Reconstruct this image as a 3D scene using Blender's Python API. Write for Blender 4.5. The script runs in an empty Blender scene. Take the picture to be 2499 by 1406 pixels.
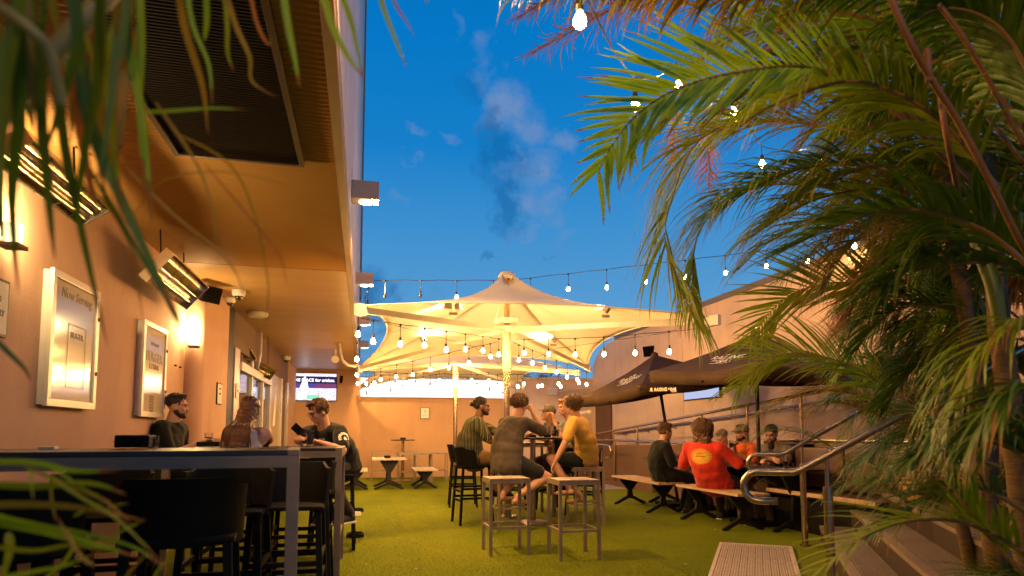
import bpy, bmesh, math, random
from mathutils import Vector, Matrix, noise
from mathutils.bvhtree import BVHTree
R = math.radians
V = Vector
PI = math.pi
rnd = random.Random(11)
S = bpy.context.scene
C = S.collection

# ------------------------------------------------------------------ camera
FPX, PW, PH, CAMH = 1550.0, 2499.0, 1406.0, 1.15
TILT = R(4.5)
YAW = math.atan(363.5 / FPX)
SHIFT = 355 - FPX * math.tan(TILT)
cam = bpy.data.cameras.new('camera')
camo = bpy.data.objects.new('camera', cam); C.objects.link(camo)
cam.sensor_width = 36; cam.lens = 36 * FPX / PW
cam.shift_y = SHIFT / PW
cam.clip_start = 0.05; cam.clip_end = 3000
camo.location = (0, 0, CAMH)
camo.rotation_euler = (PI / 2 + TILT, 0, -YAW)
cam.dof.use_dof = True; cam.dof.focus_distance = 8.0; cam.dof.aperture_fstop = 2.5
S.camera = camo
# survey of the place: the point at depth d seen along a sight line of the photograph
_f = V((math.sin(YAW) * math.cos(TILT), math.cos(YAW) * math.cos(TILT), math.sin(TILT)))
_r = V((math.cos(YAW), -math.sin(YAW), 0)); _u = _r.cross(_f)
def at(x, y, d):
    return V((0, 0, CAMH)) + (_f * FPX + _r * (x - PW / 2) - _u * (y - PH / 2 - SHIFT)) * (d / FPX)
def atz(x, y, z):
    v = at(x, y, FPX) - V((0, 0, CAMH)); return V((0, 0, CAMH)) + v * ((z - CAMH) / v.z)
def aty(x, y, Y):
    v = at(x, y, FPX) - V((0, 0, CAMH)); return V((0, 0, CAMH)) + v * (Y / v.y)
def atx(x, y, X):
    v = at(x, y, FPX) - V((0, 0, CAMH)); return V((0, 0, CAMH)) + v * (X / v.x)

# ------------------------------------------------------------------ render settings
S.render.engine = 'CYCLES'
S.cycles.use_denoising = True
S.cycles.max_bounces = 6; S.cycles.diffuse_bounces = 3; S.cycles.glossy_bounces = 3
S.cycles.transmission_bounces = 4; S.cycles.transparent_max_bounces = 8
S.cycles.sample_clamp_indirect = 4; S.cycles.sample_clamp_direct = 0
S.cycles.caustics_reflective = False; S.cycles.caustics_refractive = False
S.view_settings.view_transform = 'Standard'; S.view_settings.look = 'None'
S.view_settings.exposure = 0.15; S.view_settings.gamma = 1.0
S.view_settings.use_curve_mapping = False

# ------------------------------------------------------------------ dusk sky
w = bpy.data.worlds.new('World'); S.world = w; w.use_nodes = True
nt = w.node_tree; nt.nodes.clear()
def N(t, **k):
    n = nt.nodes.new(t)
    for a, b in k.items(): setattr(n, a, b)
    return n
def L(a, b): nt.links.new(a, b)
def mth(op, a, b=None, c=None, clamp=False):
    n = N('ShaderNodeMath', operation=op, use_clamp=clamp)
    for i, v in enumerate((a, b, c)):
        if v is None: continue
        if isinstance(v, (int, float)): n.inputs[i].default_value = v
        else: L(v, n.inputs[i])
    return n.outputs[0]
def mixc(f, a, b):
    n = N('ShaderNodeMix', data_type='RGBA')
    for i, v in ((0, f), (6, a), (7, b)):
        if isinstance(v, (int, float)): n.inputs[i].default_value = v
        elif isinstance(v, tuple): n.inputs[i].default_value = (*v, 1)
        else: L(v, n.inputs[i])
    return n.outputs[2]
tc = N('ShaderNodeTexCoord'); sx = N('ShaderNodeSeparateXYZ'); L(tc.outputs['Generated'], sx.inputs[0])
ramp = N('ShaderNodeValToRGB'); L(sx.outputs[2], ramp.inputs[0])
el = ramp.color_ramp.elements
el[0].position = 0.0; el[0].color = (.13, .33, .58, 1)
el[1].position = 1.0; el[1].color = (0, .06, .30, 1)
for p, c in ((.16, (.10, .31, .58)), (.32, (.038, .245, .56)), (.42, (.006, .19, .53)), (.55, (.0, .165, .50)), (.75, (.0, .11, .40))):
    e = el.new(p); e.color = (*c, 1)
sky = N('ShaderNodeTexSky', sky_type='NISHITA', sun_disc=False, sun_elevation=R(1.0), sun_rotation=R(250))
skymul = N('ShaderNodeVectorMath', operation='SCALE'); L(sky.outputs[0], skymul.inputs[0]); skymul.inputs['Scale'].default_value = .003
base = N('ShaderNodeVectorMath', operation='ADD'); L(ramp.outputs[0], base.inputs[0]); L(skymul.outputs[0], base.inputs[1])
ay = mth('ADD', mth('ABSOLUTE', sx.outputs[1]), .12)
cu = mth('DIVIDE', sx.outputs[0], ay); cv = mth('DIVIDE', sx.outputs[2], ay)
cuv = N('ShaderNodeCombineXYZ'); L(cu, cuv.inputs[0]); L(mth('MULTIPLY', cv, .9), cuv.inputs[1])
nz = N('ShaderNodeTexNoise'); L(cuv.outputs[0], nz.inputs['Vector']); nz.inputs['Scale'].default_value = 7.5
nz.inputs['Detail'].default_value = 7; nz.inputs['Roughness'].default_value = .66; nz.inputs['Distortion'].default_value = .5
# dusk clouds: torn puffs of a thin column with shadowed bellies, and wisps beside it
nz2 = N('ShaderNodeTexNoise'); L(cuv.outputs[0], nz2.inputs['Vector']); nz2.inputs['Scale'].default_value = 24
nz2.inputs['Detail'].default_value = 8; nz2.inputs['Roughness'].default_value = .62; nz2.inputs['Distortion'].default_value = .4
wn = N('ShaderNodeTexNoise'); L(cuv.outputs[0], wn.inputs['Vector']); wn.inputs['Scale'].default_value = 9; wn.inputs['Detail'].default_value = 7; wn.inputs['Roughness'].default_value = .65
wsep = N('ShaderNodeSeparateXYZ'); L(wn.outputs['Color'], wsep.inputs[0])
cu0, cv0 = cu, cv
cu = mth('ADD', cu0, mth('MULTIPLY', mth('SUBTRACT', wsep.outputs[0], .5), .16)); cv = mth('ADD', cv0, mth('MULTIPLY', mth('SUBTRACT', wsep.outputs[1], .5), .16))
def blobs(lst):
    acc = None
    for x, y, rx, ry, a in lst:
        d = (at(x, y, 1) - V((0, 0, CAMH))).normalized(); k = d.y + .12; u0, v0 = d.x / k, d.z / k
        d2 = (at(x + rx, y, 1) - V((0, 0, CAMH))).normalized(); d3 = (at(x, y - ry, 1) - V((0, 0, CAMH))).normalized()
        ru = abs(d2.x / (d2.y + .12) - u0); rv = abs(d3.z / (d3.y + .12) - v0)
        e = mth('ADD', mth('POWER', mth('DIVIDE', mth('SUBTRACT', cu, u0), ru), 2.0), mth('POWER', mth('ABSOLUTE', mth('DIVIDE', mth('SUBTRACT', cv, v0), rv)), 2.0))
        g = mth('MULTIPLY', mth('EXPONENT', mth('MULTIPLY', e, -1.0)), a)
        acc = g if acc is None else mth('MAXIMUM', acc, g)
    return acc
tex = mth('ADD', mth('MULTIPLY', mth('SUBTRACT', nz.outputs[0], .5), 2.2), mth('MULTIPLY', mth('SUBTRACT', nz2.outputs[0], .5), 1.3))
Lb = blobs([(1245, 265, 60, 75, .8), (1350, 320, 60, 40, .7), (1290, 410, 50, 75, .8), (1325, 505, 60, 55, .8), (1180, 120, 35, 90, .45), (1110, 50, 22, 70, .35), (1090, 335, 60, 16, .6), (1010, 330, 40, 14, .5), (985, 470, 50, 16, .5), (1000, 385, 26, 12, .4), (1270, 560, 60, 22, .5), (1360, 590, 60, 20, .35)])
Db = blobs([(1225, 380, 42, 70, .85), (1240, 490, 42, 75, .9), (1212, 300, 30, 60, .7), (1150, 190, 50, 60, .45), (1265, 420, 30, 50, .6), (1198, 622, 34, 12, .7), (1340, 632, 24, 10, .6), (915, 700, 60, 45, .8), (940, 760, 60, 40, .5)])
light = mth('MULTIPLY', mth('SUBTRACT', mth('ADD', Lb, mth('MULTIPLY', tex, mth('MULTIPLY', Lb, 1.3))), .22, clamp=True), 1.3, clamp=True)
dark = mth('MULTIPLY', mth('SUBTRACT', mth('ADD', Db, mth('MULTIPLY', tex, mth('MULTIPLY', Db, 1.3))), .25, clamp=True), 1.7, clamp=True)
cu, cv = cu0, cv0
wisp = mth('MULTIPLY', mth('SUBTRACT', nz.outputs[0], .60, clamp=True), 1.2, clamp=True)
low = mth('MULTIPLY', mth('MULTIPLY', mth('SUBTRACT', .24, cv, clamp=True), 9, clamp=True), mth('MULTIPLY', mth('SUBTRACT', nz.outputs[0], .47, clamp=True), 7, clamp=True))
low = mth('MULTIPLY', low, mth('MULTIPLY', mth('SUBTRACT', .16, cu, clamp=True), 9, clamp=True))
sk = mixc(wisp, base.outputs[0], (.16, .34, .56))
sk = mixc(mth('MULTIPLY', light, .72), sk, (.17, .26, .47))
sk = mixc(mth('MULTIPLY', dark, .58), sk, (.005, .105, .31))
sk = mixc(mth('MULTIPLY', low, .8), sk, (.02, .09, .25))
bg = N('ShaderNodeBackground'); L(sk, bg.inputs[0]); bg.inputs[1].default_value = 1.0
wo = N('ShaderNodeOutputWorld'); L(bg.outputs[0], wo.inputs[0])

sun = bpy.data.lights.new('sun', 'SUN'); sun.energy = .05; sun.angle = R(12); sun.color = (1, .8, .7)
so = bpy.data.objects.new('sun', sun); C.objects.link(so); so.rotation_euler = (R(80), 0, R(-110))

# ------------------------------------------------------------------ materials
def srgb(h):
    h = h.lstrip('#'); r = [int(h[i:i + 2], 16) / 255 for i in (0, 2, 4)]
    return tuple(c / 12.92 if c <= .04045 else ((c + .055) / 1.055) ** 2.4 for c in r)
def mat(name, col, rough=.6, metal=0, col2=None, scale=8, bump=0, bscale=None, spec=.5, trans=0, emit=None, estr=0,
        coat=0, detail=4, stretch=(1, 1, 1), amount=.5, coord='Object', tl=0, sheen=0, streak=0):
    m = bpy.data.materials.new(name); m.use_nodes = True
    t = m.node_tree; b = t.nodes['Principled BSDF']
    b.inputs['Base Color'].default_value = (*col, 1)
    b.inputs['Roughness'].default_value = rough; b.inputs['Metallic'].default_value = metal
    b.inputs['Specular IOR Level'].default_value = spec
    if trans: b.inputs['Transmission Weight'].default_value = trans
    if coat: b.inputs['Coat Weight'].default_value = coat
    if sheen: b.inputs['Sheen Weight'].default_value = sheen
    if emit: b.inputs['Emission Color'].default_value = (*emit, 1); b.inputs['Emission Strength'].default_value = estr
    tcn = t.nodes.new('ShaderNodeTexCoord'); mp = t.nodes.new('ShaderNodeMapping')
    t.links.new(tcn.outputs[coord], mp.inputs[0]); mp.inputs['Scale'].default_value = stretch
    if col2:
        n = t.nodes.new('ShaderNodeTexNoise'); n.inputs['Scale'].default_value = scale; n.inputs['Detail'].default_value = detail
        t.links.new(mp.outputs[0], n.inputs['Vector'])
        r = t.nodes.new('ShaderNodeMapRange'); r.inputs[1].default_value = .5 - amount * .5; r.inputs[2].default_value = .5 + amount * .5
        t.links.new(n.outputs[0], r.inputs[0])
        x = t.nodes.new('ShaderNodeMix'); x.data_type = 'RGBA'
        x.inputs[6].default_value = (*col, 1); x.inputs[7].default_value = (*col2, 1)
        t.links.new(r.outputs[0], x.inputs[0]); t.links.new(x.outputs[2], b.inputs['Base Color'])
    if streak:   # run marks and scuffs
        src = b.inputs['Base Color'].links[0].from_socket
        m2 = t.nodes.new('ShaderNodeMapping'); m2.inputs['Scale'].default_value = (2.2, 2.2, .5); t.links.new(tcn.outputs[coord], m2.inputs[0])
        n2 = t.nodes.new('ShaderNodeTexNoise'); n2.inputs['Scale'].default_value = 1.6; n2.inputs['Detail'].default_value = 9; n2.inputs['Roughness'].default_value = .62; t.links.new(m2.outputs[0], n2.inputs['Vector'])
        n3 = t.nodes.new('ShaderNodeTexNoise'); n3.inputs['Scale'].default_value = 2.7; n3.inputs['Detail'].default_value = 12; n3.inputs['Roughness'].default_value = .7; t.links.new(tcn.outputs[coord], n3.inputs['Vector'])
        ad = t.nodes.new('ShaderNodeMath'); ad.operation = 'ADD'; t.links.new(n2.outputs[0], ad.inputs[0]); t.links.new(n3.outputs[0], ad.inputs[1])
        r2 = t.nodes.new('ShaderNodeMapRange'); r2.inputs[1].default_value = .96; r2.inputs[2].default_value = 1.30; r2.inputs[4].default_value = streak; t.links.new(ad.outputs[0], r2.inputs[0])
        x2 = t.nodes.new('ShaderNodeMix'); x2.data_type = 'RGBA'; t.links.new(r2.outputs[0], x2.inputs[0]); t.links.new(src, x2.inputs[6]); x2.inputs[7].default_value = (col[0] * .42, col[1] * .36, col[2] * .32, 1)
        t.links.new(x2.outputs[2], b.inputs['Base Color'])
    if bump:
        n = t.nodes.new('ShaderNodeTexNoise'); n.inputs['Scale'].default_value = bscale or scale; n.inputs['Detail'].default_value = 6
        t.links.new(mp.outputs[0], n.inputs['Vector'])
        bp = t.nodes.new('ShaderNodeBump'); bp.inputs['Strength'].default_value = bump; bp.inputs['Distance'].default_value = .01
        t.links.new(n.outputs[0], bp.inputs['Height']); t.links.new(bp.outputs[0], b.inputs['Normal'])
    if tl:   # thin leaf or cloth that lets light through
        tr = t.nodes.new('ShaderNodeBsdfTranslucent'); ms = t.nodes.new('ShaderNodeMixShader'); ms.inputs[0].default_value = tl
        src = b.inputs['Base Color'].links[0].from_socket if b.inputs['Base Color'].links else None
        if src: t.links.new(src, tr.inputs[0])
        else: tr.inputs[0].default_value = (*col, 1)
        out = t.nodes['Material Output']
        t.links.new(b.outputs[0], ms.inputs[1]); t.links.new(tr.outputs[0], ms.inputs[2]); t.links.new(ms.outputs[0], out.inputs[0])
    m['c'] = list(col)
    return m
def emat(name, col, s):
    m = bpy.data.materials.new(name); m.use_nodes = True; t = m.node_tree; t.nodes.clear()
    e = t.nodes.new('ShaderNodeEmission'); e.inputs[0].default_value = (*col, 1); e.inputs[1].default_value = s
    o = t.nodes.new('ShaderNodeOutputMaterial'); t.links.new(e.outputs[0], o.inputs[0]); return m

M = {}
M['turf'] = mat('turf', (.118, .160, .002), .9, col2=(.185, .205, .002), scale=.9, bump=1.0, bscale=260, detail=14, amount=.5, spec=.15)
M['blade'] = mat('blade', (.12, .165, .002), .8, col2=(.19, .215, .003), scale=30, tl=.3, spec=.2)
M['turf_b'] = mat('turf_b', (.105, .150, .002), .9, col2=(.165, .190, .002), scale=1.1, bump=1.0, bscale=240, detail=14, amount=.5, spec=.15)
M['paving'] = mat('paving', (.36, .33, .31), .85, col2=(.26, .24, .23), scale=9, bump=.3, bscale=60)
M['wall_paint'] = mat('wall_paint', (.63, .39, .27), .8, col2=(.52, .30, .195), scale=1.4, bump=.18, bscale=45, amount=1.0, detail=8, streak=.22)
M['wall_rear'] = mat('wall_rear', (.52, .30, .16), .85, col2=(.42, .235, .12), scale=1.1, bump=.2, bscale=30, amount=.9, detail=8, streak=.22)
M['wall_right'] = mat('wall_right', (.66, .49, .38), .85, col2=(.55, .40, .31), scale=.9, bump=.2, bscale=25, amount=.9, detail=9, streak=.25)
M['soffit'] = mat('soffit', (.50, .27, .075), .5, col2=(.38, .195, .05), scale=1.2, amount=.8, spec=.4)
M['soffit_flat'] = mat('soffit_flat', (.42, .25, .09), .40, col2=(.34, .19, .065), scale=1.0, amount=.7, spec=.5, stretch=(1, 4, 1))
M['fascia'] = mat('fascia', (.62, .54, .50), .6, col2=(.52, .45, .42), scale=2, amount=.6, streak=.4)
M['fascia_trim'] = mat('fascia_trim', (.30, .19, .10), .55, col2=(.23, .14, .07), scale=3)
M['black_slat'] = mat('black_slat', (.004, .003, .002), .9, spec=.05)
M['black_metal'] = mat('black_metal', (.010, .008, .007), .5, spec=.3)
M['black_plastic'] = mat('black_plastic', (.005, .0045, .004), .6, col2=(.009, .008, .007), scale=20, spec=.14)
M['dark_top'] = mat('dark_top', (.030, .018, .012), .35, col2=(.018, .011, .008), scale=14, bump=.1)
M['steel'] = mat('steel', (.50, .43, .36), .33, metal=1, col2=(.36, .30, .25), scale=6, stretch=(1, 1, 12), bump=.05, bscale=40)
M['steel_rail'] = mat('steel_rail', (.50, .39, .29), .27, metal=1, col2=(.40, .30, .21), scale=25, stretch=(1, 1, 1))
M['galv'] = mat('galv', (.32, .24, .17), .5, metal=.3, col2=(.17, .12, .08), scale=9, bump=.15, bscale=60, amount=.9)
M['stool_top'] = mat('stool_top', (.38, .28, .21), .45, metal=.3, col2=(.22, .15, .10), scale=11, bump=.25, bscale=70, stretch=(3, 1, 1))
M['cream_metal'] = mat('cream_metal', (.68, .60, .47), .5, col2=(.58, .50, .38), scale=6)
M['white_metal'] = mat('white_metal', (.72, .68, .62), .5, col2=(.6, .55, .5), scale=12)
M['canopy'] = mat('canopy', (.76, .70, .58), .7, col2=(.68, .62, .50), scale=1.6, tl=.33, bump=.06, bscale=12)
M['umbrella'] = mat('umbrella', (.058, .031, .015), .8, col2=(.042, .022, .010), scale=9, bump=.25, bscale=22, spec=.25)
M['print_white'] = mat('print_white', (.72, .68, .6), .7)
M['wood_slat'] = mat('wood_slat', (.52, .37, .22), .55, col2=(.36, .23, .12), scale=4, stretch=(1, 14, 14), bump=.2, bscale=8)
M['bone_slat'] = mat('bone_slat', (.60, .50, .38), .6, col2=(.5, .4, .3), scale=8)
M['brown_wall'] = mat('brown_wall', (.11, .055, .028), .75, col2=(.13, .07, .04), scale=3, bump=.2, bscale=40)
M['glass_dark'] = mat('glass_dark', (.03, .025, .02), .04, spec=.9)
M['acrylic'] = mat('acrylic', (.82, .70, .46), .12, col2=(.66, .56, .42), scale=1.8, amount=.7, spec=.55, coat=.3)
M['aluminium'] = mat('aluminium', (.60, .53, .45), .35, metal=.7)
M['alu_frame'] = mat('alu_frame', (.66, .60, .52), .4, metal=.35)
M['paper'] = mat('paper', (.72, .66, .55), .6)
M['ink'] = mat('ink', (.02, .015, .012), .6)
M['ink_grey'] = mat('ink_grey', (.36, .31, .26), .6)
M['heater_element'] = mat('heater_element', (.75, .62, .45), .12, metal=.9)
M['heater_body'] = mat('heater_body', (.66, .55, .40), .25, metal=.9, col2=(.5, .4, .28), scale=5, stretch=(1, 12, 1))
M['sofa'] = mat('sofa', (.09, .040, .028), .42, col2=(.06, .028, .02), scale=5, bump=.1)
M['terracotta'] = mat('terracotta', (.42, .24, .06), .7, col2=(.30, .16, .04), scale=7, bump=.3, bscale=30)
M['cable'] = mat('cable', (.012, .012, .014), .5)
M['grate_metal'] = mat('grate_metal', (.74, .64, .54), .4, metal=.35, col2=(.58, .48, .4), scale=14, bump=.2, bscale=50)
M['tread'] = mat('tread', (.20, .155, .13), .6, col2=(.14, .105, .09), scale=18, metal=.2)
M['riser'] = mat('riser', (.07, .045, .03), .5, metal=.4, col2=(.045, .03, .02), scale=9)
M['glass'] = mat('glass', (.95, .95, .95), .03, trans=1, spec=.5)
M['beer'] = mat('beer', (.75, .30, .03), .08, col2=(.65, .22, .02), scale=9, trans=.35)
M['beer_dark'] = mat('beer_dark', (.50, .14, .02), .08, trans=.3)
M['foam'] = mat('foam', (.85, .78, .66), .8)
M["bulb"] = emat("bulb", (1, .50, .14), 420)
M['bulb_off'] = mat('bulb_off', (.12, .10, .08), .1, trans=.4)
M['lamp_warm'] = emat('lamp_warm', (1, .74, .30), 3.5)
M['lamp_face'] = emat('lamp_face', (1, .86, .6), 8)
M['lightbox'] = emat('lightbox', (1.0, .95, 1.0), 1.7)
# foliage
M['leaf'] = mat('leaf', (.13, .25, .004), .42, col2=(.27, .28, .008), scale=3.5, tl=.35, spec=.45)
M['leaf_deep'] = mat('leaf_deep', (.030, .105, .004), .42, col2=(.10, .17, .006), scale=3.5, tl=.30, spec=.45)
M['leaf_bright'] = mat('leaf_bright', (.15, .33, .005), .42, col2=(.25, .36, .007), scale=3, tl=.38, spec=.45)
M['leaf_olive'] = mat('leaf_olive', (.19, .20, .010), .5, col2=(.32, .17, .014), scale=4, tl=.35)
M['leaf_dead'] = mat('leaf_dead', (.42, .17, .03), .7, col2=(.26, .085, .02), scale=5, tl=.35)
M['leaf_tip'] = mat('leaf_tip', (.20, .12, .02), .7, col2=(.30, .12, .02), scale=9, tl=.3)
M['stem'] = mat('stem', (.17, .11, .02), .5, col2=(.24, .10, .02), scale=4, stretch=(1, 1, 1))
M['stem_orange'] = mat('stem_orange', (.22, .085, .015), .6, col2=(.12, .05, .010), scale=9, bump=.3, bscale=60)
M['trunk'] = mat('trunk', (.075, .045, .018), .85, col2=(.15, .08, .025), scale=6, stretch=(1, 1, 5), bump=.6, bscale=18)

# ------------------------------------------------------------------ mesh helpers
class MB:
    def __init__(s): s.v = []; s.f = []; s.u = []
    def add(s, vs, fs):
        o = len(s.v); s.v += [V(p) for p in vs]; s.f += [[i + o for i in f] for f in fs]
    def box(s, a, b, T=None):
        x0, y0, z0 = a; x1, y1, z1 = b
        vs = [(x0, y0, z0), (x1, y0, z0), (x1, y1, z0), (x0, y1, z0), (x0, y0, z1), (x1, y0, z1), (x1, y1, z1), (x0, y1, z1)]
        if T: vs = [T @ V(p) for p in vs]
        s.add(vs, [(0, 3, 2, 1), (4, 5, 6, 7), (0, 1, 5, 4), (1, 2, 6, 5), (2, 3, 7, 6), (3, 0, 4, 7)]); return s
    def cbox(s, c, d, T=None):
        c = V(c); d = V(d) / 2; return s.box(c - d, c + d, T)
    def bbox(s, a, b, r=.006, T=None):   # box with chamfered edges
        bm = bmesh.new(); bmesh.ops.create_cube(bm, size=1)
        a = V(a); b = V(b); c = (a + b) / 2; d = b - a
        for v in bm.verts: v.co = V((v.co.x * d.x, v.co.y * d.y, v.co.z * d.z)) + c
        bmesh.ops.bevel(bm, geom=bm.edges[:], offset=r, segments=2, affect='EDGES', profile=.7)
        vs = [T @ v.co if T else v.co.copy() for v in bm.verts]; bm.verts.index_update()
        s.add(vs, [[v.index for v in f.verts] for f in bm.faces]); bm.free(); return s
    def bar(s, p, q, w, h=None, up=(0, 0, 1)):   # rectangular bar from p to q
        p = V(p); q = V(q); h = h or w; d = (q - p).normalized(); up = V(up)
        if abs(d.dot(up)) > .98: up = V((0, 1, 0))
        x = d.cross(up).normalized(); y = x.cross(d).normalized()
        vs = []
        for e in (p, q):
            for sx_, sy_ in ((-1, -1), (1, -1), (1, 1), (-1, 1)): vs.append(e + x * sx_ * w / 2 + y * sy_ * h / 2)
        s.add(vs, [(0, 1, 2, 3), (7, 6, 5, 4), (0, 4, 5, 1), (1, 5, 6, 2), (2, 6, 7, 3), (3, 7, 4, 0)]); return s
    def tube(s, pts, r, n=8, caps=True):
        pts = [V(p) for p in pts]; m = len(pts); rs = r if isinstance(r, (list, tuple)) else [r] * m
        d0 = (pts[1] - pts[0]).normalized(); ref = V((0, 0, 1)) if abs(d0.z) < .9 else V((1, 0, 0))
        x = d0.cross(ref).normalized(); vs = []
        for i, p in enumerate(pts):
            d = (pts[min(i + 1, m - 1)] - pts[max(i - 1, 0)]).normalized()
            x = (x - d * x.dot(d)).normalized(); y = d.cross(x)
            for k in range(n):
                a = 2 * PI * k / n; vs.append(p + (x * math.cos(a) + y * math.sin(a)) * rs[i])
        fs = [(i * n + k, i * n + (k + 1) % n, (i + 1) * n + (k + 1) % n, (i + 1) * n + k) for i in range(m - 1) for k in range(n)]
        if caps: fs += [tuple(range(n))[::-1], tuple(range((m - 1) * n, m * n))]
        s.add(vs, fs); return s
    def cyl(s, p, q, r, r2=None, n=16):
        return s.tube([p, q], [r, r if r2 is None else r2], n)
    def lathe(s, prof, c=(0, 0, 0), n=24, T=None):
        c = V(c); vs = []
        for r_, z in prof:
            for k in range(n):
                a = 2 * PI * k / n; vs.append(V((max(r_, 1e-4) * math.cos(a), max(r_, 1e-4) * math.sin(a), z)) + c)
        if T: vs = [T @ p for p in vs]
        m = len(prof)
        fs = [(i * n + k, i * n + (k + 1) % n, (i + 1) * n + (k + 1) % n, (i + 1) * n + k) for i in range(m - 1) for k in range(n)]
        fs += [tuple(range(n))[::-1], tuple(range((m - 1) * n, m * n))]
        s.add(vs, fs); return s
    def ell(s, c, r, n=12, m=8, T=None):
        c = V(c); r = V((r, r, r)) if isinstance(r, (int, float)) else V(r); vs = []
        for i in range(m + 1):
            t = PI * i / m
            for k in range(n):
                a = 2 * PI * k / n
                vs.append(V((r.x * math.sin(t) * math.cos(a), r.y * math.sin(t) * math.sin(a), r.z * math.cos(t))) + c)
        if T: vs = [T @ p for p in vs]
        s.add(vs, [(i * n + k, (i + 1) * n + k, (i + 1) * n + (k + 1) % n, i * n + (k + 1) % n) for i in range(m) for k in range(n)]); return s
    def quad(s, a, b, c, d): s.add([a, b, c, d], [(0, 1, 2, 3)]); return s
    def prism(s, poly, y0, y1, T=None):   # polygon in x,z extruded along y
        n = len(poly); vs = [V((x, y0, z)) for x, z in poly] + [V((x, y1, z)) for x, z in poly]
        if T: vs = [T @ p for p in vs]
        s.add(vs, [tuple(range(n)), tuple(range(n, 2 * n))[::-1]] + [(k, k + n, (k + 1) % n + n, (k + 1) % n) for k in range(n)]); return s
    def build(s, name, m, parent=None, smooth=False, kind=None, label=None, local=False, merge=0):
        off = V((0, 0, 0))
        if parent is not None and not local:
            p = parent
            while p is not None: off += V(p.location); p = p.parent
        me = bpy.data.meshes.new(name)
        me.from_pydata([tuple(v - off) for v in s.v], [], s.f)
        bm = bmesh.new(); bm.from_mesh(me)
        if merge: bmesh.ops.remove_doubles(bm, verts=bm.verts[:], dist=merge)
        if not getattr(s, 'mi', None): bmesh.ops.recalc_face_normals(bm, faces=bm.faces[:])
        bm.to_mesh(me); bm.free()
        for mm in (m if isinstance(m, (list, tuple)) else [m]): me.materials.append(M[mm] if isinstance(mm, str) else mm)
        if getattr(s, 'mi', None): me.polygons.foreach_set('material_index', s.mi)
        o = bpy.data.objects.new(name, me); C.objects.link(o)
        if parent is not None: o.parent = parent
        if smooth:
            me.shade_smooth()
            if smooth != 'all': me.set_sharp_from_angle(angle=R(40))
        if kind: o['kind'] = kind
        if label: o['label'] = label
        return o
def thing(name, label, cat, loc=(0, 0, 0), group=None):
    o = bpy.data.objects.new(name, None); C.objects.link(o); o.location = loc; o.empty_display_size = .1
    o['label'] = label; o['category'] = cat
    if group: o['group'] = group
    return o
def tag(o, label, cat, group=None):
    o['label'] = label; o['category'] = cat
    if group: o['group'] = group
    return o
def struct(o): o['kind'] = 'structure'; return o
def dup(o, parent=None):
    c = o.copy(); C.objects.link(c); c.parent = parent
    for ch in o.children: dup(ch, c)
    return c
def dupthing(o, loc, rz, label, rx=0, ry=0):
    c = dup(o); c.location = loc; c.rotation_euler = (rx, ry, rz); c['label'] = label; return c
def text(name, body, size, m, T, parent=None, extrude=.0008, shear=0, bold=0, align='CENTER', spacing=1.0):
    cu = bpy.data.curves.new(name, 'FONT'); cu.body = body; cu.size = size; cu.extrude = extrude; cu.shear = shear
    cu.align_x = align; cu.align_y = 'CENTER'; cu.offset = bold; cu.space_character = spacing; cu.resolution_u = 3
    t = bpy.data.objects.new(name, cu); C.objects.link(t)
    dg = bpy.context.evaluated_depsgraph_get(); me = bpy.data.meshes.new_from_object(t.evaluated_get(dg))
    bpy.data.objects.remove(t)
    vs = [T @ v.co for v in me.vertices]; fs = [list(p.vertices) for p in me.polygons]
    b = MB(); b.add(vs, fs); return b.build(name, m, parent) if parent is not None or name else b
def textmb(body, size, shear=0, bold=0, extrude=0, spacing=1.0):
    cu = bpy.data.curves.new('t', 'FONT'); cu.body = body; cu.size = size; cu.extrude = extrude; cu.shear = shear
    cu.align_x = 'CENTER'; cu.align_y = 'CENTER'; cu.offset = bold; cu.space_character = spacing; cu.resolution_u = 3
    t = bpy.data.objects.new('t', cu); C.objects.link(t)
    dg = bpy.context.evaluated_depsgraph_get(); me = bpy.data.meshes.new_from_object(t.evaluated_get(dg))
    bpy.data.objects.remove(t)
    r = [v.co.copy() for v in me.vertices], [list(p.vertices) for p in me.polygons]
    bpy.data.meshes.remove(me); return r
def frameT(o, x, y):   # matrix mapping local XY to plane at o with axes x,y
    o = V(o); x = V(x).normalized(); y = V(y); y = (y - x * y.dot(x)).normalized(); z = x.cross(y)
    return Matrix(((x.x, y.x, z.x, o.x), (x.y, y.y, z.y, o.y), (x.z, y.z, z.z, o.z), (0, 0, 0, 1)))
def lamp(name, typ, loc, energy, color, size=.05, aim=None, spot=None, blend=.5, parent=None):
    l = bpy.data.lights.new(name, typ); l.energy = energy; l.color = color
    if typ in ('POINT', 'SPOT'): l.shadow_soft_size = size
    if typ == 'AREA': l.size = size
    if typ == 'SPOT': l.spot_size = spot; l.spot_blend = blend
    o = bpy.data.objects.new(name, l); C.objects.link(o); o.location = loc
    if aim is not None: o.rotation_euler = (V(aim) - V(loc)).to_track_quat('-Z', 'Y').to_euler()
    return o
WARM = (1, .55, .20)
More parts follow.
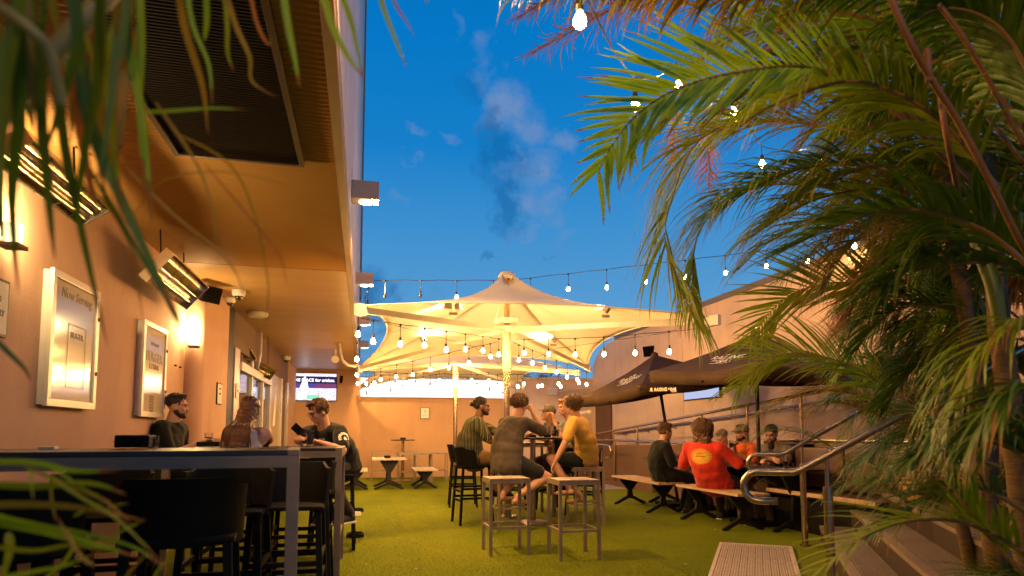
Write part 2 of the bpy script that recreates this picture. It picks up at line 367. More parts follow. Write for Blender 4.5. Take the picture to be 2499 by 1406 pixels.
# ------------------------------------------------------------------ ground
EN = V((-.567, -.824, 0)); EU = V((.824, -.567, 0))     # along and up the stairs
STEP0 = V((4.77, 5.94, 0))
g = MB(); g.quad((-6, -6, -.02), (30, -6, -.02), (30, 60, -.02), (-6, 60, -.02)); struct(g.build('ground', 'paving'))
n = 60
tb = MB(); tb.quad((-1.9, -3, -.006), (6.4, -3, -.006), (6.4, 17.1, -.006), (-1.9, 17.1, -.006)); struct(tb.build('turf_backing', 'riser'))
for k, (xa, xb) in enumerate(((-1.9, .52), (.523, 2.62), (2.624, 4.69), (4.695, 6.4))):
    g = MB(); g.quad((xa, -3, 0), (xb, -3, 0), (xb, 12.4 if k == 3 else 17.1, 0), (xa, 12.4 if k == 3 else 17.1, 0)); struct(g.build('artificial_turf', 'turf' if k % 2 else 'turf_b'))
r3 = random.Random(2); lt = MB()
for i in range(90):
    x, y = r3.uniform(-.1, 4.5), r3.uniform(4.6, 12); a = r3.uniform(0, 6.3); l_ = r3.uniform(.008, .022); d = V((math.cos(a), math.sin(a), 0)); s_ = V((-d.y, d.x, 0)); c = V((x, y, .014))
    lt.add([c - d * l_, c + s_ * l_ * .3 + V((0, 0, .004)), c + d * l_, c - s_ * l_ * .3], [(0, 1, 2, 3)])
o = lt.build('leaf_litter', mat('litter', (.30, .17, .06), .8, col2=(.55, .45, .3), scale=3), kind='stuff'); tag(o, 'small dry leaf scraps scattered over the turf', 'litter')
g = MB(); g.quad((4.7, 12.4, .004), (6.4, 12.4, .004), (6.4, 17.1, .004), (4.7, 17.1, .004)); struct(g.build('pavement', 'paving'))
r2 = random.Random(5); b = MB()
for i in range(130000):
    y = 4.2 + 6.8 * r2.random() ** 1.6; x = -.6 + (y * .62 + .9) * r2.random()
    if x > 5.6: continue
    a = r2.uniform(0, PI); h = r2.uniform(.006, .013); wd = .0018
    dx, dy = math.cos(a) * wd, math.sin(a) * wd; lx, ly = r2.uniform(-.012, .012), r2.uniform(-.012, .012)
    b.v += [V((x - dx, y - dy, .001)), V((x + dx, y + dy, .001)), V((x + lx, y + ly, h))]; k = len(b.v); b.f.append([k - 3, k - 2, k - 1])
me = bpy.data.meshes.new('turf_pile'); me.from_pydata([tuple(v) for v in b.v], [], b.f); me.materials.append(M['blade'])
o = bpy.data.objects.new('turf_grass', me); C.objects.link(o); o['kind'] = 'stuff'; tag(o, 'short artificial grass pile over the courtyard floor', 'grass')

# ------------------------------------------------------------------ left wall, in two planes with a rounded return
WL, W2 = -1.85, -1.68
wl = thing('rendered_wall', 'long tan rendered wall with framed posters under the soffit', 'wall', (WL, 3, 0))
b = MB(); b.box((-2.1, -3, 0), (WL, 7.3, 2.9)); b.build('wall', 'wall_paint', wl)
b = MB()
pts = [(-2.1, 7.3)] + [(WL + .0, 7.3)] + [(W2 - .14 + .14 * math.sin(a), 7.3 + .14 - .14 * math.cos(a)) for a in [i * PI / 2 / 8 for i in range(9)]] + [(W2, 8.62), (-2.1, 8.62)]
k = len(pts); vs = [(x, y, 0) for x, y in pts] + [(x, y, 2.82) for x, y in pts]
b.add(vs, [tuple(range(k))[::-1], tuple(range(k, 2 * k))] + [(i, (i + 1) % k, (i + 1) % k + k, i + k) for i in range(k)])
b.build('pilaster', 'wall_paint', wl, smooth=True)
# shopfront beyond
sf = thing('shopfront', 'dark glazed shopfront with aluminium posts before an added screen that imitates a reflection', 'shopfront', (W2, 8.62, 0))
b = MB(); b.box((W2 - .08, 8.63, 0), (W2, 8.98, 2.8)); b.build('post', 'black_metal', sf)
b = MB(); b.box((W2 - .10, 8.98, 2.3), (W2 - .01, 15.2, 2.8)); b.build('header', 'brown_wall', sf)
for y0, wd, mm in ((8.99, .34, 'aluminium'), (10.35, .10, 'alu_frame'), (11.45, .10, 'alu_frame'), (12.3, .24, 'aluminium'), (14.0, .14, 'alu_frame'), (15.05, .2, 'aluminium')):
    b = MB(); b.bbox((W2 - .07, y0, 0), (W2 + .02, y0 + wd, 2.3), .006); b.build('post', mm, sf)
b = MB(); b.bbox((W2 - .05, 9.33, 2.02), (W2 + .05, 12.3, 2.14), .006); b.build('transom', 'alu_frame', sf)
glsh = mat('window_glass', (.9, .9, .9), .02, trans=1, spec=.8)
for y0, y1 in ((9.33, 10.35), (10.45, 11.45), (11.55, 12.3)):
    b = MB(); b.box((W2 - .035, y0, .02), (W2 - .025, y1, 2.3)); b.build('pane', glsh, sf)
b = MB(); b.box((W2 - .04, 12.54, .02), (W2 - .02, 14.0, 2.3)); dp = b.build('door_panel', mat('frosted', (.42, .33, .24), .35, col2=(.30, .22, .15), scale=5), sf, label='frosted door panel with a pale raised arm graphic')
b = MB(); T = frameT((W2 - .017, 13.25, 1.65), (0, 1, 0), (0, 0, 1))
b.add([T @ V(p) for p in ((-.25, -.35, 0), (.12, -.35, 0), (.22, .25, 0), (.02, .25, 0))], [(0, 1, 2, 3)])
for q in range(5): b.add([T @ V(p) for p in ((.02 + q * .045, .25, 0), (.05 + q * .045, .25, 0), (-.08 + q * .09, .44 + (.05 if q in (2, 3) else 0), 0), (-.11 + q * .09, .43, 0))], [(0, 1, 2, 3)])
b.build('arm_graphic', 'print_white', dp)
b = MB(); b.box((W2 - .05, 14.14, .0), (W2 - .03, 15.05, 2.3)); b.build('door_leaf', 'brown_wall', sf)
b = MB(); b.box((W2 - 2.6, 8.98, -.01), (W2 - 2.5, 15.3, 2.8)); b.box((W2 - 2.5, 15.2, 0), (W2 - .11, 15.3, 2.8)); b.box((W2 - 2.5, 8.7, 0), (W2 - .09, 8.8, 2.8))
b.build('interior_wall', 'wall_rear', sf)
b = MB(); b.box((W2 - .3, 15.25, 0), (W2, 17.1, 2.8)); b.build('end_wall', 'wall_rear', sf)

# ------------------------------------------------------------------ rear wall
rw = thing('rear_wall', 'orange tan rendered wall across the far end of the courtyard', 'wall', (2, 17.1, 0))
b = MB(); b.box((-2.0, 17.1, 0), (-.09, 17.4, 2.8)); b.box((-.09, 17.13, 0), (3.95, 17.4, 2.62)); b.build('wall', 'wall_rear', rw)
b = MB(); b.box((3.95, 17.13, 0), (6.4, 17.4, 2.66)); b.build('wall', 'wall_right', rw, label='pinkish grey end of the wall')
b = MB(); b.box((3.9, 17.09, 2.66), (6.42, 17.44, 2.72)); b.build('coping', 'fascia', rw)
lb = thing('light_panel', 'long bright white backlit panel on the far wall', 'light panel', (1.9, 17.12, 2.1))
b = MB(); b.box((-.07, 17.06, 2.12), (3.9, 17.125, 2.60)); b.build('panel', 'lightbox', lb)  # white wall band given emission in place of floodlight falling on it
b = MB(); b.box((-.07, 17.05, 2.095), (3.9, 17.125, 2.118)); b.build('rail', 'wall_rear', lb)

# ------------------------------------------------------------------ right wall with handrail ramp
ww = thing('side_wall', 'tall pinkish beige panelled wall along the right side', 'wall', (6.4, 8, 0))
js = [-3, .6, 3.2, 5.8, 8.2, 10.78, 11.88, 14.4, 15.45]
for a, c in zip(js[:-1], js[1:]):
    b = MB(); b.bbox((6.4, a + .006, 0), (6.62, c - .006, 3.6), .004); b.build('panel', 'wall_right', ww)
b = MB()
prof = [(15.46, 0), (15.46, 3.6)] + [(15.46 + 1.7 * math.sin(t * PI / 2 / 8), 2.9 + .7 * math.cos(t * PI / 2 / 8)) for t in range(1, 9)] + [(17.16, 0)]
k = len(prof); vs = [(6.4, y, z) for y, z in prof] + [(6.62, y, z) for y, z in prof]
b.add(vs, [tuple(range(k)), tuple(range(k, 2 * k))[::-1]] + [(i, (i + 1) % k, (i + 1) % k + k, i + k) for i in range(k)]); b.build('panel', 'wall_right', ww, label='end panel with a curved top')
b = MB(); b.box((6.38, -3, 3.602), (6.66, 15.46, 3.70)); b.build('coping', mat('coping', (.17, .14, .14), .6, col2=(.12, .1, .1), scale=4), ww)
b = MB(); b.box((6.42, -3, 0), (6.6, 15.4, 3.5)); b.build('backing', 'brown_wall', ww)
b = MB(); b.box((6.34, 15.7, 0), (6.39, 16.8, 2.15)); dr = b.build('door', 'brown_wall', ww)
b = MB(); b.tube([(6.32, 15.8, 1.0), (6.28, 15.8, 1.0), (6.28, 15.92, 1.0)], .012); b.build('handle', 'steel', dr)
# ramp: brown retaining wall, upper flight
rp = thing('ramp', 'raised concrete ramp behind a low brown retaining wall', 'ramp', (5.6, 11, 0))
b = MB(); zs = [(16.9, .84), (15.0, .86), (9.0, .97), (6.9, 1.02)]
for (y0, z0), (y1, z1) in zip(zs[:-1], zs[1:]):
    b.add([(5.5, y0, 0), (5.5, y1, 0), (5.5, y1, z1), (5.5, y0, z0), (5.62, y0, 0), (5.62, y1, 0), (5.62, y1, z1), (5.62, y0, z0)], [(0, 1, 2, 3), (7, 6, 5, 4), (3, 2, 6, 7), (0, 3, 7, 4), (1, 5, 6, 2)])
b.build('retaining_wall', 'brown_wall', rp)
b = MB(); b.add([(5.62, 16.9, .3), (6.4, 16.9, .3), (6.4, 6.9, .9), (5.62, 6.9, .9), (5.62, 16.9, 0), (6.4, 16.9, 0), (6.4, 6.9, 0), (5.62, 6.9, 0)], [(0, 1, 2, 3), (3, 2, 6, 7)]); b.build('ramp_deck', 'paving', rp)
b = MB(); b.bar((5.44, 16.8, .05), (5.44, 12.4, .05), .06, .1); b.build('kerb', 'brown_wall', rp)
def rail(name, label, path, posts, r=.024, pr=.022, brackets=(), parent=None):
    t = thing(name, label, 'handrail', (path[len(path) // 2][0], path[len(path) // 2][1], 0), 'stainless handrails')
    b = MB(); b.tube(path, r, 12); b.build('rail', 'steel_rail', t, smooth=True)
    for p, q in posts:
        b = MB(); b.cyl(p, q, pr, n=12); po = b.build('post', 'steel_rail', t, smooth=True)
    for p in brackets:
        b = MB(); p = V(p); b.tube([p, p + V((0, 0, -.05)), p + V((.05, 0, -.07)), p + V((.10, 0, -.07))], .008, 6); b.cyl(p + V((.095, 0, -.07)), p + V((.11, 0, -.07)), .025, n=10)
        b.build('bracket', 'steel_rail', t, smooth=True)
    return t
top = lambda y: 1.21 + (13.6 - y) * .068
pts = [(5.55, 16.6, 1.0)] + [(5.55, y, top(y)) for y in (15.4, 13, 11, 9, 7.5, 6.4)]
rail('ramp_handrail', 'upper stainless handrail on posts along the ramp edge', pts,
     [((5.56, y, .8), (5.56, y, top(y) - .02)) for y in (14.9, 13.6, 12.3, 11.0, 9.7, 8.4, 7.2)])
mid = lambda y: 1.16 + (15.2 - y) * .0573
rail('wall_handrail', 'lower stainless handrail on brackets fixed to the side wall', [(6.3, 15.3, mid(15.3)), (6.3, 14, mid(14)), (6.3, 10, mid(10)), (6.3, 6.5, mid(6.5))], [],
     brackets=[(6.29, y, mid(y)) for y in (14.8, 13.5, 12.2, 10.9, 9.6, 8.3, 7.0)])
rail('ramp_handrail', 'low level stainless handrail beyond the dark umbrella table', [(5.48, 16.8, .98), (5.48, 13.5, 1.0), (5.48, 10.6, .98), (5.46, 9.0, .96)],
     [((5.46, y, 0), (5.47, y, .98)) for y in (15.2, 13.3, 11.4, 10.1)])
cu = [(5.0, 16.6, .94), (5.03, 13.2, .91), (5.05, 12.62, .90)] + [(5.05, 12.62 - .13 * math.sin(a), .77 + .13 * math.cos(a)) for a in [PI * i / 8 for i in range(1, 9)]] + [(5.05, 12.75, .64)]
rail('ramp_handrail', 'short stainless handrail with hooked end beside the pale paving', cu, [((5.04, 13.0, 0), (5.04, 13.0, .9)), ((5.02, 15.0, 0), (5.02, 15.0, .9))])

# ------------------------------------------------------------------ stairs at the right front
st = thing('stairs', 'wide stairs with ribbed brown treads and metal risers', 'stairs', tuple(STEP0))
for k in range(4):
    o = STEP0 + EU * (.30 * k); zt = .18 * (k + 1) - .01
    T = frameT((o.x, o.y, 0), EN, EU)
    b = MB(); b.bbox((-.01, 0, zt - .185), (3.4, .02, zt - .012), .003, T @ Matrix.Scale(1, 4)); b.build('riser', 'riser', st)
    b = MB(); b.box((-.012, .02, zt - .04), (3.4, .34, zt - .006), T); tr = b.build('tread', 'tread', st)
    b = MB()
    for q in range(12): b.box((-.01, .075 + q * .021, zt - .006), (3.4, .086 + q * .021, zt), T)
    b.build('rib', 'tread', tr, kind='stuff')
    b = MB(); b.bbox((-.014, -.008, zt - .03), (3.4, .06, zt + .002), .004, T); b.build('nosing', mat('nosing', (.42, .32, .24), .35, metal=.6) if k == 0 else bpy.data.materials['nosing'], st)
    b = MB(); b.box((-.01, .03, 0), (0.0, .34 if k < 3 else .6, zt - .012), T); b.build('side_cheek', 'riser', st)
o = STEP0 + EU * 1.2; T = frameT((o.x, o.y, 0), EN, EU)
b = MB(); b.box((.02, 0.05, 0), (3.4, 3.0, .70), T); b.build('landing', 'tread', st)
def stair_rail(P, label, zt, r):
    P = V(P); up = V((EU.x, EU.y, .6))
    bend = P - EU * .19; bend.z = zt
    ext = bend - EU * .24
    cr = .100
    curl = [ext + V((0, 0, -cr)) + (-EU * math.sin(a) + V((0, 0, 1)) * math.cos(a)) * cr for a in [PI * i / 12 for i in range(0, 13)]]
    end = curl[-1] + EU * .12
    path = [end] + curl[::-1] + [bend - EU * .02, bend + up * .03] + [bend + up * t for t in (.4, .9, 1.5, 2.1)]
    t = thing('stair_handrail', label, 'handrail', (P.x, P.y, 0), 'stair handrails')
    b = MB(); b.tube(path, r, 18); b.build('rail', 'steel_rail', t, smooth='all')
    b = MB(); b.cyl((P.x, P.y, 0), (P.x, P.y, zt - .09), .031, n=18); b.build('post', 'steel_rail', t, smooth=True)
    b = MB(); b.cyl((P.x, P.y, zt - .09), (P.x, P.y, zt + .09), .014, n=12); b.build('spigot', 'steel_rail', t, smooth=True)
    b = MB(); b.lathe([(.0, .012), (.055, .012), (.055, .0), (0, 0)], (P.x, P.y, .002), 18); b.build('base_plate', 'steel_rail', t)
    Q = P + EU * 1.25; b = MB(); b.cyl((Q.x, Q.y, .5), (Q.x, Q.y, zt + .82), .031, n=18); b.build('post', 'steel_rail', t, smooth=True)
    return t
stair_rail((4.44, 5.76, 0), 'farther stair handrail curling down beside the picnic table', .93, .024)
stair_rail((3.04, 3.70, 0), 'nearest thick stair handrail with a curled end in front of the bench', .885, .025)
# ------------------------------------------------------------------ floor grate
gt = thing('floor_grate', 'pale perforated metal entrance grate set in the turf', 'grate', (3.55, 5.2, 0))
c0, c1, c2, c3 = V((3.64, 6.05, .012)), V((4.28, 5.72, .012)), V((3.40, 4.22, .012)), V((2.72, 4.42, .012))
gx = V((.826, -.563, 0)); gl = V((-.56, -.83, 0)); gl = (gl - gx * gl.dot(gx)).normalized()
T = Matrix(((gx.x, gl.x, 0, c0.x), (gx.y, gl.y, 0, c0.y), (0, 0, 1, 0), (0, 0, 0, 1)))
GW, GL = .69, 1.80
b = MB(); 
for a_, c_ in (((0, 0, 0), (GW, .03, .024)), ((0, GL - .03, 0), (GW, GL, .024)), ((0, .03, 0), (.03, GL - .03, .024)), ((GW - .03, .03, 0), (GW, GL - .03, .024))): b.box(a_, c_, T)
b.build('frame', 'grate_metal', gt)
b = MB(); b.box((.03, .03, .001), (GW - .03, GL - .03, .006), T); b.build('tray', 'riser', gt)
for q in range(10):
    b = MB(); x0 = .036 + q * .063
    b.box((x0, .035, .012), (x0 + .056, .80, .018), T); b.box((x0, .83, .012), (x0 + .056, GL - .035, .018), T)
    pk = b.build('grip_plank', 'grate_metal', gt); b = MB()
    for j in range(52):
        y0 = .05 + j * .0325
        if .78 < y0 < .85: continue
        for xx, yo in ((.018, 0), (.040, .016)): b.add([T @ V((x0 + xx - .009, y0 + yo, .0195)), T @ V((x0 + xx, y0 + yo - .008, .0195)), T @ V((x0 + xx + .009, y0 + yo, .0195)), T @ V((x0 + xx, y0 + yo + .008, .0195))], [(0, 1, 2, 3)])
    b.build('slot', 'riser', pk, kind='stuff')

# ------------------------------------------------------------------ soffit and upper wall
so_ = thing('soffit', 'corrugated tan metal soffit over the wall side', 'soffit', (-1, 5, 2.8))
b = MB(); P0 = .042; k = int(9.6 / (P0 / 5)); vs = []
for i in range(k + 1):
    y = -3 + i * P0 / 5; z = 2.812 - .012 * math.cos(2 * PI * i / 5)
    vs += [(-2.0, y, z), (-.19, y, z)]
b.add(vs, [(2 * i, 2 * i + 1, 2 * i + 3, 2 * i + 2) for i in range(k)]); b.build('corrugated_sheet', 'soffit', so_, smooth='all')
ys = [6.6, 7.55, 8.5, 9.5, 10.6, 11.8, 13.0, 14.3, 15.7, 17.1]
for a, c in zip(ys[:-1], ys[1:]):
    b = MB(); b.box((-2.0, a + .003, 2.80), (-.19, c - .003, 2.82)); b.build('panel', 'soffit_flat', so_)
b = MB(); b.box((-2.0, -3, 2.83), (-.15, 17.1, 2.9)); b.build('backing', 'brown_wall', so_)
b = MB(); b.bbox((-.19, -3, 2.77), (-.135, 17.1, 2.86), .006); b.build('edge_trim', 'fascia_trim', so_)
b = MB(); b.bbox((-.05 - .15, -3, 2.862), (-.13, 17.1, 2.95), .006); b.build('drip_trim', 'fascia', so_)
up = thing('upper_wall', 'tall pale upper wall above the soffit edge', 'wall', (-.2, 7, 2.95))
ys = [-3, 1.1, 3.9, 6.7, 9.5, 12.3, 15.1, 17.4]
for a, c in zip(ys[:-1], ys[1:]):
    b = MB(); b.box((-.5, a + .006, 2.951), (-.14, c - .006, 13)); b.build('panel', 'fascia', up)
b = MB(); b.cyl((-.125, 16.9, 2.95), (-.125, 16.9, 13), .03, n=10); b.build('downpipe', 'fascia_trim', up)
# louvre
lv = thing('soffit_louvre', 'large black louvred vent set into the corrugated soffit', 'vent', (-.7, 3, 2.79))
x0, x1, y0, y1 = -1.09, -.37, 1.0, 3.92
b = MB()
for a_, c_ in (((x0, y0, 2.755), (x0 + .03, y1, 2.80)), ((x1 - .03, y0, 2.755), (x1, y1, 2.80)), ((x0 + .03, y1 - .03, 2.755), (x1 - .03, y1, 2.80)), ((x0 + .03, y0, 2.755), (x1 - .03, y0 + .03, 2.80))): b.bbox(a_, c_, .003)
b.build('frame', mat('vent_frame', (.06, .035, .018), .4, metal=.4), lv)
b = MB(); b.box((x0 + .03, y0 + .03, 2.79), (x1 - .03, y1 - .03, 2.799)); b.build('backing', 'black_slat', lv)
b = MB(); y = y0 + .04
while y < y1 - .05: b.box((x0 + .03, y, 2.772), (x1 - .03, y + .007, 2.79)); y += .0225
b.build('slats', mat('slat', (.014, .008, .004), .7, spec=.2), lv, kind='stuff')

# ------------------------------------------------------------------ wall lights on the upper wall aimed at the side wall; first two unseen, added to light the palms
for i, (y, lab) in enumerate(((-.95, 'box wall light on the upper wall behind the viewpoint'), (2.48, 'box wall light on the upper wall above the picture edge'), (5.92, 'largest box wall light jutting from the upper wall against the sky'),
                             (9.35, 'box wall light from which the string of bulbs hangs'), (12.85, 'box wall light just beyond the canopy corner'), (16.3, 'smallest farthest box wall light on the upper wall'))):
    t = thing('wall_light', lab, 'wall light', (-.14, y, 3.3), 'box lights on the upper wall')
    b = MB(); b.bbox((-.14, y - .09, 3.30), (.11, y + .09, 3.47), .012); b.build('housing', mat('box_light', (.42, .32, .26), .5) if i == 0 else bpy.data.materials['box_light'], t)
    b = MB(); b.cyl((-.01, y, 3.302), (-.01, y, 3.288), .06, n=16); b.build('lens', 'lamp_face', t)
    lamp('wall_light_beam', 'SPOT', (-.01, y, 3.27), (240, 210, 600, 640, 420, 320)[i], (1, .52, .17), .05, aim=(3.6, y + .3, .9), spot=R(168), blend=.6)
# ------------------------------------------------------------------ fabric canopies on centre poles
def canopy(corners, hub, zt, label, grp):
    FL, FR, RR, RL = [V(c) for c in corners]; hx, hy = hub
    t = thing('shade_canopy', label, 'canopy', (hx, hy, 0), grp)
    cen = V((hx, hy, 0)); loop = []
    NE = 22
    for a, c in ((FL, FR), (FR, RR), (RR, RL), (RL, FL)):
        for i in range(NE):
            u = i / NE; k = 4 * u * (1 - u); p = a.lerp(c, u)
            inn = (V((hx, hy, p.z)) - a.lerp(c, .5)).normalized()
            loop.append(p + inn * .36 * k + V((0, 0, .15 * k)))
    NR = 20; vs = []; m = len(loop)
    for j in range(NR + 1):
        v = j / NR; rr = .09
        for q, p in enumerate(loop):
            d = (p - V((hx, hy, p.z))); d.z = 0; inner = V((hx, hy, 0)) + d.normalized() * rr
            f = 1 - (1 - v) ** 1.0
            pos = p.lerp(V((inner.x, inner.y, p.z)), f)
            pos.z = p.z + .66 * v + (zt - p.z - .66) * v ** 5 - (p.z - 2.40) * v
            vs.append(pos)
    fs = [(j * m + q, j * m + (q + 1) % m, (j + 1) * m + (q + 1) % m, (j + 1) * m + q) for j in range(NR) for q in range(m)]
    b = MB(); b.add(vs, fs); fab = b.build('fabric', 'canopy', t, smooth='all')
    sd = fab.modifiers.new('thickness', 'SOLIDIFY'); sd.thickness = .003
    for q in range(0, m, NE // 2):
        b = MB(); b.tube([vs[j * m + q] + V((0, 0, -.004)) for j in range(NR + 1)], .005, 5); b.build('seam', 'cream_metal', t, smooth='all')
    b = MB(); b.lathe([(0, zt + .05), (.05, zt + .045), (.1, zt + .02), (.13, zt - .04), (.12, zt - .06), (0, zt - .06)], (hx, hy, 0), 20); b.build('cap', 'canopy', t, smooth=True)
    b = MB(); b.tube([p + V((0, 0, -.004)) for p in loop + [loop[0]]], .008, 6); b.build('edge_cable', 'cream_metal', t, smooth=True)
    zh = 2.60
    b = MB(); b.cyl((hx, hy, 0), (hx, hy, 2.02), .042, n=20); b.lathe([(0, .012), (.14, .012), (.14, 0), (0, 0)], (hx, hy, 0), 20); b.build('pole', 'steel_rail', t, smooth=True)
    b = MB(); b.cyl((hx, hy, 2.02), (hx, hy, zh), .058, n=20); b.build('pole_sleeve', 'cream_metal', t, smooth=True)
    b = MB(); b.cyl((hx, hy, zh), (hx, hy, zt), .04, n=16); b.build('mast', 'stem', t, smooth=True)
    b = MB(); b.lathe([(.06, 2.70), (.17, 2.70), (.18, 2.73), (.17, 2.77), (.06, 2.78)], (hx, hy, 0), 8); b.build('hub', 'cream_metal', t)
    b = MB(); b.lathe([(.06, zh - .02), (.11, zh - .02), (.11, zh + .06), (.06, zh + .06)], (hx, hy, 0), 12); b.build('collar', 'white_metal', t)
    for c in (FL, FR, RR, RL):
        p = V((hx, hy, zh + .01)); d = (c - p); d.z = 0; d.normalize()
        q = c + V((0, 0, -.05))
        b = MB(); b.bar(p + d * .1, q, .046, .066); ar = b.build('arm', 'cream_metal', t)
        b = MB(); b.bar(q - d * .03, q + d * .07, .07, .11); b.build('end_cap', 'white_metal', ar)
        b = MB(); mid_ = (p + q) / 2; b.tube([V((hx, hy, 2.06)) + d * .05, mid_ * .6 + V((hx, hy, 2.06)) * .4 + V((0, 0, -.05)), q + V((0, 0, -.06))], .003, 4); b.build('stay_wire', 'cable', t)
    return t, fab
C1 = [(-.03, 6.30, 2.40), (3.62, 6.03, 2.40), (4.06, 11.08, 2.40), (-.07, 12.0, 2.40)]; H1 = (1.97, 8.72)
C2 = [(-.06, 12.25, 2.40), (4.0, 11.6, 2.36), (3.95, 15.7, 2.40), (-.08, 16.85, 2.40)]; H2 = (1.90, 13.35)
can1, fab1 = canopy(C1, H1, 3.42, 'nearer glowing cream peaked canopy on a steel pole over the bar tables', 'peaked fabric canopies')
can2, fab2 = canopy(C2, H2, 3.25, 'farther cream peaked canopy half hidden behind the nearer one', 'peaked fabric canopies')

# ------------------------------------------------------------------ floodlights on the arms
def flood(p, aims, label, e):
    p = V(p); t = thing('floodlight', label, 'floodlight', p, 'floodlights on the canopy arms')
    b = MB(); b.cbox(p + V((0, 0, .02)), (.10, .035, .03)); b.build('bracket', bpy.data.materials['box_light'], t)
    for k, a in enumerate(aims):
        off = V((-.07 + .14 * k if len(aims) > 1 else 0, 0, .11)); q = p + off; d = (V(a) - q).normalized()
        rot = d.to_track_quat('Z', 'Y').to_matrix().to_4x4(); T = Matrix.Translation(q) @ rot
        b = MB(); b.bbox((-.042, -.035, -.045), (.042, .035, .02), .006, T); hd = b.build('lamp_head', bpy.data.materials['box_light'], t)
        b = MB(); b.box((-.036, -.029, .021), (.036, .029, .025), T); b.build('lens', 'lamp_face', hd)
        lamp('floodlight_beam', 'SPOT', q + d * .05, e, (1, .68, .30), .04, aim=a, spot=R(160), blend=.8)
def onarm(c, h, f, z=.07): return (h[0] + (c[0] - h[0]) * f, h[1] + (c[1] - h[1]) * f, 2.61 + (c[2] - 2.61) * f + z)
flood(onarm(C1[0], H1, .46), [(0.6, 9.5, 2.9), (2.6, 6.9, 3.0)], 'twin head floodlight on the front left canopy arm', 190)
flood(onarm(C1[2], H1, .50), [(2.6, 10.2, 3.0)], 'single round floodlight on the rear right canopy arm', 230)
flood(onarm(C1[1], H1, .55), [(2.6, 7.5, 3.0)], 'small floodlight on the front right canopy arm', 160)
flood(onarm(C1[3], H1, .5), [(1.2, 9.8, 3.0)], 'small floodlight on the rear left canopy arm', 190)
flood(onarm(C2[0], H2, .5), [(1.0, 14.5, 2.9), (2.6, 12.3, 3.0)], 'twin head floodlight under the farther canopy', 230)
flood(onarm(C2[1], H2, .45), [(2.6, 13.6, 3.0)], 'dark floodlight on the right arm of the farther canopy', 230)

# ------------------------------------------------------------------ string lights
def bulb_mesh():
    b = MB(); b.lathe([(.0, -.036), (.014, -.032), (.024, -.018), (.0255, -.004), (.020, .012), (.012, .026), (.011, .034)], n=12); return b
def sock_mesh():
    b = MB(); b.lathe([(.004, .085), (.012, .08), (.0155, .06), (.0155, .034), (.011, .03)], n=8); return b
_b = bulb_mesh().build('bulb', 'bulb', smooth='all'); _s = sock_mesh().build('socket', 'cable', smooth=True)
_bo = bulb_mesh().build('bulb', 'bulb_off', smooth='all')
def strings(pts, n, label, drop=.13, sag=.0, off=(), start=.06, end=.96, scale=1.0, dy=0):
    pts = [V(p) for p in pts]
    seg = [(pts[i + 1] - pts[i]).length for i in range(len(pts) - 1)]; tot = sum(seg)
    def P(u):
        s_ = u * tot; i = 0
        while i < len(seg) - 1 and s_ > seg[i]: s_ -= seg[i]; i += 1
        return pts[i].lerp(pts[i + 1], min(1, s_ / seg[i]))
    us = [start + (end - start) * (k / max(1, n - 1)) for k in range(n)]
    def Q(u):
        i = u * (n); return P(u) + V((0, 0, -sag * 4 * u * (1 - u) - (.007 * abs(math.sin(PI * u * n)))))
    t = thing('string_lights', label, 'string lights', pts[0], 'festoon strings of warm bulbs')
    b = MB(); NN = n * 6; b.tube([Q(k / NN) for k in range(NN + 1)], .0045 * scale, 5); b.build('cable', 'cable', t, smooth=True)
    for k, u in enumerate(us):
        q = Q(u); dd = drop * rnd.uniform(.85, 1.2)
        b = MB(); b.tube([q, q + V((0, 0, -dd))], .0035, 4); b.lathe([(.003, .01), (.012, .006), (.012, -.016), (.003, -.02)], q, 6); dcab = b.build('drop_wire', 'cable', t)
        src = _bo if k in off else _b
        o = src.copy(); C.objects.link(o); o.parent = t; o.location = q + V((0, 0, -dd - .075)) - pts[0]; o.scale = (scale * .9,) * 3; o.rotation_euler = (rnd.uniform(-.06, .06), rnd.uniform(-.06, .06), 0)
        s_ = _s.copy(); C.objects.link(s_); s_.parent = o
    return t
z1 = -.10
A = lambda c, h, f, z=-.13: V(onarm(c, h, f, z))
strings([A(C1[0], H1, 1.0), A(C1[0], H1, .04)], 7, 'string of bulbs under the front left arm of the nearer canopy')
strings([A(C1[1], H1, .06), A(C1[1], H1, .86)], 6, 'string of bulbs under the front right arm of the nearer canopy', sag=.03)
strings([A(C1[3], H1, 1.0), A(C1[3], H1, .05)], 8, 'string of bulbs under the rear left arm of the nearer canopy')
strings([A(C1[2], H1, .06), A(C1[2], H1, 1.0)], 7, 'string of bulbs under the rear right arm of the nearer canopy')
strings([(-.05, 12.0, 2.30), (4.05, 11.1, 2.30)], 11, 'string of bulbs across the back edge of the nearer canopy', sag=.06)
strings([(-.1, 12.3, 2.22), V(onarm(C2[0], H2, .05, -.12)), (3.9, 11.7, 2.24)], 12, 'string of bulbs along the front arms of the farther canopy', drop=.1)
strings([(-.12, 16.7, 2.30), V(onarm(C2[3], H2, .1, -.12)), (3.9, 15.6, 2.28)], 12, 'row of bulbs along the rear arms of the farther canopy', off=(0, 2, 4, 5, 9, 10), drop=.1)
strings([(-.06, 6.32, 2.33), (-.1, 9.0, 2.28), (-.1, 12.0, 2.26)], 4, 'string of bulbs along the wall side edge of the nearer canopy', start=.01)
strings([(.06, 9.35, 3.38), (2.0, 8.6, 3.33), (6.4, 6.9, 3.72)], 13, 'long festoon string crossing the sky above the canopy peak', off=(0, 1), sag=.02, drop=.15, start=.035, end=.97)
b0 = at(905, 683, 9.1)
strings([(.06, 9.30, 3.34), (.0, 8.4, 2.9), (-.04, 6.4, 2.42)], 2, 'loose end of festoon cable hanging from the wall light', off=(0, 1), start=.12, end=.3)
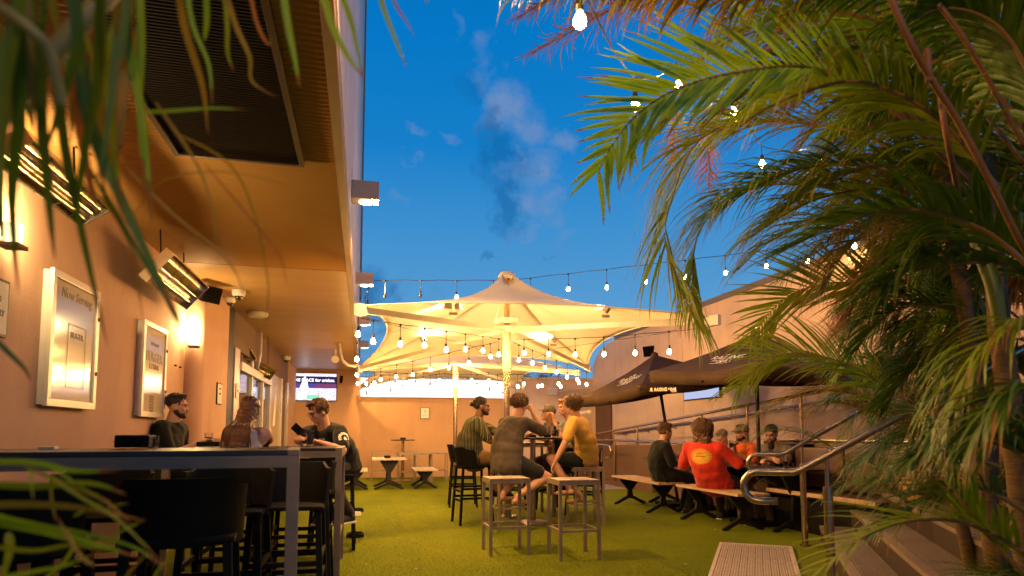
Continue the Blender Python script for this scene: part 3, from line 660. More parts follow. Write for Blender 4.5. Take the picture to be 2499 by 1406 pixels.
nb = [(1415, 48, 2.5), (1550, 258, 3.5), (1655, 210, 4.1), (1790, 270, 4.9), (1860, 400, 5.6), (1997, 392, 6.4), (2085, 600, 7.0)]
cab = [at(1330, -260, 1.8)]
t = thing('string_lights', 'near festoon string descending through the palm fronds', 'string lights', at(1415, 0, 2.5), 'festoon strings of warm bulbs')
for (x, y, d) in nb:
    bp_ = at(x, y, d); top_ = bp_ + V((0, 0, .075 + .085)); cab.append(top_)
    b = MB(); b.tube([top_, top_ + V((0, 0, -.09))], .0035, 4); b.build('drop_wire', 'cable', t)
    o = _b.copy(); C.objects.link(o); o.parent = t; o.location = bp_ - V(t.location)
    s_ = _s.copy(); C.objects.link(s_); s_.parent = o
sp_ = []
for i in range(len(cab) - 1):
    for q in range(8): u = q / 8; sp_.append(cab[i].lerp(cab[i + 1], u) + V((0, 0, -.18 * u * (1 - u) * (cab[i + 1] - cab[i]).length ** .5)))
sp_.append(cab[-1]); b = MB(); b.tube(sp_, .004, 5); b.build('cable', 'cable', t, smooth=True)
bpy.data.objects.remove(_b); bpy.data.objects.remove(_s); bpy.data.objects.remove(_bo)
# ------------------------------------------------------------------ stools and tables
def steel_stool(label, loc, rz=0, group='backless square steel stools', h=.72, w=.40):
    t = thing('bar_stool', label, 'stool', (0, 0, 0), group); k = .03; a = w / 2
    b = MB(); b.bbox((-a + .004, -a + .004, h - .012), (a - .004, a - .004, h + .004), .003); b.build('seat', 'stool_top', t)
    b = MB()
    for p, q in (((-a, -a + k / 2), (a, -a + k / 2)), ((-a, a - k / 2), (a, a - k / 2))): b.bar((*p, h - .03), (*q, h - .03), k, k)
    for x in (-a + k / 2, a - k / 2): b.bar((x, -a + k, h - .03), (x, a - k, h - .03), k, k)
    b.build('seat_frame', 'galv', t)
    for sx in (-1, 1):
        for sy in (-1, 1):
            b = MB(); x, y = sx * (a - k / 2), sy * (a - k / 2); b.bbox((x - k / 2, y - k / 2, 0), (x + k / 2, y + k / 2, h - .046), .003); b.build('leg', 'galv', t)
    b = MB(); f = .26; kk = .022; i = a - k
    for y in (-a + k / 2, a - k / 2): b.bar((-i, y, f), (i, y, f), kk, kk)
    for x in (-a + k / 2, a - k / 2): b.bar((x, -i, f), (x, i, f), kk, kk)
    b.build('footrest', 'galv', t)
    t.location = loc; t.rotation_euler.z = rz; return t
def black_stool(label, loc, rz=0, group='black bar stools with low backs', h=.74):
    t = thing('bar_stool', label, 'stool', (0, 0, 0), group)
    b = MB(); b.bbox((-.21, -.20, h - .025), (.21, .21, h), .01)
    b.build('seat', 'black_plastic', t, smooth=True)
    vs = []; m = 14          # curved back, at the local -y side
    for j, z in enumerate((h - .04, h + .06, h + .17, h + .235)):
        for s_ in (0, 1):
            for i in range(m + 1):
                a = PI * (i / m) ; r_ = .225 + .02 * j / 3 - s_ * .018
                x = -math.cos(a) * r_; y = .02 - math.sin(a) ** .8 * (.22 + .02 * j - s_ * .018) if 0 < i < m else .02 + (.02 if j == 0 else -.02 * j)
                vs.append((x, y, z - (0 if 2 < i < m - 2 else .012 * j)))
    b = MB(); W = m + 1; fs = []
    for j in range(3):
        for i in range(m):
            o0 = j * 2 * W + i; o1 = (j + 1) * 2 * W + i
            fs += [(o0, o0 + 1, o1 + 1, o1), (o0 + W, o1 + W, o1 + W + 1, o0 + W + 1)]
        for i in (0, m): fs.append((j * 2 * W + i, (j + 1) * 2 * W + i, (j + 1) * 2 * W + W + i, j * 2 * W + W + i))
    for i in range(m): fs += [(i, i + W, i + 1 + W, i + 1), (3 * 2 * W + i, 3 * 2 * W + i + 1, 3 * 2 * W + i + 1 + W, 3 * 2 * W + i + W)]
    b.add(vs, fs); b.build('backrest', 'black_plastic', t, smooth=True)
    for sx in (-1, 1):
        for sy in (-1, 1):
            b = MB(); b.bar((sx * .18, sy * .17, h - .02), (sx * .215, sy * .215, 0), .034, .03); b.build('leg', 'black_plastic', t)
    for z in (.30, .42):
        b = MB(); e = .2
        for s_ in (-1, 1): b.bar((-e, s_ * e * (.98), z), (e, s_ * e * .98, z), .018, .028); b.bar((s_ * e, -e, z + .03), (s_ * e, e, z + .03), .018, .028)
        b.build('rung', 'black_plastic', t)
    t.location = loc; t.rotation_euler.z = rz; return t
steel_stool('empty backless steel stool at the front left of the round table', (1.375, 6.135, 0))
steel_stool('empty backless steel stool nearest the camera, front right of the round table', (1.95, 5.785, 0))
steel_stool('steel stool under the man in the dark grey shirt', (1.76, 7.62, 0), .05)
steel_stool('steel stool under the man in the yellow shirt', (2.79, 7.79, 0), -.04)
F = -PI / 2
black_stool('black backed stool under the man in the striped shirt', (1.40, 8.22, 0), F + .1)
black_stool('empty black backed stool behind the striped shirt man', (1.57, 10.15, 0), F - .1)
black_stool('black stool under the man in the cap at the round table', (2.86, 9.30, 0), PI / 2 + .4)
black_stool('black stool under the fair haired man in the blue grey shirt', (3.12, 8.72, 0), PI / 2 + .9)
black_stool('empty black stool beyond the round table pedestal', (2.2, 9.6, 0), PI)
def square_frame_table(name, label, x0, x1, y0, y1, h, rz=0, piv=None, group=None, k=.05):
    t = thing(name, label, 'table', (0, 0, 0), group)
    px, py = piv or ((x0 + x1) / 2, (y0 + y1) / 2)
    x0 -= px; x1 -= px; y0 -= py; y1 -= py
    b = MB(); b.bbox((x0 + .0, y0 + .0, h - .022), (x1 - .05, y1 - .0, h), .003); b.build('tabletop', 'dark_top', t)
    b = MB(); b.bbox((x1 - .049, y0, h - .022), (x1, y1, h + .001), .002); b.build('edge_cap', 'galv', t)
    b = MB(); kz = h - .023 - k / 2
    for y in (y0 + k / 2, y1 - k / 2): b.bar((x0, y, kz), (x1, y, kz), k, k)
    for x in (x0 + k / 2, x1 - k / 2): b.bar((x, y0 + k, kz), (x, y1 - k, kz), k, k)
    b.build('top_frame', 'galv', t)
    for x in (x0 + k / 2, x1 - k / 2):
        for y in (y0 + k / 2, y1 - k / 2):
            b = MB(); b.bbox((x - k / 2, y - k / 2, 0), (x + k / 2, y + k / 2, kz - k / 2), .003); b.build('leg', 'galv', t)
    b = MB(); b.bar((x1 - k / 2, y0 + k, .3), (x1 - k / 2, y1 - k, .3), .03, .03); b.bar((x0 + k / 2, y0 + k, .3), (x0 + k / 2, y1 - k, .3), .03, .03); b.build('stretcher', 'galv', t)
    t.location = (px, py, 0); t.rotation_euler.z = rz; return t
T1 = square_frame_table('bar_table', 'nearest long dark topped bar table with galvanised steel frame', -1.72, -.26, 2.86, 3.45, 1.08, R(5), (-.26, 2.86), 'bar tables by the wall')
T2 = square_frame_table('bar_table', 'second bar table with the seated man and woman at it', -1.45, -.155, 5.22, 6.2, 1.035, 0, None, 'bar tables by the wall')
square_frame_table('bar_table', 'small steel framed bar table beyond the round pedestal table', 1.95, 2.6, 8.5, 9.1, 1.02, 0, None, None, .035)
black_stool('black stool tucked behind the near bar table, toward its right end', (-.72, 3.82, 0), PI)
black_stool('black stool tucked behind the near bar table, toward the wall', (-1.32, 3.72, 0), PI)
black_stool('black stool under the near bar table, pushed in from the front by the fronds', (-1.25, 2.75, 0), 0)
black_stool('black stool seen between the legs of the near bar table', (-.72, 2.95, 0), .1)
black_stool('black stool with its back to the camera at the end of the second bar table', (-.43, 5.0, 0), 0)
black_stool('black stool between the two long tables, toward the wall', (-1.45, 4.35, 0), .1)
black_stool('black stool between the two long tables, near the walkway', (-.42, 4.0, 0), PI)
black_stool('black stool at the left end of the near bar table', (-1.68, 3.1, 0), F)
black_stool('black stool under the long haired woman', (-.86, 4.93, 0), 0)
black_stool('black stool under the bearded man by the wall', (-1.66, 6.12, 0), F)
black_stool('black stool under the man with the phone', (-.28, 6.78, 0), PI)
def round_table(label, x, y, h, r=.35, base=.24, top='dark_top'):
    t = thing('pedestal_table', label, 'table', (x, y, 0), 'round pedestal bar tables')
    b = MB(); b.lathe([(0, h - .025), (r - .01, h - .025), (r, h - .015), (r, h - .004), (r - .006, h), (0, h)], (x, y, 0), 32); b.build('tabletop', top, t, smooth=True)
    b = MB(); b.cyl((x, y, .02), (x, y, h - .026), .036, n=20); b.build('pedestal', 'steel_rail', t, smooth=True)
    b = MB(); b.lathe([(0, .035), (.05, .03), (base - .02, .014), (base, .006), (base, 0), (0, 0)], (x, y, 0), 32); b.build('base', 'steel', t, smooth=True)
    return t
round_table('round dark pedestal table ringed by five seated men', 2.17, 8.06, 1.10)
round_table('empty round pedestal table by the far wall', .97, 15.9, 1.0, .30, .22)
for x, y, l in ((.42, 15.75, 'left steel stool by the far wall'), (1.02, 15.1, 'steel stool in front of the far round table'), (1.42, 15.35, 'steel stool left of the far pair'), (1.80, 15.5, 'rightmost steel stool by the far wall')):
    steel_stool(l, (x, y, 0), 0, 'steel stools by the far wall', .70, .42)

# slatted furniture by the far wall
def pedestal_leg(b, x, y, h, w, T=None, axis='x'):
    def P(a, z): return (x + a, y, z) if axis == 'x' else (x, y + a, z)
    prof = [(-w, 0), (-w, .025), (-.05, .14), (-.035, h * .55), (-w * .62, h - .03), (-w * .62, h), (w * .62, h), (w * .62, h - .03), (.035, h * .55), (.05, .14), (w, .025), (w, 0), (w - .05, 0), (.04, .09), (-.04, .09), (-w + .05, 0)]
    th = .02; n_ = len(prof)
    if axis == 'x': vs = [(x + p, y - th, z) for p, z in prof] + [(x + p, y + th, z) for p, z in prof]
    else: vs = [(x - th, y + p, z) for p, z in prof] + [(x + th, y + p, z) for p, z in prof]
    b.add(vs, [tuple(range(n_)), tuple(range(n_, 2 * n_))[::-1]] + [(k, k + n_, (k + 1) % n_ + n_, (k + 1) % n_) for k in range(n_)])
def slat_unit(name, label, cat, x0, x1, y0, y1, h, n, along, m, group, legw=.22):
    t = thing(name, label, cat, ((x0 + x1) / 2, (y0 + y1) / 2, 0), group)
    for i in range(n):
        b = MB()
        if along == 'y': w_ = (x1 - x0) / n; b.bbox((x0 + i * w_ + .006, y0, h - .03), (x0 + (i + 1) * w_ - .006, y1, h - .002 * (i % 2)), .005)
        else: w_ = (y1 - y0) / n; b.bbox((x0, y0 + i * w_ + .006, h - .03), (x1, y0 + (i + 1) * w_ - .006, h - .002 * (i % 2)), .005)
        b.build('slat', m, t)
    if along == 'y': ends = [(((x0 + x1) / 2), y0 + (y1 - y0) * f, 'x') for f in (.16, .84)]; lw = (x1 - x0) / 2 * 1.0
    else: ends = [(x0 + (x1 - x0) * f, (y0 + y1) / 2, 'y') for f in (.16, .84)]; lw = (y1 - y0) / 2
    for x, y, ax in ends:
        b = MB(); pedestal_leg(b, x, y, h - .031, legw, None, ax); b.build('leg', 'black_metal', t)
    return t
G = 'bone coloured slatted tables and benches'
slat_unit('picnic_table', 'bone slatted table on black splayed legs near the far wall', 'table', .20, .90, 13.3, 14.4, .63, 7, 'y', 'bone_slat', G, .30)
slat_unit('picnic_bench', 'bone slatted bench right of the far slatted table', 'bench', 1.05, 1.55, 13.3, 14.5, .40, 5, 'y', 'bone_slat', G, .24)
slat_unit('picnic_bench', 'bone slatted bench left of the far slatted table, half hidden', 'bench', -.36, .12, 13.3, 14.5, .40, 5, 'y', 'bone_slat', G, .24)
G = 'wooden slatted benches and tables under the dark umbrellas'
slat_unit('picnic_bench', 'wooden slatted bench under the man in the black shirt', 'bench', 4.08, 4.50, 8.35, 10.1, .45, 4, 'y', 'wood_slat', G, .27)
slat_unit('picnic_bench', 'wooden slatted bench under the person in the red shirt', 'bench', 4.22, 4.66, 6.62, 8.12, .45, 4, 'y', 'wood_slat', G, .27)
slat_unit('picnic_bench', 'wooden slatted bench on the far side of the picnic tables', 'bench', 5.28, 5.50, 8.1, 9.9, .45, 3, 'y', 'wood_slat', G, .16)
slat_unit('picnic_table', 'dark slatted picnic table in front of the bearded man', 'table', 4.72, 5.26, 6.35, 8.1, .74, 5, 'y', 'dark_top', G, .3)
slat_unit('picnic_table', 'dark slatted picnic table farther back under the smaller umbrella', 'table', 4.72, 5.22, 8.5, 10.2, .74, 5, 'y', 'dark_top', G, .3)
# booth
bo = thing('booth_seat', 'dark brown padded booth with a wooden seat edge beside the stairs', 'booth', (5.4, 6.6, 0))
b = MB(); b.bbox((5.50, 5.35, 0), (5.62, 7.95, 1.05), .03); b.build('backrest', 'sofa', bo, smooth=True)
b = MB(); b.bbox((5.46, 5.35, 1.052), (5.64, 7.95, 1.075), .008); b.build('back_rim', 'steel', bo)
for k in range(3):
    b = MB(); b.bbox((5.36, 5.40 + k * .86, .5), (5.49, 6.24 + k * .86, .98), .03); b.build('back_cushion', 'sofa', bo, smooth=True)
b = MB(); b.bbox((4.98, 5.35, .40), (5.49, 7.95, .47), .02); b.build('seat', 'sofa', bo, smooth=True)
b = MB(); b.bbox((4.93, 5.35, .43), (4.978, 7.95, .475), .008); b.build('seat_edge', 'wood_slat', bo)
b = MB(); b.box((5.05, 5.35, 0), (5.49, 7.95, .398)); b.build('base', 'black_plastic', bo)
# planter
pl = thing('planter', 'ochre rendered planter pot behind the stair handrail post', 'planter', (5.0, 5.1, .35))
T = Matrix.Translation((5.22, 4.98, .36))
b = MB(); b.lathe([(0, 0), (.17, 0), (.20, .06), (.23, .30), (.28, .32), (.29, .37), (.24, .38), (.23, .34), (0, .34)], (0, 0, 0), 28, T); b.build('pot', 'terracotta', pl, smooth=True)

# ------------------------------------------------------------------ market umbrellas
def on_surface(b, msh, T, bvh, d, off=.003):
    vs = []
    for v in msh[0]:
        p = T @ v; h = bvh.ray_cast(p, d)
        if h[0] is None: h = bvh.ray_cast(p, -d)
        vs.append(h[0] - d * off if h[0] is not None else p)
    b.add(vs, msh[1])
def logo(size):   # the bar's mark: a small flame in a winged line over slanted words
    vs, fs = [], []
    def addm(m, dx, dy):
        o_ = len(vs); vs.extend([v + V((dx, dy, 0)) for v in m[0]]); fs.extend([[i + o_ for i in f] for f in m[1]])
    addm(textmb('RAISING', size, shear=.25, bold=.012 * size), 0, 0)
    addm(textmb('THE', size * .42, shear=.25, bold=.01 * size), -size * 1.05, -size * .62)
    addm(textmb('BAR', size * .95, shear=.25, bold=.012 * size), size * .25, -size * .80)
    def poly(ps): o_ = len(vs); vs.extend([V((x * size, y * size, 0)) for x, y in ps]); fs.append(list(range(o_, o_ + len(ps))))
    poly([(-1.2, -1.28), (.95, -1.28), (.97, -1.20), (-1.18, -1.20)])
    poly([(.1 + .2 * math.cos(a), .82 + .17 * math.sin(a)) for a in [2 * PI * i / 14 for i in range(14)]])
    poly([(-.6, .52), (.75, .60), (.75, .66), (-.6, .60)]); poly([(-.6, .62), (-.3, .66), (-.4, .76)])
    return vs, fs
def logo_line(size):
    vs, fs = [], []
    def addm(m, dx, dy):
        o_ = len(vs); vs.extend([v + V((dx, dy, 0)) for v in m[0]]); fs.extend([[i + o_ for i in f] for f in m[1]])
    addm(textmb('RAISING', size, bold=.02 * size), 0, 0); addm(textmb('THE', size * .45, bold=.02 * size), size * 2.5, size * .1); addm(textmb('BAR', size * .95, bold=.02 * size), size * 3.6, 0)
    def poly(ps): o_ = len(vs); vs.extend([V((x * size, y * size, 0)) for x, y in ps]); fs.append(list(range(o_, o_ + len(ps))))
    poly([(-2.75 + .3 * math.cos(a), .15 + .28 * math.sin(a)) for a in [2 * PI * i / 12 for i in range(12)]]); poly([(-3.3, -.3), (-2.2, -.3), (-2.2, -.2), (-3.3, -.2)])
    poly([(3.0, -.5), (4.5, -.5), (4.5, -.42), (3.0, -.42)])
    return vs, fs
def tess(m, cuts=1):
    bm = bmesh.new(); vv = [bm.verts.new(v) for v in m[0]]
    for f in m[1]:
        try: bm.faces.new([vv[i] for i in f])
        except ValueError: pass
    bmesh.ops.triangulate(bm, faces=bm.faces[:]); bm.verts.index_update()
    r_ = [v.co.copy() for v in bm.verts], [[v.index for v in f.verts] for f in bm.faces]; bm.free(); return r_
def market_umbrella(base, corners, zp, label, tilt=None, faces_logo=(0, 1), lamp_on=True):
    base = V(base); t = thing('market_umbrella', label, 'umbrella', base, 'dark brown market umbrellas')
    apex = V((0, 0, zp)); cs = [V(c) for c in corners]; T = Matrix.Identity(4)
    if tilt: T = Matrix.Rotation(tilt[1], 4, V(tilt[0]))
    NU = 14; NVv = 10; vs = []; fs = []
    for k in range(4):
        a, c = cs[k], cs[(k + 1) % 4]; o_ = len(vs)
        for j in range(NVv + 1):
            v = j / NVv
            for i in range(NU + 1):
                u = i / NU; e = a.lerp(c, u); p = apex.lerp(e, v)
                p.z -= (.05 * 4 * u * (1 - u) * v * v + .045 * math.sin(PI * v)) - .0
                p.z += .006 * noise.noise(p * 6)
                vs.append(p)
        fs += [(o_ + j * (NU + 1) + i, o_ + j * (NU + 1) + i + 1, o_ + (j + 1) * (NU + 1) + i + 1, o_ + (j + 1) * (NU + 1) + i) for j in range(NVv) for i in range(NU)]
    W_ = lambda p: base + (T @ p)
    b = MB(); b.add([W_(p) for p in vs], fs); cz = b.build('canopy', 'umbrella', t, smooth=True, merge=.0005)
    vvs = []; vf = []
    for k in range(4):
        a, c = cs[k], cs[(k + 1) % 4]; o_ = len(vvs)
        for j in range(3):
            for i in range(NU + 1):
                u = i / NU; e = a.lerp(c, u); e = e + V((0, 0, -.05 * 4 * u * (1 - u))); out = V((e.x, e.y, 0)).normalized()
                vvs.append(e + V((0, 0, -.075 * j)) + out * (.01 * math.sin(i * 1.7 + k) * j - .012 * j))
        vf += [(o_ + j * (NU + 1) + i, o_ + j * (NU + 1) + i + 1, o_ + (j + 1) * (NU + 1) + i + 1, o_ + (j + 1) * (NU + 1) + i) for j in range(2) for i in range(NU)]
    b = MB(); b.add([W_(p) for p in vvs], vf); vz = b.build('valance', 'umbrella', t, smooth=True)
    for oo in (cz, vz): sd = oo.modifiers.new('thickness', 'SOLIDIFY'); sd.thickness = .003
    b = MB(); b.cyl(W_(V((0, 0, 0))), W_(V((0, 0, zp - .02))), .025, n=16); b.build('pole', 'black_metal', t, smooth=True)
    b = MB(); b.lathe([(0, zp - .03), (.055, zp - .03), (.06, zp + .01), (.03, zp + .04), (0, zp + .045)], (0, 0, 0), 16, Matrix.Translation(base) @ T); b.build('finial', 'umbrella', t, smooth=True)
    b = MB(); b.lathe([(.02, zp - .42), (.05, zp - .42), (.05, zp - .36), (.02, zp - .36)], (0, 0, 0), 14, Matrix.Translation(base) @ T); b.build('runner', 'black_metal', t, smooth=True)
    for c in cs + [(cs[k] + cs[(k + 1) % 4]) / 2 for k in range(4)]:
        b = MB(); mm_ = 0 if c in cs else .11; p = apex + V((0, 0, -.06 - mm_)); q = c + V((0, 0, -.05 - mm_)); b.bar(W_(p), W_(q), .016, .024); rb = b.build('rib', 'black_metal', t)
        b = MB(); b.bar(W_(V((0, 0, zp - .39))), W_(p.lerp(q, .5) + V((0, 0, -.01))), .012, .018); b.build('strut', 'black_metal', rb)
    b = MB(); b.bbox((-.28, -.28, 0), (.28, .28, .06), .02, Matrix.Translation(base)); b.build('base', 'black_plastic', t)
    for k in faces_logo:
        a, c = cs[k], cs[(k + 1) % 4]; a, c = (a, c)
        nrm = (apex - a).cross(c - a); 
        if nrm.z < 0: nrm = -nrm
        nrm.normalize(); xd = (c - a).normalized(); yd = nrm.cross(xd)
        if yd.z < 0: xd = -xd; yd = nrm.cross(xd)
        ctr = (a + c) / 2 * .60 + apex * .40 + nrm * .2 + xd * .04
        b2 = MB(); b2.add([base + T @ p for p in vs], fs); bvh = BVHTree.FromPolygons([v for v in b2.v], b2.f)
        TT = Matrix.Translation(base) @ T @ frameT(ctr, xd, yd); b3 = MB()
        on_surface(b3, tess(logo(.135)), TT, bvh, -((T.to_3x3() @ nrm)), .0055); b3.build('lettering', 'print_white', t)
        out = V(((a + c) / 2).xy.to_3d()).normalized(); ctr = (a + c) / 2 * .93 + (a if k == faces_logo[0] else c) * .0 + out * .3 + V((0, 0, -.12)) + xd * (-.45 if k == faces_logo[0] else -.2)
        TT = Matrix.Translation(base) @ T @ frameT(ctr, xd, V((0, 0, 1))); b2 = MB(); b2.add([base + T @ p for p in vvs], vf); bvh = BVHTree.FromPolygons([v for v in b2.v], b2.f)
        b3 = MB(); on_surface(b3, tess(logo_line(.062)), TT, bvh, -(T.to_3x3() @ out), .006); b3.build('lettering', 'print_white', t)
    return t
fr = lambda a, c: V((.974 * a + .228 * c, -.228 * a + .974 * c, 0))   # right and away from the viewer
def cz_(l, z): return [p + V((0, 0, zz)) for p, zz in zip(l, z)]
ua = market_umbrella((4.98, 7.29, 0), cz_([fr(-1.32, .42), fr(-.36, -1.22), fr(1.30, -.45), fr(.36, 1.22)], (1.99, 1.90, 1.96, 2.02)), 2.46,
                'larger dark brown umbrella over the near picnic table, white RAISING THE BAR print')
ub = market_umbrella((4.96, 9.44, 0), cz_([fr(-1.30, .30), fr(-.55, -1.15), fr(1.28, -.35), fr(.45, 1.2)], (1.94, 1.94, 1.98, 1.98)), 2.46,
                'smaller looking dark brown umbrella farther back, tilted to the left', tilt=(fr(0, 1), -R(8)), faces_logo=(0,))
p = ua.location + V((0, 0, 2.50)); t = thing('umbrella_light', 'small lit lamp on top of the larger dark umbrella', 'lamp', p)
b = MB(); b.ell(p + V((0, 0, .03)), (.022, .022, .018), 10, 6); b.build('lamp', 'lamp_face', t, smooth=True)
b = MB(); b.cyl(p + V((0, 0, -.0)), p + V((0, 0, .02)), .03, n=12); b.build('base', 'black_metal', t)

# ------------------------------------------------------------------ posters and small signs on the left wall
def poster(x, y0, y1, z0, z1, label, dep=.06, latch=True):
    t = thing('framed_poster', label, 'poster', (x, (y0 + y1) / 2, z0), 'lockable poster frames on the wall'); f = .045
    b = MB(); b.box((x, y0 + .01, z0 + .01), (x + dep - .02, y1 - .01, z1 - .01)); b.build('case', 'alu_frame', t)
    b = MB()
    for a_, c_ in (((y0, z0), (y1, z0 + f)), ((y0, z1 - f), (y1, z1)), ((y0, z0 + f), (y0 + f, z1 - f)), ((y1 - f, z0 + f), (y1, z1 - f))): b.bbox((x + dep - .025, a_[0], a_[1]), (x + dep, c_[0], c_[1]), .004)
    b.build('frame', 'alu_frame', t)
    b = MB(); b.box((x + dep - .019, y0 + f, z0 + f), (x + dep - .014, y1 - f, z1 - f)); sh = b.build('sheet', 'acrylic', t)
    if latch:
        for z in (z0 + (z1 - z0) * .3, z0 + (z1 - z0) * .76): b = MB(); b.cyl((x + dep, y1 - .02, z), (x + dep + .008, y1 - .02, z), .014, n=10); b.build('lock', 'black_metal', t)
    return t, lambda yy, zz: frameT((x + dep - .012, y0 + (y1 - y0) * yy, z0 + (z1 - z0) * zz), (0, 1, 0), (0, 0, 1))
t, Fp = poster(WL, 4.21, 4.90, 1.31, 2.13, 'larger silver framed poster reading Now Serving')
text('lettering', 'Now Serving', .085, 'ink_grey', Fp(.52, .86), t, shear=.2)
b = MB(); T = Fp(.55, .40)
for a_, c_ in (((-.13, -.20), (.13, -.196)), ((-.13, .196), (.13, .20)), ((-.13, -.2), (-.126, .2)), ((.126, -.2), (.13, .2))): b.box((a_[0], a_[1], 0), (c_[0], c_[1], .001), T)
b.build('printed_box', 'ink_grey', t); text('lettering', 'BUGER', .055, 'ink_grey', Fp(.55, .56), t, spacing=1.1)
t, Fp = poster(WL, 5.83, 6.48, 1.29, 2.11, 'silver framed poster reading THURSDAY BURGER behind the seated bearded man')
text('lettering', 'THURSDAY', .045, 'ink_grey', Fp(.5, .78), t); text('lettering', 'BURGER', .12, 'ink_grey', Fp(.5, .64), t, bold=.003); text('lettering', '& DRINK', .07, 'ink_grey', Fp(.5, .54), t)
for k in range(6): text('lettering', 'AVAILABLE 5PM TILL LATE'[k * 3:k * 3 + 9].strip(), .028, 'ink_grey', Fp(.45, .22 - k * .03), t)
def sign(o, xd, w_, h_, label, lines, fm='black_metal', sheet='paper', fr_=.015, sz=.03):
    t = thing('framed_sign', label, 'sign', o); T = frameT(o, xd, (0, 0, 1))
    b = MB(); b.bbox((-w_ / 2, -h_ / 2, 0), (w_ / 2, h_ / 2, .015), .003, T); b.build('frame', fm, t)
    b = MB(); b.box((-w_ / 2 + fr_, -h_ / 2 + fr_, .0152), (w_ / 2 - fr_, h_ / 2 - fr_, .017), T); b.build('sheet', sheet, t)
    for s_, dy, z in lines: text('lettering', s_, z, 'ink', T @ Matrix.Translation((0, dy, .0185)), t)
    return t
sign((WL, 3.72, 1.80), (0, 1, 0), .24, .30, 'black framed notice at the left edge of the picture', [('NO', .04, .05), ('ENTRY', -.03, .05)])
sign((W2, 8.15, 1.62), (0, 1, 0), .26, .26, 'black framed notice beside the shopfront', [('DRINK', .06, .03), ('SMART', .0, .03)])
sign((W2 + .022, 9.12, 1.72), (0, 1, 0), .16, .2, 'small white notice on the shopfront post', [('EXIT', 0, .04)], 'paper')
sign((1.615, 17.1 + .02, 1.69), (1, 0, 0), .24, .30, 'small black framed sign with a 3 on the far orange wall', [('3', .05, .11), ('BISTRO', -.06, .03)])
for k, (y, z) in enumerate(((6.95, 1.83), (7.12, 1.83), (6.95, 1.45), (7.12, 1.45))):
    if k % 2 == 0:
        t = thing('door_hinge', ('upper' if k == 0 else 'lower') + ' pair of small dark fixings on the wall beside the sconce', 'fixing', (WL, y, z))
    b = MB(); b.bbox((WL, y - .015, z - .008), (WL + .02, y + .015, z + .008), .002); b.build('bolt', 'black_metal', t)

# ------------------------------------------------------------------ wall sconces
def sconce(p, label, e, d=V((0, -1, 0))):
    p = V(p); t = thing('wall_sconce', label, 'wall lamp', p, 'lit wall sconces')
    b = MB(); b.cbox(p + V((0, 0, -.06)), (.10, .10, .02)); b.build('bracket', 'brown_wall', t)
    b = MB(); b.lathe([(.035, -.045), (.042, -.04), (.046, .05), (.042, .055)], p, 16); b.build('shade', 'lamp_warm', t, smooth=True)
    lamp('sconce_glow', 'POINT', p + V((0, 0, .12)), e, (1, .68, .28), .04)
sconce((-1.745, 7.22, 2.12), 'lit wall sconce on the rounded pilaster', 32)
sconce((-1.77, 3.70, 2.17), 'lit wall sconce half hidden by fronds at the left edge', 55)

# ------------------------------------------------------------------ heaters, speaker, cameras on the soffit
def heater(p, d, n_, wd, ln, label, br=True):
    """p centre, d long axis, n_ direction the face looks to"""
    p = V(p); d = V(d).normalized(); n_ = V(n_); n_ = (n_ - d * n_.dot(d)).normalized(); s_ = n_.cross(d)
    T = Matrix(((d.x, s_.x, n_.x, p.x), (d.y, s_.y, n_.y, p.y), (d.z, s_.z, n_.z, p.z), (0, 0, 0, 1)))
    t = thing('radiant_heater', label, 'heater', p, 'radiant heaters under the soffit')
    hl, hw = ln / 2, wd / 2
    b = MB(); b.box((-hl, -hw, -.06), (hl, hw, -.045), T)
    for a_, c_ in (((-hl, -hw, -.045), (hl, -hw + .01, .02)), ((-hl, hw - .01, -.045), (hl, hw, .02)), ((-hl, -hw + .01, -.045), (-hl + .01, hw - .01, .02)), ((hl - .01, -hw + .01, -.045), (hl, hw - .01, .02))): b.box(a_, c_, T)
    b.build('housing', 'heater_body', t)
    b = MB(); vs = []; m = 16
    for i in range(m + 1):
        u = -1 + 2 * i / m; z = -.035 + .03 * abs(math.sin(u * PI)) 
        vs += [T @ V((-hl + .012, u * (hw - .012), z)), T @ V((hl - .012, u * (hw - .012), z))]
    b.add(vs, [(2 * i, 2 * i + 1, 2 * i + 3, 2 * i + 2) for i in range(m)]); b.build('reflector', 'heater_body', t, smooth='all')
    for s2 in (-.5, 0, .5): b = MB(); b.cyl(T @ V((-hl + .02, s2 * hw, .0)), T @ V((hl - .02, s2 * hw, .0)), .008, n=8); b.build('element', 'heater_element', t, smooth=True)
    b = MB(); k = 5
    for i in range(1, k): x = -hl + ln * i / k; b.tube([T @ V((x, -hw, .02)), T @ V((x + .02, 0, .035)), T @ V((x, hw, .02))], .0025, 4)
    for s2 in (-.5, .5): b.tube([T @ V((-hl, s2 * hw, .02)), T @ V((0, s2 * hw, .035)), T @ V((hl, s2 * hw, .02))], .0025, 4)
    b.build('guard', 'black_metal', t)
    for s2 in (-.6, .6):
        q = T @ V((s2 * hl, 0, -.06)); b = MB(); b.tube([q, V((q.x - .02, q.y, 2.8))], .006, 6); b.build('bracket', 'black_metal', t)
    return t
heater((-1.60, 3.75, 2.46), (0, 1, 0), (.55, -.12, -.8), .20, .95, 'radiant heater nearest the camera behind the fronds')
heater((-1.56, 5.90, 2.44), (0, 1, 0), (.75, -.45, -.62), .30, 1.15, 'radiant heater with ribbed gold reflector above the burger poster')
heater(at(598, 860, 9.6), (.25, .3, -.5), (.5, -.85, -.1), .20, .36, 'square heater tilted on its corner above the shopfront')
heater(at(641, 903, 10.6), (.6, .5, -.28), (.3, -.75, -.5), .20, .42, 'square heater beside the upright duct')
t = thing('air_duct', 'grey metal duct dropping from the soffit between two heaters', 'duct', at(626, 860, 10.4))
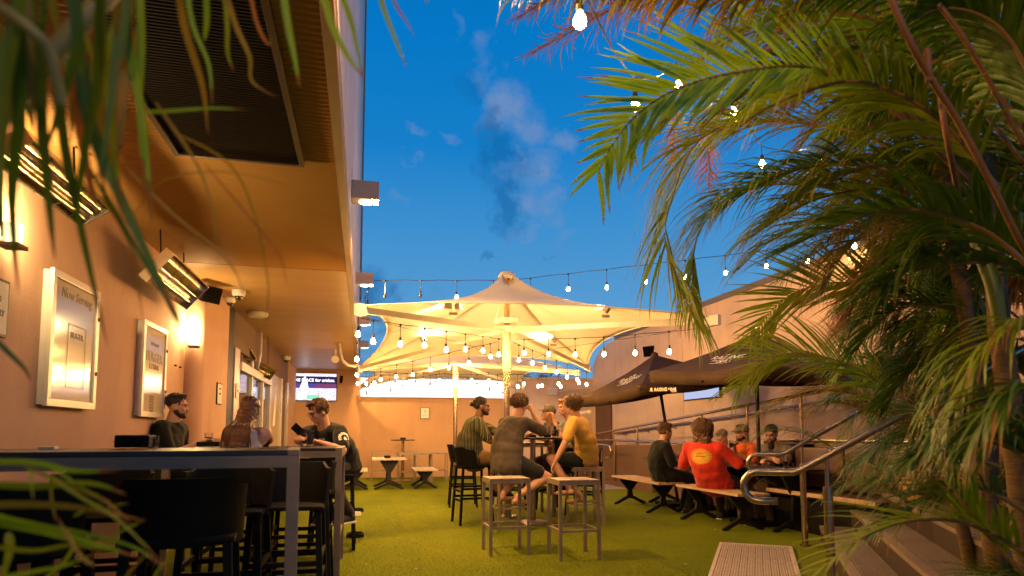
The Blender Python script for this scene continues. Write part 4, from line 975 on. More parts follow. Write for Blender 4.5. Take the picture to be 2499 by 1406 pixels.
p = at(626, 840, 10.4); b = MB(); b.bbox((p.x - .08, p.y - .08, 2.45), (p.x + .08, p.y + .08, 2.8), .004); b.build('upper_duct', 'aluminium', t)
b = MB(); T = Matrix.Translation((p.x, p.y, 0)); b.add([T @ V(q) for q in ((-.08, -.08, 2.45), (.08, -.08, 2.45), (.08, .08, 2.45), (-.08, .08, 2.45), (-.03, -.05, 2.2), (.04, -.05, 2.2), (.04, .05, 2.2), (-.03, .05, 2.2))], [(0, 1, 5, 4), (1, 2, 6, 5), (2, 3, 7, 6), (3, 0, 4, 7), (4, 5, 6, 7)]); b.build('taper', 'aluminium', t)
def wedge_speaker(p, d, label, s_=1.0, m='black_plastic'):
    p = V(p); rot = V(d).normalized().to_track_quat('Y', 'Z').to_matrix().to_4x4(); T = Matrix.Translation(p) @ rot @ Matrix.Scale(s_, 4)
    t = thing('loudspeaker', label, 'loudspeaker', p)
    b = MB(); b.add([T @ V(q) for q in ((-.12, .10, -.09), (.12, .10, -.09), (.12, .10, .09), (-.12, .10, .09), (-.07, -.10, -.06), (.07, -.10, -.06), (.07, -.10, .06), (-.07, -.10, .06))],
                [(0, 1, 2, 3), (4, 7, 6, 5), (0, 4, 5, 1), (1, 5, 6, 2), (2, 6, 7, 3), (3, 7, 4, 0)]); b.build('cabinet', m, t)
    b = MB(); b.box((-.11, .101, -.08), (.11, .106, .08), T); b.build('grille', 'black_slat', t)
    b = MB(); b.tube([T @ V((0, -.1, 0)), T @ V((0, -.2, .02))], .012, 6); b.build('bracket', 'black_metal', t)
wedge_speaker(at(502, 716, 6.9), (.75, -.55, -.25), 'black wedge loudspeaker beside the gold heater')
wedge_speaker(at(1592, 856, 14.6), (-.8, -.5, -.2), 'dark loudspeaker high on the side wall', 1.35)
wedge_speaker(at(832, 926, 16.7), (.8, -.6, -.1), 'black loudspeaker beside the wall television', 1.1)
def dome(p, label, s_=1, lens=True):
    p = V(p); t = thing('dome_camera', label, 'camera', p, 'white dome security cameras')
    b = MB(); b.lathe([(0, .05 * s_), (.075 * s_, .05 * s_), (.075 * s_, .005 * s_), (.06 * s_, -.02 * s_), (0, -.022 * s_)], p, 20); b.build('housing', 'white_metal', t, smooth=True)
    b = MB(); b.ell(p + V((0, 0, -.02 * s_)), .048 * s_, 14, 8); b.build('dome', 'glass_dark', t, smooth=True)
dome((-1.42, 7.75, 2.745), 'upper dome camera of the pair above the sconce'); dome((-1.55, 7.95, 2.70), 'lower dome camera of the pair above the sconce', .8)
dome((-1.62, 14.3, 2.74), 'single dome camera near the far end of the soffit', 1.15)
t = thing('smoke_detector', 'flat round white detector on the soffit', 'detector', (-1.43, 9.15, 2.77)); b = MB(); b.lathe([(0, .03), (.14, .03), (.14, -.005), (.11, -.03), (0, -.03)], (-1.43, 9.15, 2.765), 24); b.build('body', 'white_metal', t, smooth=True)
t = thing('round_floodlight', 'small round white spotlight hanging under the far soffit', 'spotlight', (-.55, 12.9, 2.7)); b = MB(); b.cyl((-.55, 12.9, 2.8), (-.55, 12.9, 2.66), .02, n=8); b.build('stem', 'white_metal', t); b = MB(); b.cyl((-.55, 12.98, 2.64), (-.55, 12.86, 2.60), .05, .075, n=16); b.build('head', 'white_metal', t, smooth=True)
t = thing('conduit', 'curved cream conduit from the soffit to the canopy corner', 'conduit', (-.35, 12.2, 2.6))
b = MB(); b.tube([(-.45, 12.0, 2.8), (-.42, 12.0, 2.6), (-.38, 12.0, 2.48), (-.28, 12.0, 2.40), (-.1, 12.0, 2.38)], .03, 10); b.build('tube', 'cream_metal', t, smooth=True)
t = thing('junction_box', 'white square electrical box on the far wall with two conduits', 'electrical box', (5.0, 17.1, 2.3))
q = aty(1348, 956, 17.1); b = MB(); b.bbox((q.x - .13, 17.04, q.z - .1), (q.x + .13, 17.13, q.z + .1), .01); b.build('box', 'white_metal', t)
b = MB(); b.tube([(q.x, 17.1, q.z + .1), (q.x, 17.1, 2.66)], .015, 6); b.tube([(q.x + .13, 17.1, q.z), (6.38, 17.1, q.z + .14)], .015, 6); b.build('conduit', 'white_metal', t, smooth=True)

# ------------------------------------------------------------------ televisions showing cricket
def screen_mat(name, seed):
    m = bpy.data.materials.new(name); m.use_nodes = True; t = m.node_tree; t.nodes.clear()
    tc_ = t.nodes.new('ShaderNodeTexCoord'); vo = t.nodes.new('ShaderNodeTexVoronoi'); vo.inputs['Scale'].default_value = 46
    mp = t.nodes.new('ShaderNodeMapping'); mp.inputs['Location'].default_value = (seed, 0, seed); t.links.new(tc_.outputs['Generated'], mp.inputs[0]); mp.inputs['Scale'].default_value = (1.8, .0, 1)
    t.links.new(mp.outputs[0], vo.inputs['Vector'])
    r_ = t.nodes.new('ShaderNodeValToRGB'); t.links.new(vo.outputs['Color'], r_.inputs[0]); r_.color_ramp.interpolation = 'CONSTANT'
    e = r_.color_ramp.elements; e[0].color = (.95, .92, 1, 1); e[1].position = .48; e[1].color = (.05, .04, .14, 1)
    for p_, c_ in ((.56, (.8, .3, .3, 1)), (.62, (.3, .35, .8, 1)), (.72, (.95, .9, 1, 1))): x = e.new(p_); x.color = c_
    em = t.nodes.new('ShaderNodeEmission'); t.links.new(r_.outputs[0], em.inputs[0]); em.inputs[1].default_value = 1.3
    o_ = t.nodes.new('ShaderNodeOutputMaterial'); t.links.new(em.outputs[0], o_.inputs[0]); return m
crowd = screen_mat('screen_crowd', 0); scr_dark = emat('screen_dark', (.035, .02, .09), 1.0); scr_white = emat('screen_white', (1, .97, 1), 2.0)
scr_red = emat('screen_red', (.22, .06, .16), 1.0); scr_green = emat('screen_green', (.25, .7, .45), 1.2); scr_violet = emat('screen_violet', (.10, .07, .35), 1.0)
def tv(o, xd, w_, h_, label, players=True, blank=False):
    t = thing('television', label, 'television', o); T = frameT(o, xd, (0, 0, 1)); W_, H_ = w_ / 2, h_ / 2
    b = MB(); b.bbox((-W_ - .015, -H_ - .02, -.05), (W_ + .015, H_ + .015, 0), .006, T); b.build('bezel', 'black_plastic', t)
    def layer(x0, y0, x1, y1, m, z, nm='screen'): b = MB(); b.box((x0, y0, z - .0005), (x1, y1, z), T); return b.build(nm, m, t)
    if blank:
        layer(-W_, -H_, W_, H_, emat('screen_pale', (.62, .68, 1.0), .75), .002)
        b = MB(); r_ = random.Random(3)
        for row in range(2):
            for k in range(16): x = -W_ * .75 + k * W_ * .1; b.ell(T @ V((x, -.04 - row * .06 + r_.uniform(-.01, .01), .003)), (.015, .015, .015), 6, 4)
        b.build('picture', emat('screen_grey', (.35, .36, .5), .7), t)
        return t
    layer(-W_, -H_, W_, H_, scr_dark, .002)
    layer(-W_, H_ * .78, W_, H_, crowd, .003); layer(-W_, -H_, W_, -H_ * .10, crowd, .003); layer(-W_ * .35, -H_ * .92, W_ * .25, -H_ * .6, scr_green, .004)
    layer(-W_, -H_ * .10, W_ * .1, H_ * .25, scr_violet, .003); layer(W_ * .1, -H_ * .10, W_, H_ * .25, scr_red, .003)
    tx = text('lettering', 'MAKE SPACE', h_ * .155, scr_white, T @ Matrix.Translation((-w_ * .27, h_ * .245, .006)), t, bold=.002)
    text('lettering', 'for cricket.', h_ * .155, scr_white, T @ Matrix.Translation((w_ * .25, h_ * .245, .006)), t, bold=.003)
    if players:
        b = MB(); x0 = -w_ * .20; s_ = h_
        fig = [(-.03, .36), (.03, .38), (.05, .30), (.04, .24), (.09, .20), (.12, .02), (.16, -.12), (.13, -.14), (.09, -.02), (.09, -.2), (.07, -.44), (-.03, -.44), (-.0, -.2), (-.05, -.44), (-.14, -.44), (-.10, -.15), (-.09, 0), (-.15, -.06), (-.17, -.03), (-.10, .14), (-.05, .24)]
        b.add([T @ V((x0 + x * s_, y * s_, .009)) for x, y in fig], [tuple(range(len(fig)))]); b.build('player_figure', scr_white, t)
    return t
tv((-1.245, 17.02, 2.345), (1, 0, 0), 1.12, .69, 'television on the far wall showing a white clad cricketer')
tv((-2.62, 12.6, 2.28), (1, 0, 0), 1.3, .75, 'television glowing behind the shopfront glass')  # added screen behind the glass, imitates a reflected television
tv((6.35, 11.1, 2.2), (0, -1, 0), 1.3, .74, 'pale screened television on the side wall under the dark umbrellas', blank=True)

# ------------------------------------------------------------------ things on the tables and floor
def glass_of(p, h, r, fill, label, mb='beer', group='beer glasses'):
    p = V(p); t = thing('beer_glass', label, 'glass', p, group)
    b = MB(); b.lathe([(0, 0), (r * .78, 0), (r * .82, .012), (r, h), (r - .0025, h), (r * .80, .016), (0, .016)], p, 20); b.build('glass', 'glass', t, smooth=True)
    if fill > 0:
        r1 = r * .79 - .001; r2_ = r1 + (r - r1 - .004) * fill
        b = MB(); b.lathe([(0, .018), (r1, .018), (r2_, h * fill), (0, h * fill)], p, 20); b.build('beer', mb, t, smooth=True)
        b = MB(); b.lathe([(0, h * fill + .0005), (r2_, h * fill + .0005), (r2_ + .0005, h * fill + .014), (0, h * fill + .014)], p, 20); b.build('foam', 'foam', t, smooth=True)
def put(px, py, d, z): v = at(px, py, d); return (v.x, v.y, z)
glass_of(put(740, 1080, 5.9, 1.036), .135, .036, .68, 'pale beer glass, the left of two in front of the phone')
glass_of(put(757, 1080, 5.8, 1.036), .145, .036, .86, 'full amber beer glass, the right of two in front of the phone', 'beer_dark')
glass_of(put(509, 1078, 6.0, 1.036), .12, .038, .55, 'half full beer glass beside the bearded man\'s hand')
glass_of(put(1331, 1060, 8.25, 1.101), .15, .036, .5, 'beer glass on the round table beside the cap wearer')
glass_of(put(1358, 1060, 8.0, 1.101), .15, .036, .55, 'amber beer glass on the round table near the yellow shirt')
glass_of(put(1352, 1060, 8.2, 1.101), .14, .034, .35, 'nearly empty glass between the two beers on the round table')
glass_of((5.0, 7.75, .742), .13, .035, .6, 'beer glass on the picnic table by the orange shirt')
glass_of((4.95, 6.72, .742), .14, .036, .45, 'half empty beer glass on the picnic table before the bearded man')
glass_of((4.85, 8.75, .742), .14, .036, .7, 'beer glass on the farther picnic table')
glass_of((5.05, 9.0, .742), .14, .036, .3, 'nearly empty glass on the farther picnic table')
glass_of(put(1322, 1062, 7.95, 1.101), .13, .034, .25, 'empty looking glass beside the elbow on the round table')
def box_holder(p, w_, d_, h_, label, rz=0, nap=True):
    t = thing('table_caddy', label, 'caddy', p, 'black table caddies'); T = Matrix.Translation(p) @ Matrix.Rotation(rz, 4, 'Z')
    b = MB(); b.bbox((-w_ / 2, -d_ / 2, 0), (w_ / 2, d_ / 2, h_), .008, T); b.build('holder', 'black_plastic', t)
    b = MB(); b.bbox((-w_ / 2 - .004, -d_ / 2 - .004, h_ * .45), (w_ / 2 + .004, d_ / 2 + .004, h_ * .5), .001, T); b.build('lip', 'black_metal', t)
    return t
p = V(put(118, 1104, 2.75, 1.0815)); t = thing('napkin', 'small crumpled white napkin on the near bar table', 'napkin', p)
b = MB(); b.bbox((p.x - .03, p.y - .025, p.z), (p.x + .03, p.y + .025, p.z + .012), .004); b.build('paper', 'paper', t)
for k_, (px_, dd_, l_) in enumerate(((560, 3.1, 'round dark coaster on the near bar table, left of its end'), (655, 2.95, 'round dark coaster nearest the end of the near bar table'))):
    p = V(put(px_, 1090, dd_, 1.081)); t = thing('coaster', l_, 'coaster', p, 'coasters'); b = MB(); b.lathe([(0, 0), (.045, 0), (.045, .004), (0, .004)], p, 20); b.build('mat', 'brown_wall', t)
box_holder(put(330, 1085, 2.95, 1.085), .145, .10, .058, 'wide black caddy on the near bar table')
p = V(put(378, 1085, 3.0, 1.085)); t = thing('tumbler', 'small ribbed clear tumbler beside the wide black caddy', 'glass', p)
b = MB(); b.lathe([(0, 0), (.016, 0), (.018, .055), (.016, .055), (.014, .005), (0, .005)], p, 14); b.build('glass', 'glass', t)
box_holder(put(511, 1085, 5.7, 1.037), .19, .12, .04, 'black ashtray caddy in front of the bearded man')
box_holder((2.1, 7.98, 1.102), .16, .12, .03, 'black ashtray caddy on the round table')
box_holder((2.32, 8.0, 1.102), .14, .10, .035, 'second black caddy beside the beers on the round table')
box_holder((.97, 15.88, 1.001), .13, .1, .05, 'black caddy on the empty far round table')
box_holder((.52, 13.8, .632), .13, .1, .05, 'black caddy on the bone slatted table')
box_holder((4.86, 7.62, .742), .22, .14, .06, 'black caddy on the picnic table by the orange shirt')
box_holder((5.05, 7.0, .742), .18, .12, .04, 'black ashtray on the picnic table before the bearded man')
def bowl(p, r, label, m):
    t = thing('bowl', label, 'bowl', p, 'bowls on the turf'); b = MB(); b.lathe([(0, .0), (r, 0), (r * .9, .045), (r * .82, .045), (r * .7, .012), (0, .012)], p, 24); b.build('bowl', m, t, smooth=True)
bowl((-.06, 9.75, .005), .10, 'black pet bowl, farther of two beside the bar table legs', 'black_plastic')
bowl((-.08, 9.3, .005), .085, 'shallow clear dish next to the black bowl', 'white_metal')
bowl((-.06, 7.4, .005), .10, 'nearest black pet bowl on the turf', 'black_plastic')
p = V((4.98, 7.5, 0)); t = thing('shopping_bag', 'crumpled colourful shopping bag under the picnic table', 'bag', p)
b = MB(); b.bbox((p.x - .15, p.y - .1, 0), (p.x + .15, p.y + .1, .26), .03)
for v in b.v: v += V((noise.noise(v * 9) * .04, noise.noise(v * 9 + V((3, 0, 0))) * .04, 0))
b.build('bag', mat('bag', (.5, .12, .05), .5, col2=(.6, .5, .3), scale=22, amount=.3), t)
# ------------------------------------------------------------------ people
skin_a = mat('skin_fair', (.57, .31, .21), .5, col2=(.46, .225, .145), scale=9, spec=.4)
skin_b = mat('skin_tan', (.30, .15, .09), .5, col2=(.24, .11, .065), scale=9, spec=.4)
hair_dk = mat('hair_dark', (.016, .010, .007), .45, col2=(.035, .02, .012), scale=60, stretch=(1, 1, .2), bump=.8, bscale=120)
hair_br = mat('hair_brown', (.065, .029, .012), .5, col2=(.15, .066, .026), scale=60, stretch=(1, 1, .2), bump=.8, bscale=120)
hair_au = mat('hair_auburn', (.055, .019, .009), .45, col2=(.20, .07, .022), scale=34, stretch=(1, 1, .12), bump=.7, bscale=110)
hair_bl = mat('hair_fair', (.36, .20, .08), .5, col2=(.24, .12, .045), scale=60, bump=.8, bscale=120)
hair_gr = mat('hair_grey', (.38, .33, .28), .5, col2=(.2, .16, .13), scale=60, bump=.8, bscale=120)
eye_m = mat('eye', (.03, .02, .015), .2); lip_m = mat('lips', (.38, .12, .09), .45)
def cloth(name, c1, c2=None, **k): return mat(name, c1, .85, col2=c2 or tuple(x * .72 for x in c1), scale=k.pop('scale', 14), bump=.3, bscale=55, spec=.2, sheen=.15, **k)
def remeshed(b, vox, smooth, disp=0, dscale=9, decim=None, folds=None):
    me = bpy.data.meshes.new('tmp'); me.from_pydata([tuple(v) for v in b.v], [], b.f)
    bm = bmesh.new(); bm.from_mesh(me); bmesh.ops.recalc_face_normals(bm, faces=bm.faces[:]); bm.to_mesh(me); bm.free()
    o = bpy.data.objects.new('tmp', me); C.objects.link(o)
    m = o.modifiers.new('r', 'REMESH'); m.mode = 'VOXEL'; m.voxel_size = vox
    if smooth: m = o.modifiers.new('s', 'SMOOTH'); m.factor = .5; m.iterations = smooth
    if decim: m = o.modifiers.new('d', 'DECIMATE'); m.ratio = decim
    dg = bpy.context.evaluated_depsgraph_get(); out = bpy.data.meshes.new_from_object(o.evaluated_get(dg))
    bpy.data.objects.remove(o)
    if disp:
        ns = [v.normal.copy() for v in out.vertices]
        for v, n_ in zip(out.vertices, ns):
            p = v.co
            if folds is not None:
                s_ = V((p.x * dscale, p.y * dscale, p.z * dscale * folds))
            else: s_ = p * dscale
            d = noise.noise(s_) + .5 * noise.noise(s_ * 2.3 + V((7, 1, 3)))
            d = (abs(d) ** .7) * (1 if d > 0 else -1)
            v.co = p + n_ * d * disp
    return out
def link(me, name, m, parent, loc):
    for v in me.vertices: v.co -= loc
    me.materials.clear(); me.materials.append(m); me.shade_smooth(); me.name = name
    o = bpy.data.objects.new(name, me); C.objects.link(o)
    if parent: o.parent = parent
    return o
def capsule(b, p, q, r1, r2, n=14):
    p = V(p); q = V(q); d = q - p; L_ = d.length
    if L_ < 1e-5: b.ell(p, r1, n, 8); return
    d.normalize(); rot = d.to_track_quat('Z', 'Y').to_matrix().to_4x4(); T = Matrix.Translation(p) @ rot; prof = []
    for i in range(5): a = PI / 2 * (i / 4); prof.append((r1 * math.sin(a), -r1 * math.cos(a)))
    for i in range(5): a = PI / 2 * (i / 4); prof.append((r2 * math.cos(a), L_ + r2 * math.sin(a)))
    b.lathe(prof, (0, 0, 0), n, T)
def ik(a, t, l1, l2, pole):
    a = V(a); t = V(t); d = t - a; D_ = d.length; mx = (l1 + l2) * .995
    if D_ > mx: t = a + d * (mx / D_); D_ = mx; d = t - a
    D_ = max(D_, abs(l1 - l2) + .02)
    x = (l1 * l1 - l2 * l2 + D_ * D_) / (2 * D_); h = math.sqrt(max(0, l1 * l1 - x * x)); dn = d.normalized()
    pl_ = V(pole); pl_ = (pl_ - dn * pl_.dot(dn))
    pl_ = pl_.normalized() if pl_.length > 1e-4 else V((0, 0, -1))
    return a + dn * x + pl_ * h, t
def person(label, pelvis, face, head, look, hands, feet, skin=skin_a, shirt=None, pants=None, shorts=False, hair=('short', hair_dk),
           beard=None, sc=1.0, bulk=1.0, seat=.72, sleeve=.55, poles=None, shoe=None, grp=None, long_sleeve=False, cap=None, collar=False, tank=False,
           knees=None, fingers=('curl', 'curl'), hem=0.0, glasses=False, up_bend=0):
    """pelvis (x, y): where the person sits; face: xy direction of the chest; head: head centre; look: direction of the face;
       hands: [left, right] wrist targets; feet: [left, right] ankle targets; all world space."""
    fx = V((face[0], face[1], 0)).normalized(); rt = V((fx.y, -fx.x, 0)); P = V((pelvis[0], pelvis[1], seat + .10 * sc)); loc = V((pelvis[0], pelvis[1], 0))
    H_ = V(head); lk = V(look).normalized()
    hx = lk.cross(V((0, 0, 1))).normalized(); hz = hx.cross(lk).normalized()
    HT = Matrix(((hx.x, lk.x, hz.x, H_.x), (hx.y, lk.y, hz.y, H_.y), (hx.z, lk.z, hz.z, H_.z), (0, 0, 0, 1))) @ Matrix.Scale(sc, 4)
    neckdir = (V((0, 0, 1)) * .8 + (H_ - P).normalized() * .2).normalized()
    N_ = H_ - neckdir * .165 * sc - fx * .035 * sc - hz * 0
    spine = (N_ - P); sd_ = spine.normalized()
    def sp(u):   # curved back
        return P.lerp(N_, u) - fx * (.055 * sc * 4 * u * (1 - u)) * (1.2)
    bend = (sp(1) - sp(.75)).normalized(); rtc = rt; fwc = rtc.cross(bend).normalized()
    if fwc.dot(fx) < 0: fwc = -fwc
    bk = bulk
    sh = [N_ - bend * .055 * sc + s_ * rtc * .178 * sc * (.55 + .45 * bk) for s_ in (-1, 1)]
    hip = [P + s_ * rt * .092 * sc + fx * .02 * sc for s_ in (-1, 1)]
    poles = poles or [V((0, 0, -1)) - rt * .6 - fx * .3, V((0, 0, -1)) + rt * .6 - fx * .3]
    el, wr, kn, an = [], [], [], []
    for i in (0, 1):
        e, w_ = ik(sh[i], hands[i], .285 * sc, .255 * sc, poles[i]); el.append(e); wr.append(w_)
        kp = (knees[i] if knees else V((0, 0, 1)) + fx * .9)
        k_, a_ = ik(hip[i], V(feet[i]), .43 * sc, .42 * sc, kp); kn.append(k_); an.append(a_)
    def ring_ell(b, u, rx, ry, rz, g=0, off=0):
        c = sp(u) + fwc * off; up_ = sd_; f_ = rt.cross(up_).normalized(); f_ = f_ if f_.dot(fx) > 0 else -f_
        T = Matrix(((rt.x, f_.x, up_.x, c.x), (rt.y, f_.y, up_.y, c.y), (rt.z, f_.z, up_.z, c.z), (0, 0, 0, 1)))
        b.ell((0, 0, 0), ((rx * bk + g) * sc, (ry * bk + g) * sc, (rz + g) * sc), 18, 12, T)
    def torso(b, g, low=True, shd=True):
        if low: ring_ell(b, .0, .165, .125, .12, g)
        ring_ell(b, .18, .150, .115, .14, g, .01); ring_ell(b, .42, .150, .110, .15, g, .005)
        ring_ell(b, .66, .165, .115, .15, g, .005); ring_ell(b, .80, .160, .105, .12, g)
        for i in (0, 1) if shd else ():
            capsule(b, sp(.90), sh[i] + (sp(.9) - sh[i]) * .15, (.058 + g) * sc, (.060 + g) * sc)
            capsule(b, sp(.70) + (sh[i] - sp(.9)) * .45, sh[i] * .9 + sp(.8) * .1, (.085 * bk + g) * sc, (.062 + g) * sc)
    b = MB(); torso(b, 0)
    capsule(b, sp(.93), H_ - hz * .05 * sc - lk * .012 * sc, .062 * sc * (.6 + .4 * bk), .054 * sc * (.6 + .4 * bk))
    for c, r_ in (((0, -.012, .035), (.073, .091, .083)), ((0, .022, -.03), (.060, .066, .075)), ((0, .035, -.072), (.045, .045, .038)), ((0, .082, -.094), (.019, .014, .014)),
                  ((0, .072, .022), (.052, .022, .014)), ((0, .085, -.058), (.024, .013, .011)), ((-.034, .066, -.022), (.022, .020, .02)), ((.034, .066, -.022), (.022, .020, .02)),
                  ((-.072, -.008, -.012), (.011, .022, .033)), ((.072, -.008, -.012), (.011, .022, .033))): b.ell(c, r_, 16, 12, HT)
    b.lathe([(.016, 0), (.010, .045)], (0, 0, 0), 10, HT @ Matrix.Translation((0, .094, -.032)) @ Matrix.Rotation(R(-14), 4, 'X').inverted())
    b.ell((0, .100, -.030), (.016, .013, .011), 10, 8, HT)
    for i in (0, 1):
        s_ = -1 if i == 0 else 1
        capsule(b, sh[i], el[i], .052 * sc * (.5 + .5 * bk), .041 * sc); capsule(b, el[i], el[i].lerp(wr[i], .35), .041 * sc, .040 * sc * (.5 + .5 * bk)); capsule(b, el[i].lerp(wr[i], .35), wr[i], .040 * sc * (.5 + .5 * bk), .026 * sc)
        d = (wr[i] - el[i]).normalized(); hu = V((0, 0, 1)); hu = (hu - d * hu.dot(d)); hu = hu.normalized() if hu.length > .1 else -fx
        side = d.cross(hu).normalized(); md = fingers[i]
        if md == 'fist_up': d2 = (d * .5 + hu * 0 + V((0, 0, .3)) + fx * .0).normalized()
        else: d2 = d
        hu2 = side.cross(d2).normalized()
        palm = wr[i] + d2 * .05 * sc
        T = Matrix(((side.x, d2.x, hu2.x, palm.x), (side.y, d2.y, hu2.y, palm.y), (side.z, d2.z, hu2.z, palm.z), (0, 0, 0, 1)))
        b.ell((0, 0, 0), (.041 * sc, .052 * sc, .018 * sc), 14, 8, T)
        cu_ = {'curl': .9, 'fist_up': 1.6, 'grip': 1.4, 'flat': .25}.get(md, .9); inw = 1 if i == 0 else -1
        for q, (xx, ln) in enumerate(((-.030, .072), (-.010, .082), (.010, .078), (.030, .062))):
            p0 = V((xx, .04, 0)); a1 = -cu_ * .45; p1 = p0 + V((0, math.cos(a1), math.sin(a1))) * ln * .5; a2 = -cu_ * 1.35; p2 = p1 + V((0, math.cos(a2), math.sin(a2))) * ln * .5
            capsule(b, T @ (p0 * sc), T @ (p1 * sc), .0105 * sc, .0095 * sc, 8); capsule(b, T @ (p1 * sc), T @ (p2 * sc), .0095 * sc, .0085 * sc, 8)
        p0 = V((-inw * .0 + (.030 * (1 if i == 0 else -1)), -.015, -.004)); p1 = p0 + V(((.022 if i == 0 else -.022), .035, -.012)); p2 = p1 + V(((-.004 if i == 0 else .004), .032, -.010))
        capsule(b, T @ (p0 * sc), T @ (p1 * sc), .013 * sc, .0115 * sc, 8); capsule(b, T @ (p1 * sc), T @ (p2 * sc), .0115 * sc, .010 * sc, 8)
        capsule(b, hip[i], kn[i], .088 * sc * bk, .056 * sc); capsule(b, kn[i], kn[i].lerp(an[i], .3) - (kn[i] - hip[i]).normalized() * .008, .055 * sc, .056 * sc); capsule(b, kn[i].lerp(an[i], .3) - (kn[i] - hip[i]).normalized() * .008, an[i], .056 * sc, .034 * sc)
        toe = fx * 1.0; sd2 = (an[i] - kn[i]).normalized(); toe = (toe + sd2 * .25 * 0); toe.z = -.12; toe.normalize()
        fb = an[i] + V((0, 0, -.055 * sc)); capsule(b, an[i], fb, .034 * sc, .033 * sc); capsule(b, fb - toe * .035 * sc, fb + toe * .13 * sc, .034 * sc, .026 * sc); capsule(b, fb + toe * .12 * sc, fb + toe * .175 * sc, .028 * sc, .018 * sc)
    body = remeshed(b, .0085, 2)
    o = link(body, 'person', skin, None, loc); o.location = loc; tag(o, label, 'person', grp)
    root = o
    # clothes
    if pants:
        b = MB(); ring_ell(b, -.02, .163, .125, .10, .010)
        for i in (0, 1):
            if shorts:
                e = hip[i].lerp(kn[i], .72); capsule(b, hip[i], e, .104 * sc * bk, .088 * sc)
            else:
                capsule(b, hip[i], kn[i], .102 * sc * bk, .070 * sc); capsule(b, kn[i], an[i] + V((0, 0, .01)), .070 * sc, .052 * sc)
        link(remeshed(b, .012, 3, .006, 11), 'shorts' if shorts else 'trousers', pants, root, loc)
    b = MB(); g = .019; torso(b, g, True, not tank)
    ring_ell(b, -.03 - hem * .5, .185, .150, .10 + hem * .5, g + .004)
    for u in (.08, .28, .5): ring_ell(b, u, .176 - .02 * u, .140 - .02 * u, .16, g)
    if not tank:
        for i in (0, 1):
            if long_sleeve: capsule(b, sh[i], el[i], .068 * sc, .056 * sc); capsule(b, el[i], el[i].lerp(wr[i], .9), .056 * sc, .038 * sc)
            else: e = sh[i].lerp(el[i], sleeve + .1); capsule(b, sh[i], e, .070 * sc * (.5 + .5 * bk), .066 * sc * (.5 + .5 * bk))
    if collar:
        for i in range(9):
            a = 2 * PI * i / 9; a2 = 2 * PI * (i + 1) / 9; c = sp(.97)
            capsule(b, c + (rt * math.cos(a) + fx * math.sin(a)) * .066 * sc, c + (rt * math.cos(a2) + fx * math.sin(a2)) * .066 * sc, .016, .016, 8)
    sm = remeshed(b, .0115, 7, .0105, 8.5, folds=.5) if not tank else remeshed(b, .0115, 5, .006, 9); sh_o = link(sm, 'shirt', shirt, root, loc)
    if shoe:
        for i in (0, 1):
            b = MB(); toe = fx.copy(); toe.z = -.12; toe.normalize(); fb = an[i] + V((0, 0, -.055 * sc))
            capsule(b, fb - toe * .04 * sc, fb + toe * .13 * sc, .044 * sc, .036 * sc); capsule(b, fb + toe * .12 * sc, fb + toe * .185 * sc, .038 * sc, .028 * sc); capsule(b, an[i] - V((0, 0, .02)), fb, .043, .04)
            link(remeshed(b, .010, 2), 'shoe', shoe, root, loc)
            b = MB(); T = Matrix.Translation(fb + V((0, 0, -.045))) @ fx.to_track_quat('Y', 'Z').to_matrix().to_4x4(); b.bbox((-.042, -.08, 0), (.042, .21, .018), .006, T); b.build('sole', M['print_white'] if shoe.name.endswith('w') else M['black_plastic'], root)
    # face details
    b = MB()
    for s_ in (-1, 1): b.ell((s_ * .030, .0855, .000), (.0115, .006, .0065), 8, 6, HT)
    b.build('eyes', eye_m, root, smooth='all')
    b = MB()
    for s_ in (-1, 1): b.tube([HT @ V(q) for q in ((s_ * .014, .096, .018), (s_ * .032, .094, .024), (s_ * .050, .080, .018))], .0042 * sc, 6)
    b.build('eyebrows', hair[1] if hair else hair_dk, root)
    b = MB(); b.ell((0, .0965, -.058), (.021, .005, .0065), 10, 6, HT); b.build('lips', lip_m, root, smooth='all')
    if glasses:
        b = MB()
        for s_ in (-1, 1): b.tube([HT @ V((s_ * .033 + .024 * math.cos(a), .105, .0 + .019 * math.sin(a))) for a in [2 * PI * k / 14 for k in range(15)]], .0018, 5); b.tube([HT @ V((s_ * .056, .103, .003)), HT @ V((s_ * .078, -.0, .008))], .0016, 5)
        b.tube([HT @ V((-.009, .106, .003)), HT @ V((.009, .106, .003))], .0018, 5); b.build('glasses', 'steel_rail', root)
        b = MB()
        for s_ in (-1, 1): b.lathe([(0, 0), (.022, 0), (.022, .001), (0, .001)], (0, 0, 0), 14, HT @ Matrix.Translation((s_ * .033, .105, 0)) @ Matrix.Rotation(PI / 2, 4, 'X'))
        b.build('lenses', 'glass', root)
    if beard:
        b = MB(); kind_, bm_ = beard
        b.ell((0, .036, -.078), (.052, .052, .036), 14, 10, HT); b.ell((0, .070, -.092), (.030, .026, .024), 12, 8, HT)
        for s_ in (-1, 1): b.ell((s_ * .048, .012, -.052), (.016, .034, .036), 10, 8, HT)
        b.ell((0, .090, -.047), (.026, .010, .006), 10, 6, HT)
        if kind_ == 'long': b.ell((0, .065, -.14), (.042, .036, .075), 12, 10, HT); b.ell((0, .06, -.20), (.024, .024, .055), 12, 8, HT)
        link(remeshed(b, .006, 1, .004, 60), 'beard', bm_, root, loc)
